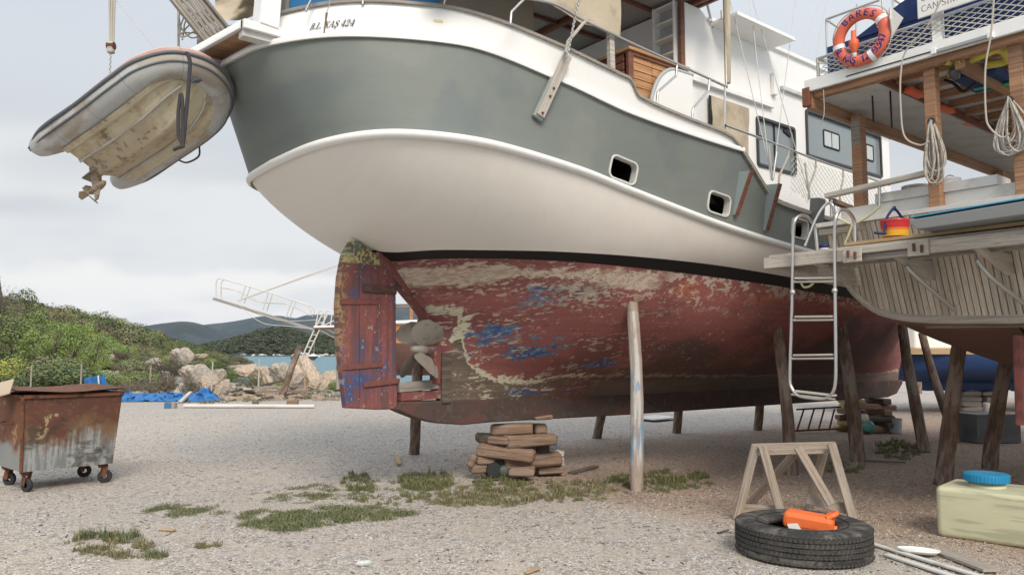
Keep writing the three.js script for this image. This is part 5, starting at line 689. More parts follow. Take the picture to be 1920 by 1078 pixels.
{ // falls and gear at the stern
  const z0 = 7.95, t = thing('rope_tackle', 'hoisting tackle of pale ropes and a wooden block above the dinghy', 'tackle', Z(207, 86, z0)), L = (px, py, z = z0) => t.worldToLocal(Z(px, py, z)); t.updateMatrixWorld();
  for (const [a, b] of [[204, 206], [209, 208], [214, 211]]) obj('fall_rope', cyl(L(a, -12), L(b, 82), 0.011, 0.011, 6), M.rope, t);
  obj('block', [jitterGeo(box(0.07, 0.13, 0.07, 0, -0.02, 0, 0, 0, 0, 0.02), 0.0, 1)], M.paleWood, t); obj('sheave', put(clean(new THREE.CylinderGeometry(0.04, 0.04, 0.075, 14)), 0, 0.0, 0, 0, 0, Math.PI / 2), M.rust, t);
  const ch = []; for (let i = 0; i < 9; i++) { const g = new THREE.TorusGeometry(0.014, 0.0045, 5, 8); g.scale(0.75, 1.3, 1); if (i % 2) g.rotateY(Math.PI / 2); ch.push(put(clean(g), 0, -0.11 - i * 0.027, 0)); } obj('chain', ch, M.galv, t);
  lone('fall_rope', cyl(Z(333, -12, 8.9), Z(334, 112, 8.9), 0.014, 0.014, 6), M.rope, 'single taut rope dropping past the gangway to the dinghy bow', 'rope');
  lone('guy_line', cyl(Z(214, -4, 8.0), Z(289, 91, 7.7), 0.005, 0.005, 5), M.wire, 'thin dark line running from the tackle down to the dinghy', 'line');
  // slatted gangway hoisted above the stern
  const gp = thing('gangway', 'weathered slatted wooden gangway hoisted upright above the stern platform', 'gangway', Z(425, 84, 8.75)); gp.updateMatrixWorld(); const g = (px, py, z) => gp.worldToLocal(Z(px, py, z));
  const a0 = g(407, 108, 8.72), a1 = g(298, -30, 8.4), c0 = g(452, 84, 8.85), c1 = g(342, -52, 8.5), nrm = a1.clone().sub(a0).cross(c0.clone().sub(a0)).normalize();
  for (const [p, q] of [[a0, a1], [c0, c1]]) obj('side_rail', beam(p, q, 0.035, 0.075, nrm.clone().cross(q.clone().sub(p)).normalize()), M.greyWood, gp);
  for (let i = 1; i < 6; i++) { const k = i / 6; obj('slat', beam(a0.clone().lerp(c0, k), a1.clone().lerp(c1, k), 0.016, 0.045, nrm), M.greyWood, gp); }
  for (const k of [0.14, 0.42, 0.75]) { const p = a0.clone().lerp(a1, k).addScaledVector(nrm, 0.03), q = c0.clone().lerp(c1, k).addScaledVector(nrm, 0.03); obj('batten', beam(p, q, 0.03, 0.07, nrm), M.greyWood, gp); }
  // canvas bundles behind it
  const cv = steps(12).map(t_ => steps(18).map(s => Z(lerp(402, 500, s), lerp(-20, 34 - 6 * s + 9 * Math.sin(s * 3.1) - 12 * s * s, t_), 9.0 + 0.12 * Math.sin(s * 7 + t_ * 3) + 0.15 * fbm(s * 5, t_ * 4, 3, 831)))); lone('canvas_cover', grid(cv, p => [p.x, p.y]), M.canvas, 'sagging beige canvas cover beside the raised gangway', 'canvas cover');
  const dkp = [[372, 112], [366, 60], [384, 14], [430, 40], [470, 30], [512, 10], [520, 60], [470, 68], [420, 100], [400, 122]]; const db = steps(10).map(t_ => steps(20).map(s => Z(lerp(368, 500, s), lerp(lerp(62, 30, s), lerp(122, 62, s), t_), 9.25 - 0.18 * Math.sin(t_ * 3.1) + 0.25 * fbm(s * 5, t_ * 3, 4, 835)))); lone('dark_tarpaulin', grid(db, p => [p.x, p.y]), mat(rep(grime([0.09, 0.095, 0.10], [0.22, 0.225, 0.23], 0.7, 837), 1, 1), 0.6, { bumpMap: bLumpy, bumpScale: 0.02 }), 'crumpled dark grey tarpaulin bundled behind the stern platform', 'tarpaulin');
  const R = rng(839), pts = []; for (let i = 0; i < 40; i++) { const a = i * 0.9; pts.push(Z(357 + 24 * Math.sin(a * 0.7 + R()) + 10 * R(), 45 + 30 * Math.cos(a) * (0.5 + 0.5 * R()), 8.7 + 0.1 * R())); } lone('coiled_rope', tube(pts, 0.009, 5, 260), M.rope, 'loose tangled coil of pale rope hanging left of the gangway', 'rope');
  const RU2 = M.rope; lone('hanging_rope', tube([[618, -8], [617, 8], [612, 24]].map(p => Z(...p, 7.0)), 0.005, 5, 12), RU2, 'thin lashing line hanging over the white band in front of the letters', 'rope'); lone('wooden_toggle', cyl(Z(612, 24, 6.95), Z(607, 62, 6.93), 0.012, 0.007, 7), M.roughWood, 'thin wooden toggle hanging across the painted letters', 'toggle');
}

// ---------------------------------------------------------------- logs that prop the boats
const tBark = rep(tex(256, 1024, (x, y, u, v) => { const g = fbm(u * 14, v * 10, 5, 901, 14, 10), k = fbm(u * 5, v * 6, 4, 903, 5, 6); let c = mix3([0.25, 0.175, 0.13], [0.125, 0.085, 0.064], ss(0.3, 0.7, g)); return mix3(c, [0.36, 0.30, 0.25], ss(0.58, 0.70, k) * 0.65); }), 1, 1);
const mBark = mat(tBark, 0.92, { bumpMap: bFine, bumpScale: 0.008 });
const tPaint = tex(256, 1024, (x, y, u, v) => { const g = fbm(u * 9, v * 7, 5, 911, 9, 0), s = fbm(u * 16, v * 2.2, 4, 913, 16, 0), m = fbm(u * 26, v * 30, 3, 915, 26, 0); let c = mix3([0.54, 0.52, 0.48], [0.38, 0.335, 0.30], ss(0.4, 0.65, s)); c = mix3(c, [0.20, 0.31, 0.42], ss(0.555, 0.62, g * 0.6 + s * 0.4) * ss(0.72, 0.6, v) * ss(0.10, 0.16, v)); c = mix3(c, [0.36, 0.20, 0.17], ss(0.60, 0.66, fbm(u * 7 + 4, v * 9, 4, 919)) * 0.5); c = mix3(c, [0.30, 0.23, 0.18], ss(0.20, 0.10, v + (s - 0.5) * 0.2) * 0.8); return c.map(k => k * (0.8 + 0.35 * m)); }, true);
const mPaint = mat(tPaint, 0.85, { bumpMap: bFine, bumpScale: 0.006 });
function prop(label, b, top, r0, r1, seed, m, wedge) {
  const L = b.distanceTo(top), t = thing('prop_log', label, 'prop', b), d = top.clone().sub(b), n = d.clone().normalize(), x = n.clone().cross(V(0, 0, 1)).normalize(), z = x.clone().cross(n), rows = [], R = rng(seed), ph = R() * 9;
  for (let i = 0; i <= 26; i++) { const k = i / 26, row = []; for (let j = 0; j <= 14; j++) { const a = j / 14 * Math.PI * 2, rad = lerp(r0, r1, k) * (0.86 + 0.30 * fbm(Math.cos(a) * 1.3 + 4 + seed, Math.sin(a) * 1.3 + k * 7, 3, seed)), bend = 0.035 * Math.sin(k * 5 + ph) * L * 0.4; row.push(n.clone().multiplyScalar(k * L - 0.03).addScaledVector(x, Math.cos(a) * rad + bend * 0.5).addScaledVector(z, Math.sin(a) * rad)); } rows.push(row); }
  obj('log', grid(rows, (p, u, v) => [u, v * L / 2.2]), m, t);
  const cap = rows[26].slice(0, 14), c = cap.reduce((s, p) => s.add(p), V(0, 0, 0)).multiplyScalar(1 / 14); obj('sawn_end', grid([rows[26], rows[26].map(() => c)], p => [p.x * 2, p.z * 2]), M.roughWood, t);
  if (wedge) obj('wedge', box(0.16, 0.09, 0.12, d.x * 1.0 + 0.04, d.y + 0.03, d.z, 0.2, 0.5, 0.3), M.roughWood, t);
  return t;
}
const topB = (px, py, v) => O1.clone().add((() => { const q = B(px, py, { v }); return FD.clone().multiplyScalar(q.x).addScaledVector(RD, q.z).add(V(0, q.y, 0)); })());
prop('log prop with peeling white and blue paint under the grey boat', G(1197, 920), topB(1187, 562, 1.55), 0.082, 0.072, 921, mPaint, true);
prop('brown log prop with a whitish scuff, left of the steel ladder', G(1486, 890), topB(1459, 606, 1.72), 0.085, 0.072, 922, mBark);
prop('dark log prop just right of the steel ladder, before the bow block stack', G(1612, 866), topB(1576, 600, 1.75), 0.115, 0.085, 923, mBark);
prop('dark leaning log prop beside the grey bow, right of the bow block stack', G(1733, 848), topB(1692, 608, 1.55), 0.10, 0.08, 924, mBark);
prop('thin dark log prop leaning toward the bow, between the two boats', G(1790, 830), topB(1730, 624, 1.0), 0.085, 0.075, 925, mBark);
prop('short brown log prop showing beneath the rudder heel', G(774, 852), V(-1.35, 2.2, -11.6), 0.085, 0.08, 926, mBark);
prop('log prop on the far side of the keel, just left of the painted prop', G(1119, 822), V(1.9, 2.1, -14.1), 0.085, 0.08, 927, mBark);
prop('log prop on the far side of the keel, just right of the painted prop', G(1268, 812), V(3.5, 2.1, -15.1), 0.09, 0.08, 928, mBark);
prop('log prop on the far side of the keel, behind the wooden trestle', G(1420, 807), V(5.2, 2.0, -15.7), 0.09, 0.08, 929, mBark);
prop('stout dark log prop under the excursion boat, behind the yellow water tank', G(1768, 908), topB(1802, 640, 3.98), 0.105, 0.085, 930, mBark);
prop('dark log prop under the excursion boat in front of the grey box', G(1857, 878), topB(1889, 655, 4.0), 0.105, 0.085, 931, mBark);
prop('short thin log prop under the blue hull, seen behind the leaning prop', G(1724, 738), G(1724, 738).add(V(0.05, 1.4, 0)), 0.12, 0.11, 932, mBark);
// ---------------------------------------------------------------- timber cribs under the keels
function timber(label, c, l, h, w, turn, seed, group, m = M.roughWood, tilt = 0) { const t = thing('timber_block', label, 'timber block', c, turn, group); t.rotation.z = tilt + (hsh(seed, 3) - 0.5) * 0.07; t.rotation.y += (hsh(seed, 5) - 0.5) * 0.22; const g = new RoundedBoxGeometry(l, h, w, 4, Math.min(h, w) * (0.2 + 0.2 * hsh(seed, 7))); obj('block', uvBox(jitterGeo(g, 0.06, 5, seed)), m, t); return t; }
{
  const at_ = (px, py, z) => Z(px, py, z), gr = 'timbers of the crib under the stern of the keel', px2 = 10.45 / F;
  const bl = (label, x0, x1, y0, y1, z, w, turn, tilt, seed, m) => timber(label, at_((x0 + x1) / 2, (y0 + y1) / 2, z), (x1 - x0) * z / F, (y1 - y0) * z / F, w, turn, seed, gr, m, tilt);
  bl('short squared timber on top of the crib, directly under the keel', 920, 1000, 793, 816, 10.35, 0.26, 0.1, 0, 1001); bl('small end-on timber at the right end of the top course of the stern crib', 998, 1020, 793, 815, 10.5, 0.34, 0.1, 0, 1002);
  bl('dark timber at the left end of the second course of the stern crib', 892, 945, 815, 832, 10.4, 0.3, 0.15, 0, 1003, M.darkWood); bl('rounded short log end in the middle of the second course of the stern crib', 922, 952, 818, 834, 10.2, 0.3, 1.2, 0, 1004); bl('split timber with a diagonal face, second course right of the stern crib', 947, 1042, 815, 838, 10.2, 0.2, 0.15, 0.06, 1005);
  bl('long rounded timber lying across the third course of the stern crib', 894, 1002, 836, 860, 10.2, 0.22, -0.1, -0.07, 1006); bl('dark timber at the right of the third course of the stern crib', 1003, 1030, 834, 852, 10.5, 0.3, 0.1, 0, 1007, M.darkWood);
  bl('short block at the left of the fourth course of the stern crib', 893, 925, 850, 870, 10.3, 0.28, 0.2, 0, 1008); bl('long reddish timber behind the green pump in the stern crib', 945, 1055, 852, 876, 10.35, 0.2, 0.15, 0.06, 1009);
  bl('low timber at the left foot of the stern crib', 880, 915, 868, 884, 10.3, 0.3, 0.35, 0, 1010); bl('rounded timber on the ground at the front foot of the stern crib', 955, 1003, 877, 892, 10.05, 0.22, 0, 0, 1011); bl('timber on the ground at the right foot of the stern crib', 1005, 1055, 872, 887, 10.5, 0.25, 0.1, 0, 1012); bl('dark filler timber added unseen behind the gaps of the stern crib', 925, 1010, 832, 884, 10.75, 0.3, 0.1, 0, 1013, M.darkWood);  // the last block is an added dark filler, hidden inside the crib
  bl('thin wedge board driven between the keel and the stern crib', 1000, 1032, 781, 788, 10.3, 0.18, 0.1, 0.12, 1014); bl('flat chip of wood leaning against the left side of the stern crib', 878, 890, 852, 878, 10.15, 0.1, 0.5, -0.5, 1015);
  const gb = 'timbers of the crib under the bow', ord = ['lowest', 'second', 'third', 'fourth', 'fifth', 'top'], R = rng(1030);
  for (let i = 0; i < 6; i++) for (let k = 0; k < 2; k++) { const z = 16.35, h = 0.115, y = 0.06 + i * 0.118, cross = i % 2, cx = Z(1622, 780, z); timber(`squared timber in the ${ord[i]} course of the bow crib, ${cross ? (k ? 'right' : 'left') + '-hand end-on piece' : (k ? 'rear' : 'front') + ' long piece'}`, V(cx.x + (cross ? (k ? 0.3 : -0.28) : 0.02 * i) + 0.05 * (R() - 0.5), y, -z + (cross ? 0 : (k ? -0.25 : 0.25))), cross ? 0.72 : 0.92 + 0.2 * R(), h, 0.2, (cross ? Math.PI / 2 : 0) + 0.12 * (R() - 0.5) + 0.2, 1040 + i * 2 + k, gb, [M.roughWood, M.yellowWood, M.darkWood, M.roughWood][(i + k) % 4]); }
  const gc = 'timbers of the crib under the blue hull'; for (let i = 0; i < 4; i++) for (let k = 0; k < 2; k++) { const c = Z(1832, 752, 22.3); timber(`grey timber in the ${ord[i]} course of the crib under the blue hull, ${k ? 'right' : 'left'}-hand piece`, V(c.x + (k ? 0.28 : -0.3), 0.07 + i * 0.145, c.z), 0.55, 0.14, 0.7, 0.1 * k, 1060 + i * 2 + k, gc, M.greyWood); }
}
// ---------------------------------------------------------------- small machines and tins by the crib
{
  const c = G(936, 890), t = thing('water_pump', 'small green pump with a black motor standing against the stern crib', 'pump', V(c.x, 0, c.z + 0.34), 0.35), gm = mat(rep(grime([0.10, 0.13, 0.10], [0.05, 0.055, 0.05], 1, 1101), 3, 3), 0.6, { bumpMap: bFine, bumpScale: 0.003 });
  const dr = lathe([[0, -0.08], [0.075, -0.08], [0.085, -0.05], [0.085, 0.05], [0.07, 0.08], [0.03, 0.1], [0, 0.1]], 20); dr.rotateX(Math.PI / 2); obj('pump_body', put(dr, 0.06, 0.11, 0.02), gm, t);
  const mo = []; for (let i = 0; i < 7; i++) mo.push(put(clean(new THREE.CylinderGeometry(0.10, 0.10, 0.014, 20)), -0.09, 0.13, -0.08 + i * 0.026, Math.PI / 2)); mo.push(put(clean(new THREE.CylinderGeometry(0.085, 0.085, 0.17, 18)), -0.09, 0.13, 0, Math.PI / 2)); obj('motor', mo, mat([0.03, 0.035, 0.035], 0.5), t);
  obj('outlet', [cyl(V(0.04, 0.18, 0), V(0.03, 0.30, 0), 0.03, 0.026, 12), cyl(V(0.03, 0.29, 0), V(0.06, 0.38, 0.03), 0.025, 0.03, 12), cyl(V(-0.10, 0.26, 0.02), V(0.03, 0.27, 0.02), 0.035, 0.03, 12)], gm, t); obj('base_plate', box(0.34, 0.02, 0.2, -0.02, 0.012, 0), gm, t); obj('power_cable', tube([V(-0.15, 0.05, 0.06), V(-0.3, 0.02, 0.10), V(-0.42, 0.012, 0.18), V(-0.36, 0.012, 0.25), V(-0.2, 0.012, 0.2), V(-0.05, 0.012, 0.18)], 0.008, 6, 40), M.black, t);
}
{ const g = G(1043, 884); bucket('paint_bucket', 'white paint bucket with smudged label, half hidden behind the stern crib', 'bucket', V(g.x, 0, -10.75), 0.105, 0.30, M.whiteOld, [[0.22, 0.24, mat([0.2, 0.25, 0.4], 0.6), 'label']], 0); bucket('paint_bucket', 'blue grey tin on the stern crib, above the white paint bucket', 'bucket', V(Z(1034, 835, 10.7).x, 0.33, -10.75), 0.09, 0.17, mat([0.13, 0.16, 0.21], 0.5), [], 0);
  const b = G(1680, 812); bucket('paint_bucket', 'pale blue white bucket standing right of the bow crib', 'bucket', b, 0.14, 0.30, mat([0.42, 0.46, 0.50], 0.6), [], 0.03); const j = thing('plastic_bag', 'crumpled clear and teal plastic bag at the foot of the bow crib', 'bag', G(1628, 814), 0.3); obj('bag', jitterGeo(put(clean(new THREE.SphereGeometry(0.14, 14, 10)), 0, 0.15, 0), 0.16, 9, 4), mat([0.16, 0.42, 0.40], 0.35), j); obj('neck', jitterGeo(put(clean(new THREE.SphereGeometry(0.08, 12, 8)), -0.05, 0.32, 0), 0.12, 12, 5), mat([0.6, 0.62, 0.6], 0.4), j); }
{ const p = [[1494, 768], [1577, 763]], q = [[1489, 808], [1576, 804]], t = thing('steel_ladder_frame', 'short rusty steel ladder lying on its edge against the bow crib', 'ladder', G(1535, 807), 0); t.updateMatrixWorld(); const L = (px, py, z) => t.worldToLocal(Z(px, py, z)); obj('rail', beam(L(1494, 768, 16.1), L(1577, 763, 16.4), 0.035, 0.03), M.rust, t); obj('rail', beam(L(1489, 808, 16.0), L(1576, 804, 16.3), 0.035, 0.03), M.rust, t); for (let i = 0; i < 4; i++) { const k = 0.1 + i * 0.23; obj('rung', cyl(L(lerp(1494, 1577, k) + 6, 767, 16.15), L(lerp(1489, 1576, k) - 2, 806, 16.05), 0.018, 0.018, 8), M.rust, t); } }
// ---------------------------------------------------------------- the rusty wheeled skip on the left
{
  const c = G(38, 886, 0.25).setY(0), t = thing('wheeled_skip', 'rusty burnt steel rubbish container on castors with a warped lid', 'rubbish container', c, 0.84);
  const tS = tex(1024, 768, (x, y, u, v) => { const n = fbm(u * 5, v * 4, 5, 1201), m = fbm(u * 26, v * 24, 4, 1203), st = fbm(u * 40, v * 3, 4, 1205), edge = 0.33 + 0.20 * (fbm(u * 3.1, 2, 3, 1207) - 0.5) * 2 + 0.16 * (n - 0.5) + 0.10 * u;
    let c = mix3([0.155, 0.066, 0.045], [0.10, 0.047, 0.036], n); c = mix3(c, [0.21, 0.10, 0.055], ss(0.55, 0.7, m) * 0.5); const mid = ss(0.26, 0.02, Math.abs(v - edge - 0.10)); c = mix3(c, [0.21, 0.135, 0.075], mid * ss(0.35, 0.6, n) * 0.9);
    let z = mix3([0.34, 0.36, 0.36], [0.21, 0.225, 0.23], ss(0.35, 0.65, st)); z = mix3(z, [0.38, 0.40, 0.40], ss(0.58, 0.7, m) * 0.6); z = mix3(z, [0.07, 0.06, 0.05], ss(0.60, 0.74, fbm(u * 4 + 7, v * 6, 5, 1209)) * 0.8); c = mix3(c, z, ss(0.16, -0.10, v - edge + (m - 0.5) * 0.22 + (st - 0.5) * 0.2));
    c = mix3(c, [0.05, 0.04, 0.035], ss(0.60, 0.68, fbm(u * 5 + 2, v * 5 + 3, 5, 1211)) * 0.6); const pe = ss(0.02, 0.0, Math.hypot((u - 0.32) * 1.2, v - 0.74) - 0.03 * m) + ss(0.05, 0.0, Math.abs(u - 0.26 + (0.74 - v) * 0.28) - 0.012) * ss(0.4, 0.45, v) * ss(0.78, 0.7, v) * ss(0.5, 0.6, m); return mix3(c, [0.48, 0.36, 0.20], clamp(pe) * 0.8); }, false);
  const tS2 = rep(tex(512, 512, (x, y, u, v) => { const n = fbm(u * 4, v * 4, 5, 1221, 4, 4), m = fbm(u * 20, v * 20, 4, 1223, 20, 20); let c = mix3([0.24, 0.10, 0.05], [0.12, 0.05, 0.035], n); c = mix3(c, [0.40, 0.25, 0.12], ss(0.52, 0.68, m * 0.5 + n * 0.5) * 0.8); return mix3(c, [0.28, 0.29, 0.28], ss(0.36, 0.22, v + (n - 0.5) * 0.4)); }, false), 1, 1);
  const mS = mat(tS, 0.7, { metalness: 0.25, bumpMap: bFine, bumpScale: 0.004 }), mS2 = mat(tS2, 0.75, { metalness: 0.2, bumpMap: bFine, bumpScale: 0.004 });
  const y0 = 0.25, y1 = 1.13, face = (a, b, c_, d, bump) => { const rows = steps(16).map(v => steps(24).map(u => { const lo = a.clone().lerp(b, u), hi = d.clone().lerp(c_, u), p = lo.lerp(hi, v); const nn = b.clone().sub(a).cross(V(0, 1, 0)).normalize(); return p.addScaledVector(nn, bump * (fbm(u * 3 + 9, v * 3, 3, 1231) - 0.5) * Math.sin(Math.PI * u) * Math.sin(Math.PI * v)); })); return grid(rows, (p, u, v) => [u, v]); };
  const A = V(0, y0, 0), Bq = V(1.02, y0, 0), A1 = V(-0.03, y1, 0.04), B1 = V(1.09, y1, 0.04), C = V(1.02, y0, -0.9), D = V(0, y0, -0.9), C1 = V(1.09, y1, -0.98), D1 = V(-0.05, y1, -0.98);
  obj('front_wall', face(A, Bq, B1, A1, 0.05), mS, t); obj('side_wall', face(D, A, A1, D1, 0.03), mS2, t); obj('side_wall', face(Bq, C, C1, B1, 0.03), mS2, t); obj('back_wall', face(C, D, D1, C1, 0.03), mS2, t); obj('floor', box(1.02, 0.02, 0.9, 0.51, y0 + 0.012, -0.45), M.rust, t);
  for (const [p, q] of [[A1, B1], [B1, C1], [C1, D1], [D1, A1]]) obj('rim', beam(p.clone().add(V(0, 0.0, 0)), q, 0.045, 0.05), M.rust, t);
  obj('corner_post', cyl(A.clone().add(V(0.0, 0, 0.0)), A1, 0.02, 0.02, 8), M.rust, t);
  const lid = steps(10).map(v => steps(24).map(u => V(lerp(-0.10, 1.13, u), y1 + 0.05 + 0.016 * Math.cos(u * 6.2 + 0.3) - 0.008 * u + 0.03 * v, lerp(0.10, -1.0, v)))); const lid2 = lid.map(r => r.map(p => p.clone().add(V(0, 0.014, 0)))); obj('lid', [grid(lid, p => [p.x, p.z]), grid(lid2, p => [p.x, p.z])], M.rust, t);
  obj('pull_handle', line([V(-0.03, 0.80, -0.62), V(-0.09, 0.80, -0.60), V(-0.09, 0.80, -0.32), V(-0.03, 0.80, -0.30)], 0.014, 8), M.rust, t);
  const wheel = (x, z, tw) => { const w = new THREE.Group(); w.name = 'castor'; w.position.set(x, 0, z); w.rotation.y = tw; t.add(w); obj('fork', [box(0.10, 0.04, 0.10, 0, 0.235, 0), box(0.015, 0.16, 0.06, 0.032, 0.16, 0.015, 0.2), box(0.015, 0.16, 0.06, -0.032, 0.16, 0.015, 0.2), cyl(V(0, .2, 0), V(0, .25, 0), 0.05, 0.05, 12)], M.rust, w); const r = lathe([[0.03, -0.02], [0.075, -0.024], [0.085, -0.012], [0.085, 0.012], [0.075, 0.024], [0.03, 0.02]], 20); r.rotateZ(Math.PI / 2); obj('wheel', put(r, 0, 0.085, 0.03), M.rubber, w); };
  wheel(0.08, -0.1, 0.3); wheel(0.94, -0.1, 1.4); wheel(0.08, -0.8, 0.6); wheel(0.94, -0.8, 1.2);
  const s = thing('cardboard_box', 'torn pale cardboard sticking out of the rubbish container at the edge of the frame', 'cardboard', Z(2, 735, 9.25), 0.5); obj('flap', box(0.34, 0.02, 0.5, -0.06, 0.02, 0, 0.3, 0, 0.3), mat([0.45, 0.36, 0.26], 0.9), s); obj('side', box(0.02, 0.25, 0.45, -0.12, -0.08, 0.0), mat([0.42, 0.33, 0.23], 0.9), s);
}
// ---------------------------------------------------------------- trestle, tyre, can, tank, boards at the right
{
  const t = thing('wooden_trestle', 'rough nailed timber trestle standing behind the lorry tyre', 'trestle', G(1490, 968)); t.updateMatrixWorld(); const g = (px, py) => t.worldToLocal(G(px, py)), z = (px, py, d) => t.worldToLocal(Z(px, py, d)), m = wood([0.33, 0.27, 0.215], [0.20, 0.16, 0.13], [0.44, 0.37, 0.30], 181, 0.35), F0 = 7.72;
  obj('top_beam', beam(z(1410, 843, F0 + .1), z(1567, 839, F0 + .1), 0.115, 0.05), m, t);
  const leg = (a, b, nm = 'leg', h = 0.085, w = 0.035) => obj(nm, beam(a, b, w, h, V(0, 0, 1).cross(b.clone().sub(a)).normalize().cross(b.clone().sub(a)).normalize()), m, t);
  leg(z(1418, 834, F0), g(1382, 975)); leg(z(1430, 836, F0 - .05), g(1470, 980)); leg(z(1492, 850, F0 + .2), g(1404, 948)); leg(z(1545, 850, F0 + .25), g(1517, 956)); leg(z(1560, 832, F0), g(1603, 982)); leg(z(1497, 838, F0 - .04), z(1560, 946, F0 - 0.12), 'brace'); leg(z(1513, 934, F0 + .05), z(1600, 957, F0 - .02), 'cross_bar', 0.10, 0.03); leg(z(1388, 953, F0 + .1), z(1462, 957, F0 + .0), 'cross_bar', 0.09, 0.03);
}
{
  const c = V(2.405, 0, -6.5), t = thing('lorry_tyre', 'worn black lorry tyre lying flat on the gravel', 'tyre', c), prof = [], Rr = 0.535, h = 0.265;
  prof.push([0.275, 0.03], [0.31, 0.012], [0.42, 0.0], [0.50, 0.006], [0.53, 0.022], [Rr, 0.04]); for (const y of [0.075, 0.115, 0.155, 0.195]) prof.push([Rr, y - 0.008], [Rr - 0.012, y - 0.005], [Rr - 0.012, y + 0.005], [Rr, y + 0.008]);
  prof.push([Rr, 0.232], [0.53, 0.248], [0.50, 0.259], [0.42, 0.265], [0.33, 0.252], [0.285, 0.235], [0.272, 0.22], [0.275, 0.20], [0.36, 0.19], [0.44, 0.16], [0.46, 0.13], [0.44, 0.10], [0.36, 0.05], [0.275, 0.045], [0.275, 0.03]);
  const tt = rep(tex(1024, 512, (x, y, u, v) => { const n = fbm(u * 12, v * 8, 5, 1301, 12, 8), m = fbm(u * 80, v * 40, 3, 1303, 80, 40); return mix3([0.028, 0.028, 0.029], [0.17, 0.155, 0.135], ss(0.42, 0.72, n * 0.6 + m * 0.4) * 0.75); }), 2, 1);
  let g = new THREE.LatheGeometry(prof.map(p => new THREE.Vector2(...p)), 96); g = toCreasedNormals(clean(g), 0.6); const mt = mat(tt, 0.8, { bumpMap: bFine, bumpScale: 0.004 }); obj('carcass', g, mt, t);
  const lug = []; for (let i = 0; i < 88; i++) { const a = i / 88 * Math.PI * 2; for (const [y, tl] of [[0.232, -0.5], [0.030, 0.5]]) lug.push(put(new THREE.BoxGeometry(0.03, 0.028, 0.022).toNonIndexed(), 0, 0, 0, 0, 0, tl * 0.9).translate(Rr - 0.014, y, 0).applyMatrix4(new THREE.Matrix4().makeRotationY(a))); for (const y of [0.095, 0.135, 0.175, 0.214]) lug.push(new THREE.BoxGeometry(0.004, 0.03, 0.027).toNonIndexed().translate(Rr + 0.0005, y, 0).applyMatrix4(new THREE.Matrix4().makeRotationY(a + (y * 37 % 1) * 0.05))); }
  obj('tread_lugs', lug, mt, t, { kind: 'stuff' }); obj('bead_ring', put(clean(new THREE.TorusGeometry(0.36, 0.004, 5, 60)), 0, 0.262, 0, Math.PI / 2), mt, t);
  const o = thing('plastic_canister', 'orange plastic canister lying inside the lorry tyre', 'canister', V(2.50, 0.235, -6.60), -0.45); o.rotation.z = -0.10;
  const pr = rr(0.40, 0.135, 0.045, 4); let cg = extr(pr, 0.22, 0.035); cg.translate(0, 0, -0.11); const om = mat(rep(grime([0.82, 0.17, 0.045], [0.70, 0.15, 0.05], 0.8, 1311), 3, 3), 0.45);
  obj('body', cg, om, o); obj('handle', tube([V(0.14, 0.06, 0.07), V(0.2, 0.10, 0.04), V(0.2, 0.10, -0.04), V(0.14, 0.06, -0.07)], 0.022, 8, 20), om, o); obj('spout', put(clean(new THREE.CylinderGeometry(0.032, 0.036, 0.06, 16)), 0.215, -0.02, 0.05, 0, 0, -Math.PI / 2), om, o); obj('spout_hole', put(clean(new THREE.CylinderGeometry(0.024, 0.024, 0.004, 16)), 0.247, -0.02, 0.05, 0, 0, -Math.PI / 2), M.black, o); obj('grip_hole', box(0.004, 0.06, 0.07, 0.2005, 0.0, -0.05), M.black, o); obj('torn_label', extr([[-0.16, -0.03], [-0.08, -0.01], [-0.03, -0.075], [-0.14, -0.075]], 0.004, 0).translate(0, 0, 0.112), M.white, o);
}
{
  const a = 0.76, c = G(1757, 1006), t = thing('water_tank', 'yellowed plastic water tank with a blue screw lid', 'water tank', V(c.x, 0, c.z), -a), Lx = 1.25, H = 0.45, Dp = 0.62;
  const tt = rep(tex(512, 512, (x, y, u, v) => { const n = fbm(u * 4, v * 4, 5, 1401, 4, 4), st = fbm(u * 3, v * 16, 4, 1403, 3, 16); let c = mix3([0.66, 0.645, 0.45], [0.58, 0.57, 0.38], n); c = mix3(c, [0.34, 0.37, 0.25], ss(0.47, 0.66, st * 0.55 + n * 0.45) * 0.6); return c; }), 0.9, 2.2);
  let g = new RoundedBoxGeometry(Lx, H, Dp, 5, 0.05); g = uvBox(jitterGeo(g, 0.018, 3, 1405), 1, false); obj('tank', put(g, Lx / 2, H / 2, -Dp / 2), mat(tt, 0.45, { bumpMap: bLumpy, bumpScale: 0.004, transmission: 0.1, thickness: 0 }), t);
  const lx = 0.36, lz = -0.27; obj('neck', put(lathe([[0.15, 0], [0.145, 0.05], [0.0, 0.05]], 36), lx, H - 0.005, lz), mat(tt, 0.5), t); const rib = []; for (let i = 0; i < 40; i++) { const b = i / 40 * Math.PI * 2; rib.push(box(0.008, 0.06, 0.012, lx + Math.cos(b) * 0.178, H + 0.085, lz + Math.sin(b) * 0.178, 0, -b)); } const bl = mat([0.012, 0.24, 0.46], 0.4); const lid = obj('screw_lid', put(lathe([[0.168, 0.045], [0.178, 0.05], [0.178, 0.11], [0.165, 0.12], [0.02, 0.124], [0, 0.124]], 40), lx, H, lz), bl, t); obj('lid_ribs', rib, bl, lid, { kind: 'stuff' });
  for (let i = 0; i < 3; i++) obj('moulded_rib', box(0.07, 0.025, 0.42, 0.86 + i * 0.14, H + 0.008, -0.3, 0, 0, 0, 0.01), mat(tt, 0.5), t);
}
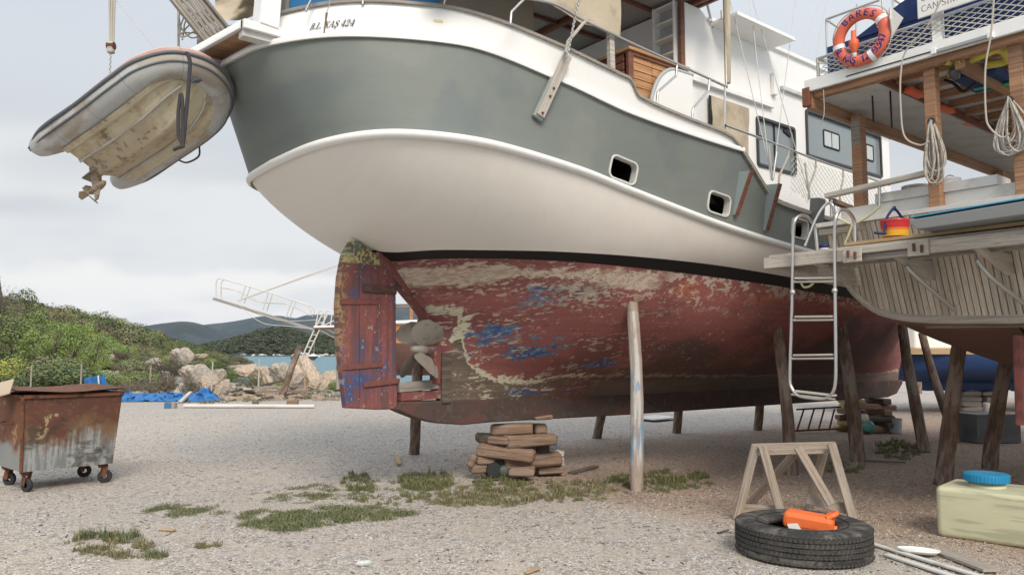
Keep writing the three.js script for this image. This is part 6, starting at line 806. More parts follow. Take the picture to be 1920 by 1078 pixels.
{
  const bd = (label, p, q, h, w, m, y = 0.02, cat = 'board', nm = 'board') => { const t = thing(nm, label, cat, V((p.x + q.x) / 2, y, (p.z + q.z) / 2)); obj('plank', beam(V(p.x - t.position.x, 0, p.z - t.position.z), V(q.x - t.position.x, 0.01, q.z - t.position.z), h, w), m, t); return t; };
  bd('long thin white plastic batten lying on the ground right of the tyre', G(1622, 1020), G(1850, 1092), 0.02, 0.055, M.whiteOld, 0.02, 'batten', 'white_batten'); bd('shorter white batten lying nearer the camera beside the long one', G(1663, 1045), G(1800, 1092), 0.02, 0.06, M.whiteOld, 0.02, 'batten', 'white_batten'); bd('grey weathered board lying by the white oval dish', G(1768, 1040), G(1862, 1078), 0.025, 0.14, M.greyWood);
  const d = G(1724, 1043), t = thing('oval_dish', 'white oval plastic dish lying on the battens', 'dish', V(d.x, 0.03, d.z), -0.5); let g = lathe([[0, 0.02], [0.13, 0.0], [0.155, 0.018], [0.16, 0.03], [0.15, 0.024], [0.12, 0.012], [0, 0.026]], 36); g.scale(1, 1, 0.55); obj('dish', g, M.white, t);
  bd('flat white board lying on the ground beyond the keel', G(1205, 790), G(1252, 786), 0.03, 0.8, M.whiteOld, 0.06); bd('upright splinter of pale plank on the gravel below the rudder', G(742, 858), G(748, 876), 0.02, 0.07, M.yellowWood, 0.04); bd('dark stick lying on the earth under the excursion boat', G(1612, 866), G(1700, 871), 0.02, 0.04, M.darkWood, 0.02, 'stick', 'stick'); bd('thin brown stick just left of the tyre', G(1345, 1002), G(1368, 998), 0.012, 0.018, M.darkWood, 0.012, 'stick', 'stick'); bd('dark plank lying in the shade right of the stern crib', G(1070, 890), G(1118, 878), 0.03, 0.1, M.darkWood, 0.02); bd('chip of pale wood at the lower edge, left of the tyre', G(985, 1078), G(1012, 1070), 0.012, 0.04, M.yellowWood, 0.012, 'wood chip', 'wood_chip'); bd('small tan wood chip above the lower left grass tuft', G(300, 996), G(326, 999), 0.02, 0.05, M.yellowWood, 0.014, 'wood chip', 'wood_chip');
  const bag = (label, px, py, r, m, seed, fl = 0.5) => { const p = G(px, py), b = put(jitterGeo(clean(new THREE.SphereGeometry(r, 18, 12)), r * 1.5, 3.2 / r * 0.35, seed), 0, 0, 0); b.scale(1.5, fl, 1); return lone('plastic_scrap', b, m, label, 'plastic scrap', V(p.x, r * fl * 0.6, p.z)); };
  const cl = mat([0.56, 0.55, 0.48], 0.5); bag('crumpled clear plastic bag left of the tyre at the lower edge', 1310, 1046, 0.10, cl, 1501, 0.4); bag('shredded plastic sheet at the lower edge below the crumpled bag', 1375, 1064, 0.11, mat([0.46, 0.43, 0.36], 0.7), 1502, 0.15); bag('small white plastic scrap alone on the gravel left of the tyre', 1095, 1030, 0.055, cl, 1503, 0.5); bag('white foam scrap right of the trestle foot', 1625, 974, 0.05, M.whiteOld, 1504, 0.4); bag('torn green netting scrap at the lower left corner', 104, 1064, 0.06, mat([0.10, 0.27, 0.25], 0.8), 1505, 0.2); bag('dark green plastic scrap beside the lower left grass tuft', 312, 1006, 0.055, mat([0.05, 0.16, 0.13], 0.6), 1506, 0.3);
  const bt = thing('plastic_bottle', 'small clear plastic bottle lying on the gravel at the lower edge', 'bottle', G(683, 1062), 0.4); let bg = lathe([[0, -0.06], [0.028, -0.058], [0.03, -0.02], [0.026, 0.0], [0.03, 0.02], [0.028, 0.045], [0.012, 0.07], [0.012, 0.085], [0, 0.085]], 16); bg.rotateZ(Math.PI / 2); obj('bottle', put(bg, 0, 0.03, 0), mat([0.52, 0.55, 0.55], 0.25), bt); bt.scale.setScalar(0.8);
  const gn = Z(988, 782, 10.3); lone('net_scrap', jitterGeo(clean(new THREE.SphereGeometry(0.07, 14, 10)), 0.12, 14, 1508), mat([0.03, 0.13, 0.11], 0.9), 'tuft of green net caught between keel and crib', 'net scrap', gn);
}
// ---------------------------------------------------------------- under the boats at the right: grey box, blue hull, trailer
{
  const b = G(1876, 832), t = thing('grey_box', 'plain grey box on the ground behind the excursion boat props', 'box', V(b.x, 0, b.z), 0.1); obj('body', box(0.85, 0.52, 0.6, 0, 0.27, -0.3, 0, 0, 0, 0.01), mat(rep(grime([0.17, 0.18, 0.19], [0.13, 0.14, 0.15], 0.7, 1601), 1, 1), 0.8), t); obj('end_panel', box(0.03, 0.5, 0.56, 0.435, 0.27, -0.3), M.greyWood, t);
  const gl = thing('paint_tin', 'clear jar standing on the ground in front of the blue hull crib', 'jar', G(1855, 776), 0); obj('jar', lathe([[0, 0], [0.13, 0], [0.13, 0.3], [0.12, 0.3], [0.12, 0.02], [0, 0.02]], 20), mat([0.4, 0.42, 0.42], 0.2), gl);
  const o = thing('blue_boat', 'deep blue hull with a varnished rail propped beyond the excursion boat', 'boat', V(Z(1830, 740, 22.3).x, 0, -22.3), 0.15), bm = mat(rep(grime([0.012, 0.05, 0.165], [0.012, 0.04, 0.13], 0.8, 1611), 1, 1), 0.6), sec = (x, b_, k) => [V(x, 1.62, b_), V(x, 1.2, b_ * 0.97), V(x, 1.05, b_ * 0.7), V(x, k, 0.12)];
  for (const s of [1, -1]) obj('hull', grid([[-4.2, .5, .95], [-3.4, 1.2, .9], [-2, 1.6, .85], [0, 1.75, .8], [2.5, 1.7, .8], [4.5, 1.3, .9], [6.5, .1, 1.0]].map(([x, b_, k]) => sec(x, b_, k).map(p => V(p.x, p.y, p.z * s)))), bm, o);
  obj('keel', box(3.4, 0.55, 0.22, 0.1, 0.86, 0), bm, o); obj('keel', box(0.7, 0.5, 0.24, 1.6, 0.8, 0), bm, o); obj('rail', box(9, 0.16, 3.3, 0.4, 1.70, 0), M.yellowWood, o); obj('cabin', box(2.2, 0.7, 1.8, -1.4, 2.1, 0, 0, 0, 0, 0.08), M.white, o); obj('stern_prop', cyl(V(1.15, 0, 1.2), V(1.0, 1.3, 1.0), 0.09, 0.08, 8), M.greyWood, o);
  const tr = thing('trailer', 'dark flat trailer with tyres standing far off beneath the hulls', 'trailer', Z(1748, 712, 46), 0), tz = 46 / F; tr.position.y = 0; obj('bed', box(2.9, 0.16, 1.4, 0, 0.98, 0), M.darkWood, tr); for (const x of [-1.0, 0.0, 1.1]) { const w = new THREE.TorusGeometry(0.32, 0.14, 10, 24); obj('tyre', put(clean(w), x, 0.46, 0.7), M.rubber, tr); } for (let i = 0; i < 5; i++) obj('stake', box(0.08, 0.4, 0.08, -1.3 + i * 0.65, 1.2, 0.68), M.greyWood, tr);
  lone('white_tarpaulin', jitterGeo(box(2.2, 0.5, 1.2, 0, 0.2, 0, 0, 0, 0, 0.1), 0.4, 2, 3), M.whiteOld, 'white covered heap on the ground far behind the bow', 'tarpaulin', V(Z(1690, 705, 50).x, 0, -50));
  const rw = thing('red_awning', 'dark red awning of a boat standing beyond the excursion boat', 'awning', Z(1822, 372, 24), 0); obj('awning', grid(steps(6).map(t_ => steps(10).map(s => V(-1.2 + 2.6 * s, 0.35 - 0.25 * Math.abs(s - 0.6) * 2 - 0.35 * t_, 0.5 - t_)))), mat([0.16, 0.035, 0.04], 0.9), rw); obj('awning_pole', cyl(V(-0.9, 0.1, 0), V(-0.9, -4, 0), 0.04, 0.04, 8), M.greyWood, rw); obj('awning_pole', cyl(V(1.2, 0.1, 0), V(1.2, -4, 0), 0.04, 0.04, 8), M.greyWood, rw);
}

// ---------------------------------------------------------------- far land
function ridge(name, sky, z, depth, m, seed, rough) {     // a range whose crest passes the given sky line; a heightfield in metres
  const xs = sky.map(p => (p[0] - 960) / F * z), hs = sky.map(p => EYE + (663 - p[1]) / F * z), x0 = xs[0], x1 = xs[xs.length - 1], n = 220, rows = [];
  for (let j = 0; j <= 26; j++) { const k = j / 26, row = []; for (let i = 0; i <= n; i++) { const x = lerp(x0, x1, i / n), q = (k - 0.5) * depth; const crest = mono(xs, hs, x), prof = Math.pow(Math.cos((k - 0.5) * Math.PI), 1.15), f = fbm(x / rough, q / rough + 7, 5, seed) - 0.5; row.push(V(x + q * 0.12, SEA_Y - 1 + (crest - SEA_Y + 1) * prof * (1 + 0.45 * f * (1 - Math.abs(prof - 0.5) * 2) + 0.07 * f), -z - q)); } rows.push(row); }
  return obj(name, grid(rows, p => [p.x, p.z - p.y]), m, null, { kind: 'structure' });
}
const tFar = tex(512, 512, (x, y, u, v) => { const n = fbm(u * 14, v * 14, 5, 2001, 14, 14), m = fbm(u * 60, v * 60, 3, 2003, 60, 60); let c = mix3([0.030, 0.042, 0.040], [0.060, 0.072, 0.062], n); return mix3(c, [0.11, 0.11, 0.105], ss(0.60, 0.7, m * 0.4 + n * 0.6) * 0.35); }); tFar.repeat.set(1 / 900, 1 / 900);
const mFar = mat(tFar, 1), tIsl = tFar.clone(); tIsl.repeat.set(1 / 160, 1 / 160); const mIsl = mat(tIsl, 1);
ridge('far_hills', [[-1500, 668], [-700, 640], [-200, 628], [120, 632], [300, 626], [345, 616], [378, 612], [410, 608], [450, 604], [490, 597], [520, 592], [545, 596], [572, 598], [600, 590], [640, 592], [690, 580], [760, 572], [830, 576], [930, 590], [1100, 600], [1400, 610], [1700, 622], [2000, 630], [2600, 640], [3300, 668]], 6200, 2400, mFar, 2011, 900);
ridge('near_hills', [[-900, 668], [-500, 640], [-100, 626], [100, 622], [230, 617], [275, 613], [300, 608], [330, 604], [348, 602], [368, 607], [385, 622], [400, 634], [420, 645], [445, 656], [470, 667]], 4200, 1300, mFar, 2021, 600);
const island = ridge('island_hill', [[372, 669], [392, 658], [415, 648], [440, 642], [462, 635], [485, 628], [505, 622], [522, 619], [545, 622], [565, 630], [585, 634], [605, 632], [630, 640], [680, 650], [760, 660], [840, 668.5]], 900, 210, mIsl, 2031, 60);

// ---------------------------------------------------------------- leaves
function foliage(seed, n, size, o = {}) {             // many small leaf faces through the volume of a lumpy crown, unit size
  const R = rng(seed), P = [], C = [], U = [], lumps = [], L = o.lumps ?? 9, flat = o.flat ?? 0.8;
  for (let i = 0; i < L; i++) { const a = R() * 6.283, r = Math.sqrt(R()) * 0.72, h = o.tall ? R() : R() * 0.8 * (1 - r * 0.5); lumps.push([Math.cos(a) * r, 0.16 + h * flat, Math.sin(a) * r, (o.lr ?? 0.34) * (0.6 + 0.6 * R()), 0.75 + 0.5 * R()]); }
  const a = V(0, 0, 0), b = V(0, 0, 0), q = V(0, 0, 0);
  for (let i = 0; i < n; i++) {
    const l = lumps[Math.floor(R() * L)]; let x, y, z; do { x = R() * 2 - 1; y = R() * 2 - 1; z = R() * 2 - 1; } while (x * x + y * y + z * z > 1); const rr_ = Math.pow(Math.hypot(x, y, z) + 1e-4, -0.45); const d = V(x * rr_, y * rr_, z * rr_);
    const p = V(l[0] + d.x * l[3], l[1] + d.y * l[3] * 0.85, l[2] + d.z * l[3]); if (p.y < 0.0) p.y = R() * 0.12;
    if (o.spray && R() < 0.25) { p.y += R() * R() * o.spray; p.x += (R() - .5) * 0.1; }
    a.set(R() - 0.5, R() - 0.5, R() - 0.5).normalize(); b.copy(d).add(V(R() - 0.5, R() - 0.2, R() - 0.5).multiplyScalar(1.4)).cross(a).normalize(); a.crossVectors(b, q.copy(d).add(V(0, 0.3, 0))).normalize();
    const s = size * (0.6 + 0.8 * R()), w = s * (o.narrow ?? 0.55), k = l[4] * (0.72 + 0.5 * R()), hue = R();
    const v0 = p.clone().addScaledVector(a, -s), v1 = p.clone().addScaledVector(b, w), v2 = p.clone().addScaledVector(a, s), v3 = p.clone().addScaledVector(b, -w); for (const v of [v0, v1, v2, v0, v2, v3]) { P.push(v.x, v.y, v.z); C.push(k * (0.9 + 0.3 * hue), k, k * (0.85 + 0.2 * (1 - hue))); U.push(0, 0); }
  }
  const g = new THREE.BufferGeometry(); g.setAttribute('position', new THREE.Float32BufferAttribute(P, 3)); g.setAttribute('color', new THREE.Float32BufferAttribute(C, 3)); g.setAttribute('uv', new THREE.Float32BufferAttribute(U, 2)); g.computeVertexNormals(); return g;
}
const leafM = (c, tr = 0.25) => mat(c, 0.75, { vertexColors: true, transmission: 0, sheen: 0 });
const LM = { deep: leafM([0.092, 0.135, 0.05]), mid: leafM([0.15, 0.205, 0.075]), bright: leafM([0.19, 0.275, 0.08]), lime: leafM([0.29, 0.335, 0.08]), olive: leafM([0.155, 0.17, 0.09]), grey: leafM([0.135, 0.13, 0.095]), dry: leafM([0.165, 0.14, 0.11]), rusty: leafM([0.20, 0.105, 0.06]), dark: leafM([0.075, 0.07, 0.05]) };
const FG = [foliage(1, 4600, 0.036, { lumps: 7, lr: 0.42 }), foliage(2, 4800, 0.034, { lumps: 11, lr: 0.36 }), foliage(3, 4600, 0.036, { lumps: 5, lr: 0.5 }), foliage(4, 4600, 0.032, { lumps: 14, spray: 0.4 })];
const FT = [foliage(11, 4600, 0.032, { lumps: 24, tall: 1, flat: 1.5, lr: 0.26, spray: 0.45 }), foliage(12, 4200, 0.032, { lumps: 20, tall: 1, flat: 1.35, lr: 0.28, spray: 0.6 })];
const FD_ = [foliage(21, 3000, 0.05, { lumps: 12, narrow: 0.12, spray: 0.35 }), foliage(22, 3000, 0.05, { lumps: 9, narrow: 0.12 })];
const FS = [foliage(31, 340, 0.12, { lumps: 6, lr: 0.45 }), foliage(32, 340, 0.12, { lumps: 8, lr: 0.40 })];
// island wood and shoreline stones: read as one mass
{
  const R = rng(2101), spots = [], ray_ = new THREE.Raycaster(); island.updateMatrixWorld(); const ip = island.geometry.attributes.position;
  for (let i = 0; i < 3600; i++) { const k = Math.floor(R() * ip.count), j = Math.min(ip.count - 1, k + 1); const x = lerp(ip.getX(k), ip.getX(j), R()), y = ip.getY(k), z = ip.getZ(k); if (y < 2.0 || z < -930 || Math.abs(x) > 470) continue; spots.push([x + (R() - .5) * 6, y, z + (R() - .5) * 8]); }
  const mk = (nm, g, m, f) => { const I = spots.filter((_, i) => i % 3 === f), o = new THREE.InstancedMesh(g, m, I.length), M4 = new THREE.Matrix4(), Q = new THREE.Quaternion(); I.forEach((p, i) => { const s = 3.2 + 3.6 * R(); M4.compose(V(p[0], p[1] - s * 0.3, p[2]), Q.setFromAxisAngle(V(0, 1, 0), R() * 6), V(s * 1.2, s * (0.8 + 0.4 * R()), s * 1.2)); o.setMatrixAt(i, M4); }); o.name = nm; o.userData = { kind: 'stuff', label: 'scrub woodland covering the island hill across the water', category: 'woodland' }; o.castShadow = true; scene.add(o); };
  mk('island_woodland', FS[0], leafM([0.050, 0.068, 0.032]), 0); mk('island_woodland_001', FS[1], leafM([0.068, 0.084, 0.042]), 1); mk('island_woodland_002', FS[0], leafM([0.085, 0.095, 0.055]), 2);
  const sh = new THREE.InstancedMesh(jitterGeo(clean(new THREE.IcosahedronGeometry(1, 1)), 0.7, 1.2, 9), mat([0.50, 0.46, 0.40], 0.95), 420), M4 = new THREE.Matrix4(), Q = new THREE.Quaternion(); for (let i = 0; i < 420; i++) { const x = -380 + R() * 460, s = 0.7 + 1.6 * R() * R(); M4.compose(V(x, SEA_Y + 0.2 + 1.2 * R(), -803 - (x + 200) * 0.0 - 8 * R()), Q.setFromAxisAngle(V(0, 1, 0), R() * 6), V(s * 2.6, s * 0.9, s)); sh.setMatrixAt(i, M4); } sh.name = 'shore_rubble'; sh.userData = { kind: 'stuff', label: 'pale stones along the shore of the island hill', category: 'shore stones' }; scene.add(sh);
}
// ---------------------------------------------------------------- scrub on the near hill
const onG = (px, z) => { const x = (px - 960) / F * z; return V(x, groundY(x, -z), -z); };
{
  const R = rng(2201), kinds = [[FG[0], LM.mid], [FG[1], LM.deep], [FG[2], LM.olive], [FG[3], LM.grey], [FG[1], LM.bright], [FG[2], LM.mid]], buckets = kinds.map(() => []);
  for (let i = 0; i < 4600; i++) { const z = 34 + R() * 98, px = -60 + 560 * Math.pow(R(), 1.1), p = onG(px, z); if (hillH(p.x, p.z) < 0.3 && !(p.y > -0.7 && z > 33 && z < 42 && px < 330 && R() < .4)) continue; if (fbm(p.x * 0.12, p.z * 0.12, 3, 2203) < 0.30) continue; const k = fbm(p.x * 0.07 + 9, p.z * 0.07, 3, 2207) * 1.5 - 0.25 + (R() - 0.5) * 0.4; buckets[Math.floor(clamp(k, 0, 0.999) * kinds.length)].push([p, (0.75 + 1.5 * R() * ss(33, 60, z) + 0.8 * R() * R() * ss(66, 84, z)) * clamp(0.42 + hillH(p.x, p.z) / 5, 0.42, 1.1)]); }
  const Q = new THREE.Quaternion(), M4 = new THREE.Matrix4(); buckets.forEach((b, k) => { if (!b.length) return; const o = new THREE.InstancedMesh(kinds[k][0], kinds[k][1], b.length); b.forEach(([p, s], i) => { M4.compose(V(p.x, p.y - 0.12 * s, p.z), Q.setFromAxisAngle(V(0, 1, 0), R() * 6.28), V(s * (0.9 + 0.5 * R()), s * (0.7 + 0.5 * R()), s * (0.9 + 0.5 * R()))); o.setMatrixAt(i, M4); const q = 0.5 + 0.95 * fbm(p.x * 0.21 + 4, p.z * 0.21 + k, 3, 2211) + 0.5 * (R() - .5), w = R(); o.setColorAt(i, new THREE.Color().setRGB(q * (0.9 + 0.3 * w), q, q * (0.8 + 0.2 * w))); }); o.name = numbered('hillside_scrub'); o.castShadow = true; o.userData = { kind: 'stuff', label: 'dense mixed scrub covering the hill on the left', category: 'scrub' }; scene.add(o); });
}
function bush(name, label, px, py, z, w, h, g, m, seed, cat = 'shrub', stems = 3, group) { w *= 1.12; h *= 1.12;    // base at the pixel's distance; w, h in metres
  const p = Z(px, py, z), y = Math.min(groundY(p.x, p.z), p.y), t = thing(name, label, cat, V(p.x, y - 0.03, p.z), seed * 1.7, group), R = rng(seed + 3000);
  const f = obj(cat === 'tree' ? 'crown' : 'foliage', g, m, t); f.scale.set(w / 2, h / (g.userData.top ??= (g.computeBoundingBox(), g.boundingBox.max.y)), w / 2);
  const st = []; for (let i = 0; i < stems; i++) { const a = R() * 6.28, l = h * (0.5 + 0.3 * R()); st.push(tube([V(0.05 * Math.cos(a), 0, 0.05 * Math.sin(a)), V(w * 0.1 * Math.cos(a), l * 0.5, w * 0.1 * Math.sin(a)), V(w * 0.22 * Math.cos(a + .4), l, w * 0.22 * Math.sin(a + .4))], Math.max(0.02, h * 0.014), 5, 8)); } for (const s of st) obj(cat === 'tree' ? 'trunk' : 'stem', s, M.darkWood, t); return t;
}
bush('young_tree', 'tall bright green young tree with feathery shoots against the sky on the left hill', 130, 660, 52, 3.6, 3.9, FT[0], LM.bright, 1, 'tree', 4);
bush('young_tree', 'bright green young tree left of the tallest one, half hiding the ridge', 82, 665, 50, 4.0, 3.4, FT[1], LM.bright, 2, 'tree', 4);
bush('young_tree', 'bright green young tree at the left edge above the yellow green bush', 30, 665, 53, 4.4, 4.2, FT[0], LM.mid, 3, 'tree', 4);
bush('young_tree', 'fresh green young tree right of the tallest one, below the dark ridge', 168, 662, 50, 2.8, 3.0, FT[1], LM.bright, 4, 'tree', 3);
bush('dark_tree', 'dark round tree on the ridge line of the left hill', 190, 640, 84, 5.6, 3.4, FG[1], LM.deep, 5, 'tree', 3); bush('dark_tree', 'dark olive tree lowest on the ridge, above the grey dry bush', 240, 650, 80, 6, 3.0, FG[0], LM.olive, 6, 'tree', 3); bush('bare_tree', 'greyish thin topped tree at the left edge of the ridge', 2, 620, 66, 3.4, 5.6, FD_[0], LM.grey, 7, 'tree', 4); bush('dark_tree', 'small dark tree on the ridge just right of the left edge', 42, 630, 84, 5, 4.8, FG[2], LM.deep, 24, 'tree', 3);
bush('yellow_green_bush', 'rounded yellow green bush behind the rubbish container', 30, 712, 40, 3.6, 1.75, FG[3], LM.lime, 8); bush('green_bush', 'olive green bush right of the yellow green one', 95, 714, 40, 2.8, 1.5, FG[0], LM.olive, 9); bush('green_bush', 'glossy bright green low bush above the dry brown brush', 210, 712, 37, 2.4, 0.85, FG[1], LM.bright, 10); bush('green_bush', 'low bright green bush behind the short fence stub', 262, 710, 38, 2.2, 0.75, FG[2], LM.mid, 11); bush('green_bush', 'mid green round bush below the pale hillside rock', 255, 690, 44, 2.7, 1.2, FG[0], LM.olive, 12);
bush('dry_brush', 'dry brown brush in front of the bright green low bush', 240, 742, 29.5, 2.4, 0.95, FD_[0], LM.dry, 13); bush('dry_brush', 'dry grey brown brush left of the large pale boulders', 300, 743, 29.5, 1.8, 0.85, FD_[1], LM.dry, 14); bush('dry_brush', 'thin grey brush growing in front of the largest pale boulder', 352, 735, 29.8, 1.2, 0.75, FD_[1], LM.grey, 15);
bush('dark_bush', 'dark leafless twiggy bush left of the pale crag', 308, 698, 44, 2.4, 1.8, FD_[0], LM.dark, 16); bush('green_bush', 'dark green spreading bush at the end of the point above the sea', 395, 692, 46, 3.4, 1.15, FG[1], LM.deep, 17); bush('green_bush', 'dark green bush hanging over the shore rocks', 425, 697, 44, 1.8, 0.7, FG[0], LM.deep, 18); bush('rusty_bush', 'rust coloured dry bush above the large pale boulders', 360, 690, 38, 1.2, 0.62, FD_[1], LM.rusty, 19);
bush('yellow_plant', 'yellowish upright plant between the shore rocks left of the leaning post', 517, 712, 36, 0.8, 0.62, FD_[0], LM.lime, 20); bush('green_bush', 'grey green bush beside the thin upright stick on the shore', 470, 722, 35, 1.9, 0.8, FD_[1], LM.olive, 21); bush('green_bush', 'small green bush on top of the shore rock left of the leaning post', 508, 690, 39, 0.6, 0.4, FG[2], LM.mid, 22); bush('green_bush', 'low green bush beside the rudder on the shore', 630, 722, 34, 1.0, 0.42, FG[0], LM.mid, 23); bush('green_bush', 'dull dark green bush behind the fence post near the container', 120, 735, 34, 4.2, 1.2, FG[2], LM.deep, 25); bush('green_bush', 'dull green bush behind the container lid at the left edge', 30, 738, 34, 3.6, 1.0, FG[1], LM.deep, 26);
// ---------------------------------------------------------------- pale limestone boulders
const tRock = tex(512, 512, (x, y, u, v) => { const n = fbm(u * 6, v * 6, 5, 2301, 6, 6), m = fbm(u * 30, v * 30, 4, 2303, 30, 30), cr = Math.abs(fbm(u * 9, v * 9, 4, 2305, 9, 9) - 0.5); let c = mix3([0.48, 0.44, 0.385], [0.33, 0.305, 0.275], ss(0.35, 0.65, m)); c = mix3(c, [0.55, 0.43, 0.33], ss(0.5, 0.68, n) * 0.6); return mix3(c, [0.12, 0.105, 0.09], ss(0.018, 0.004, cr) * 0.8); }); const mRock = mat(tRock, 0.95, { bumpMap: bFine, bumpScale: 0.05 }), mRockW = mat(tRock, 0.95, { bumpMap: bFine, bumpScale: 0.04 }); mRockW.color.setRGB(1.16, 1.08, 0.98);
function rockGeo(seed) { const g0 = mergeVertices(clean(new THREE.IcosahedronGeometry(1, 14)).deleteAttribute ? (() => { const g = new THREE.IcosahedronGeometry(1, 14); g.deleteAttribute('uv'); g.deleteAttribute('normal'); return g; })() : null, 1e-4), p = g0.attributes.position, R = rng(seed), pl = []; for (let i = 0; i < 13; i++) pl.push([V(R() * 2 - 1, R() * 2 - 0.7, R() * 2 - 1).normalize(), 0.55 + 0.35 * R()]); for (let i = 0; i < p.count; i++) { const v = V(p.getX(i), p.getY(i), p.getZ(i)); for (const [n, d] of pl) { const e = v.dot(n) - d; if (e > 0) v.addScaledVector(n, -e * 0.92); } const f = fbm(v.x * 2 + v.y + seed, v.z * 2 - v.y, 5, seed) - 0.5, f2 = fbm(v.x * 7 + v.y * 5, v.z * 7 + seed, 3, seed + 3) - 0.5; v.multiplyScalar(1 + 0.62 * f + 0.22 * f2); p.setXYZ(i, v.x, v.y, v.z); } g0.computeVertexNormals(); return uvBox(g0, 0.6); }
const RG = [1, 2, 3, 4, 5].map(i => rockGeo(2400 + i));
function rock(label, px, py, z, wpx, hpx, k, m = mRock, dpt = 0.8) { const p = Z(px, py, z), s = z / F, w = wpx * s / 2, h = hpx * s, o = lone('boulder', RG[k % 5], m, label, 'boulder', null, V(p.x, p.y + h * 0.42, p.z - w * 0.3)); o.scale.set(w * 1.12, h * 0.66, w * dpt); o.rotation.y = k * 1.3; return o; }
rock('largest pale boulder, left of the thin fence stick', 366, 722, 32, 62, 44, 0); rock('pale buff boulder in front of the largest one', 385, 738, 30.5, 50, 34, 1, mRockW); rock('pale boulder behind the thin fence stick', 400, 722, 33, 40, 30, 2); rock('smooth buff boulder right of the thin fence stick', 418, 741, 30, 34, 28, 3, mRockW); rock('pale crag standing above the dark green bush', 340, 682, 47, 44, 34, 0, mRock); rock('small white rock on top of the point', 374, 673, 47, 26, 10, 2, mRockW); rock('flat white rock lying on the green hillside', 200, 676, 52, 22, 12, 2, mRockW); rock('grey rocks slope behind the grey bush on the hill', 285, 686, 45, 30, 14, 3);
rock('big smooth buff rock with the post leaning before it', 572, 728, 37, 66, 58, 4, mRockW); rock('grey topped rock left of the leaning post', 526, 712, 38, 44, 36, 0); rock('pale rock at the foot of the leaning post', 545, 725, 35, 46, 28, 2, mRock); rock('rough buff rock between leaning post and rudder', 615, 727, 36, 38, 32, 1, mRockW); rock('pale rock at the water edge right of the point', 462, 706, 46, 54, 22, 3, mRockW); rock('pale rock behind the thin upright stick', 492, 704, 42, 30, 20, 0, mRockW); rock('white rounded rock at the foot of the thin upright stick', 500, 721, 36, 26, 18, 4, mRockW); rock('white rounded rock left of the thin upright stick', 478, 720, 36.5, 22, 14, 2, mRockW); rock('small white stone beside the black netting of the blue tarpaulin', 405, 748, 27.5, 20, 18, 3, mRockW); rock('small pale stone beside the collapsed planks', 422, 738, 28, 18, 14, 1); rock('low pale rock at the end of the point above the water', 440, 698, 48, 34, 14, 2, mRock); rock('low buff rock right of the rudder', 590, 729, 34, 30, 18, 3, mRockW);
{ const R = rng(2501), n = 260, o = new THREE.InstancedMesh(RG[2], mRockW, n), M4 = new THREE.Matrix4(), Q = new THREE.Quaternion(); for (let i = 0; i < n; i++) { const px = 395 + R() * 250, z = 27 + 22 * R() * R(), x = (px - 960) / F * z, s = 0.04 + 0.14 * R() * R(); M4.compose(V(x, groundY(x, -z) + s * 0.2, -z), Q.setFromAxisAngle(V(0, 1, 0), R() * 6), V(s * 1.4, s, s * 1.2)); o.setMatrixAt(i, M4); } o.name = 'stone_rubble'; o.userData = { kind: 'stuff', label: 'small pale stones scattered along the shore edge of the yard', category: 'rubble' }; scene.add(o); }
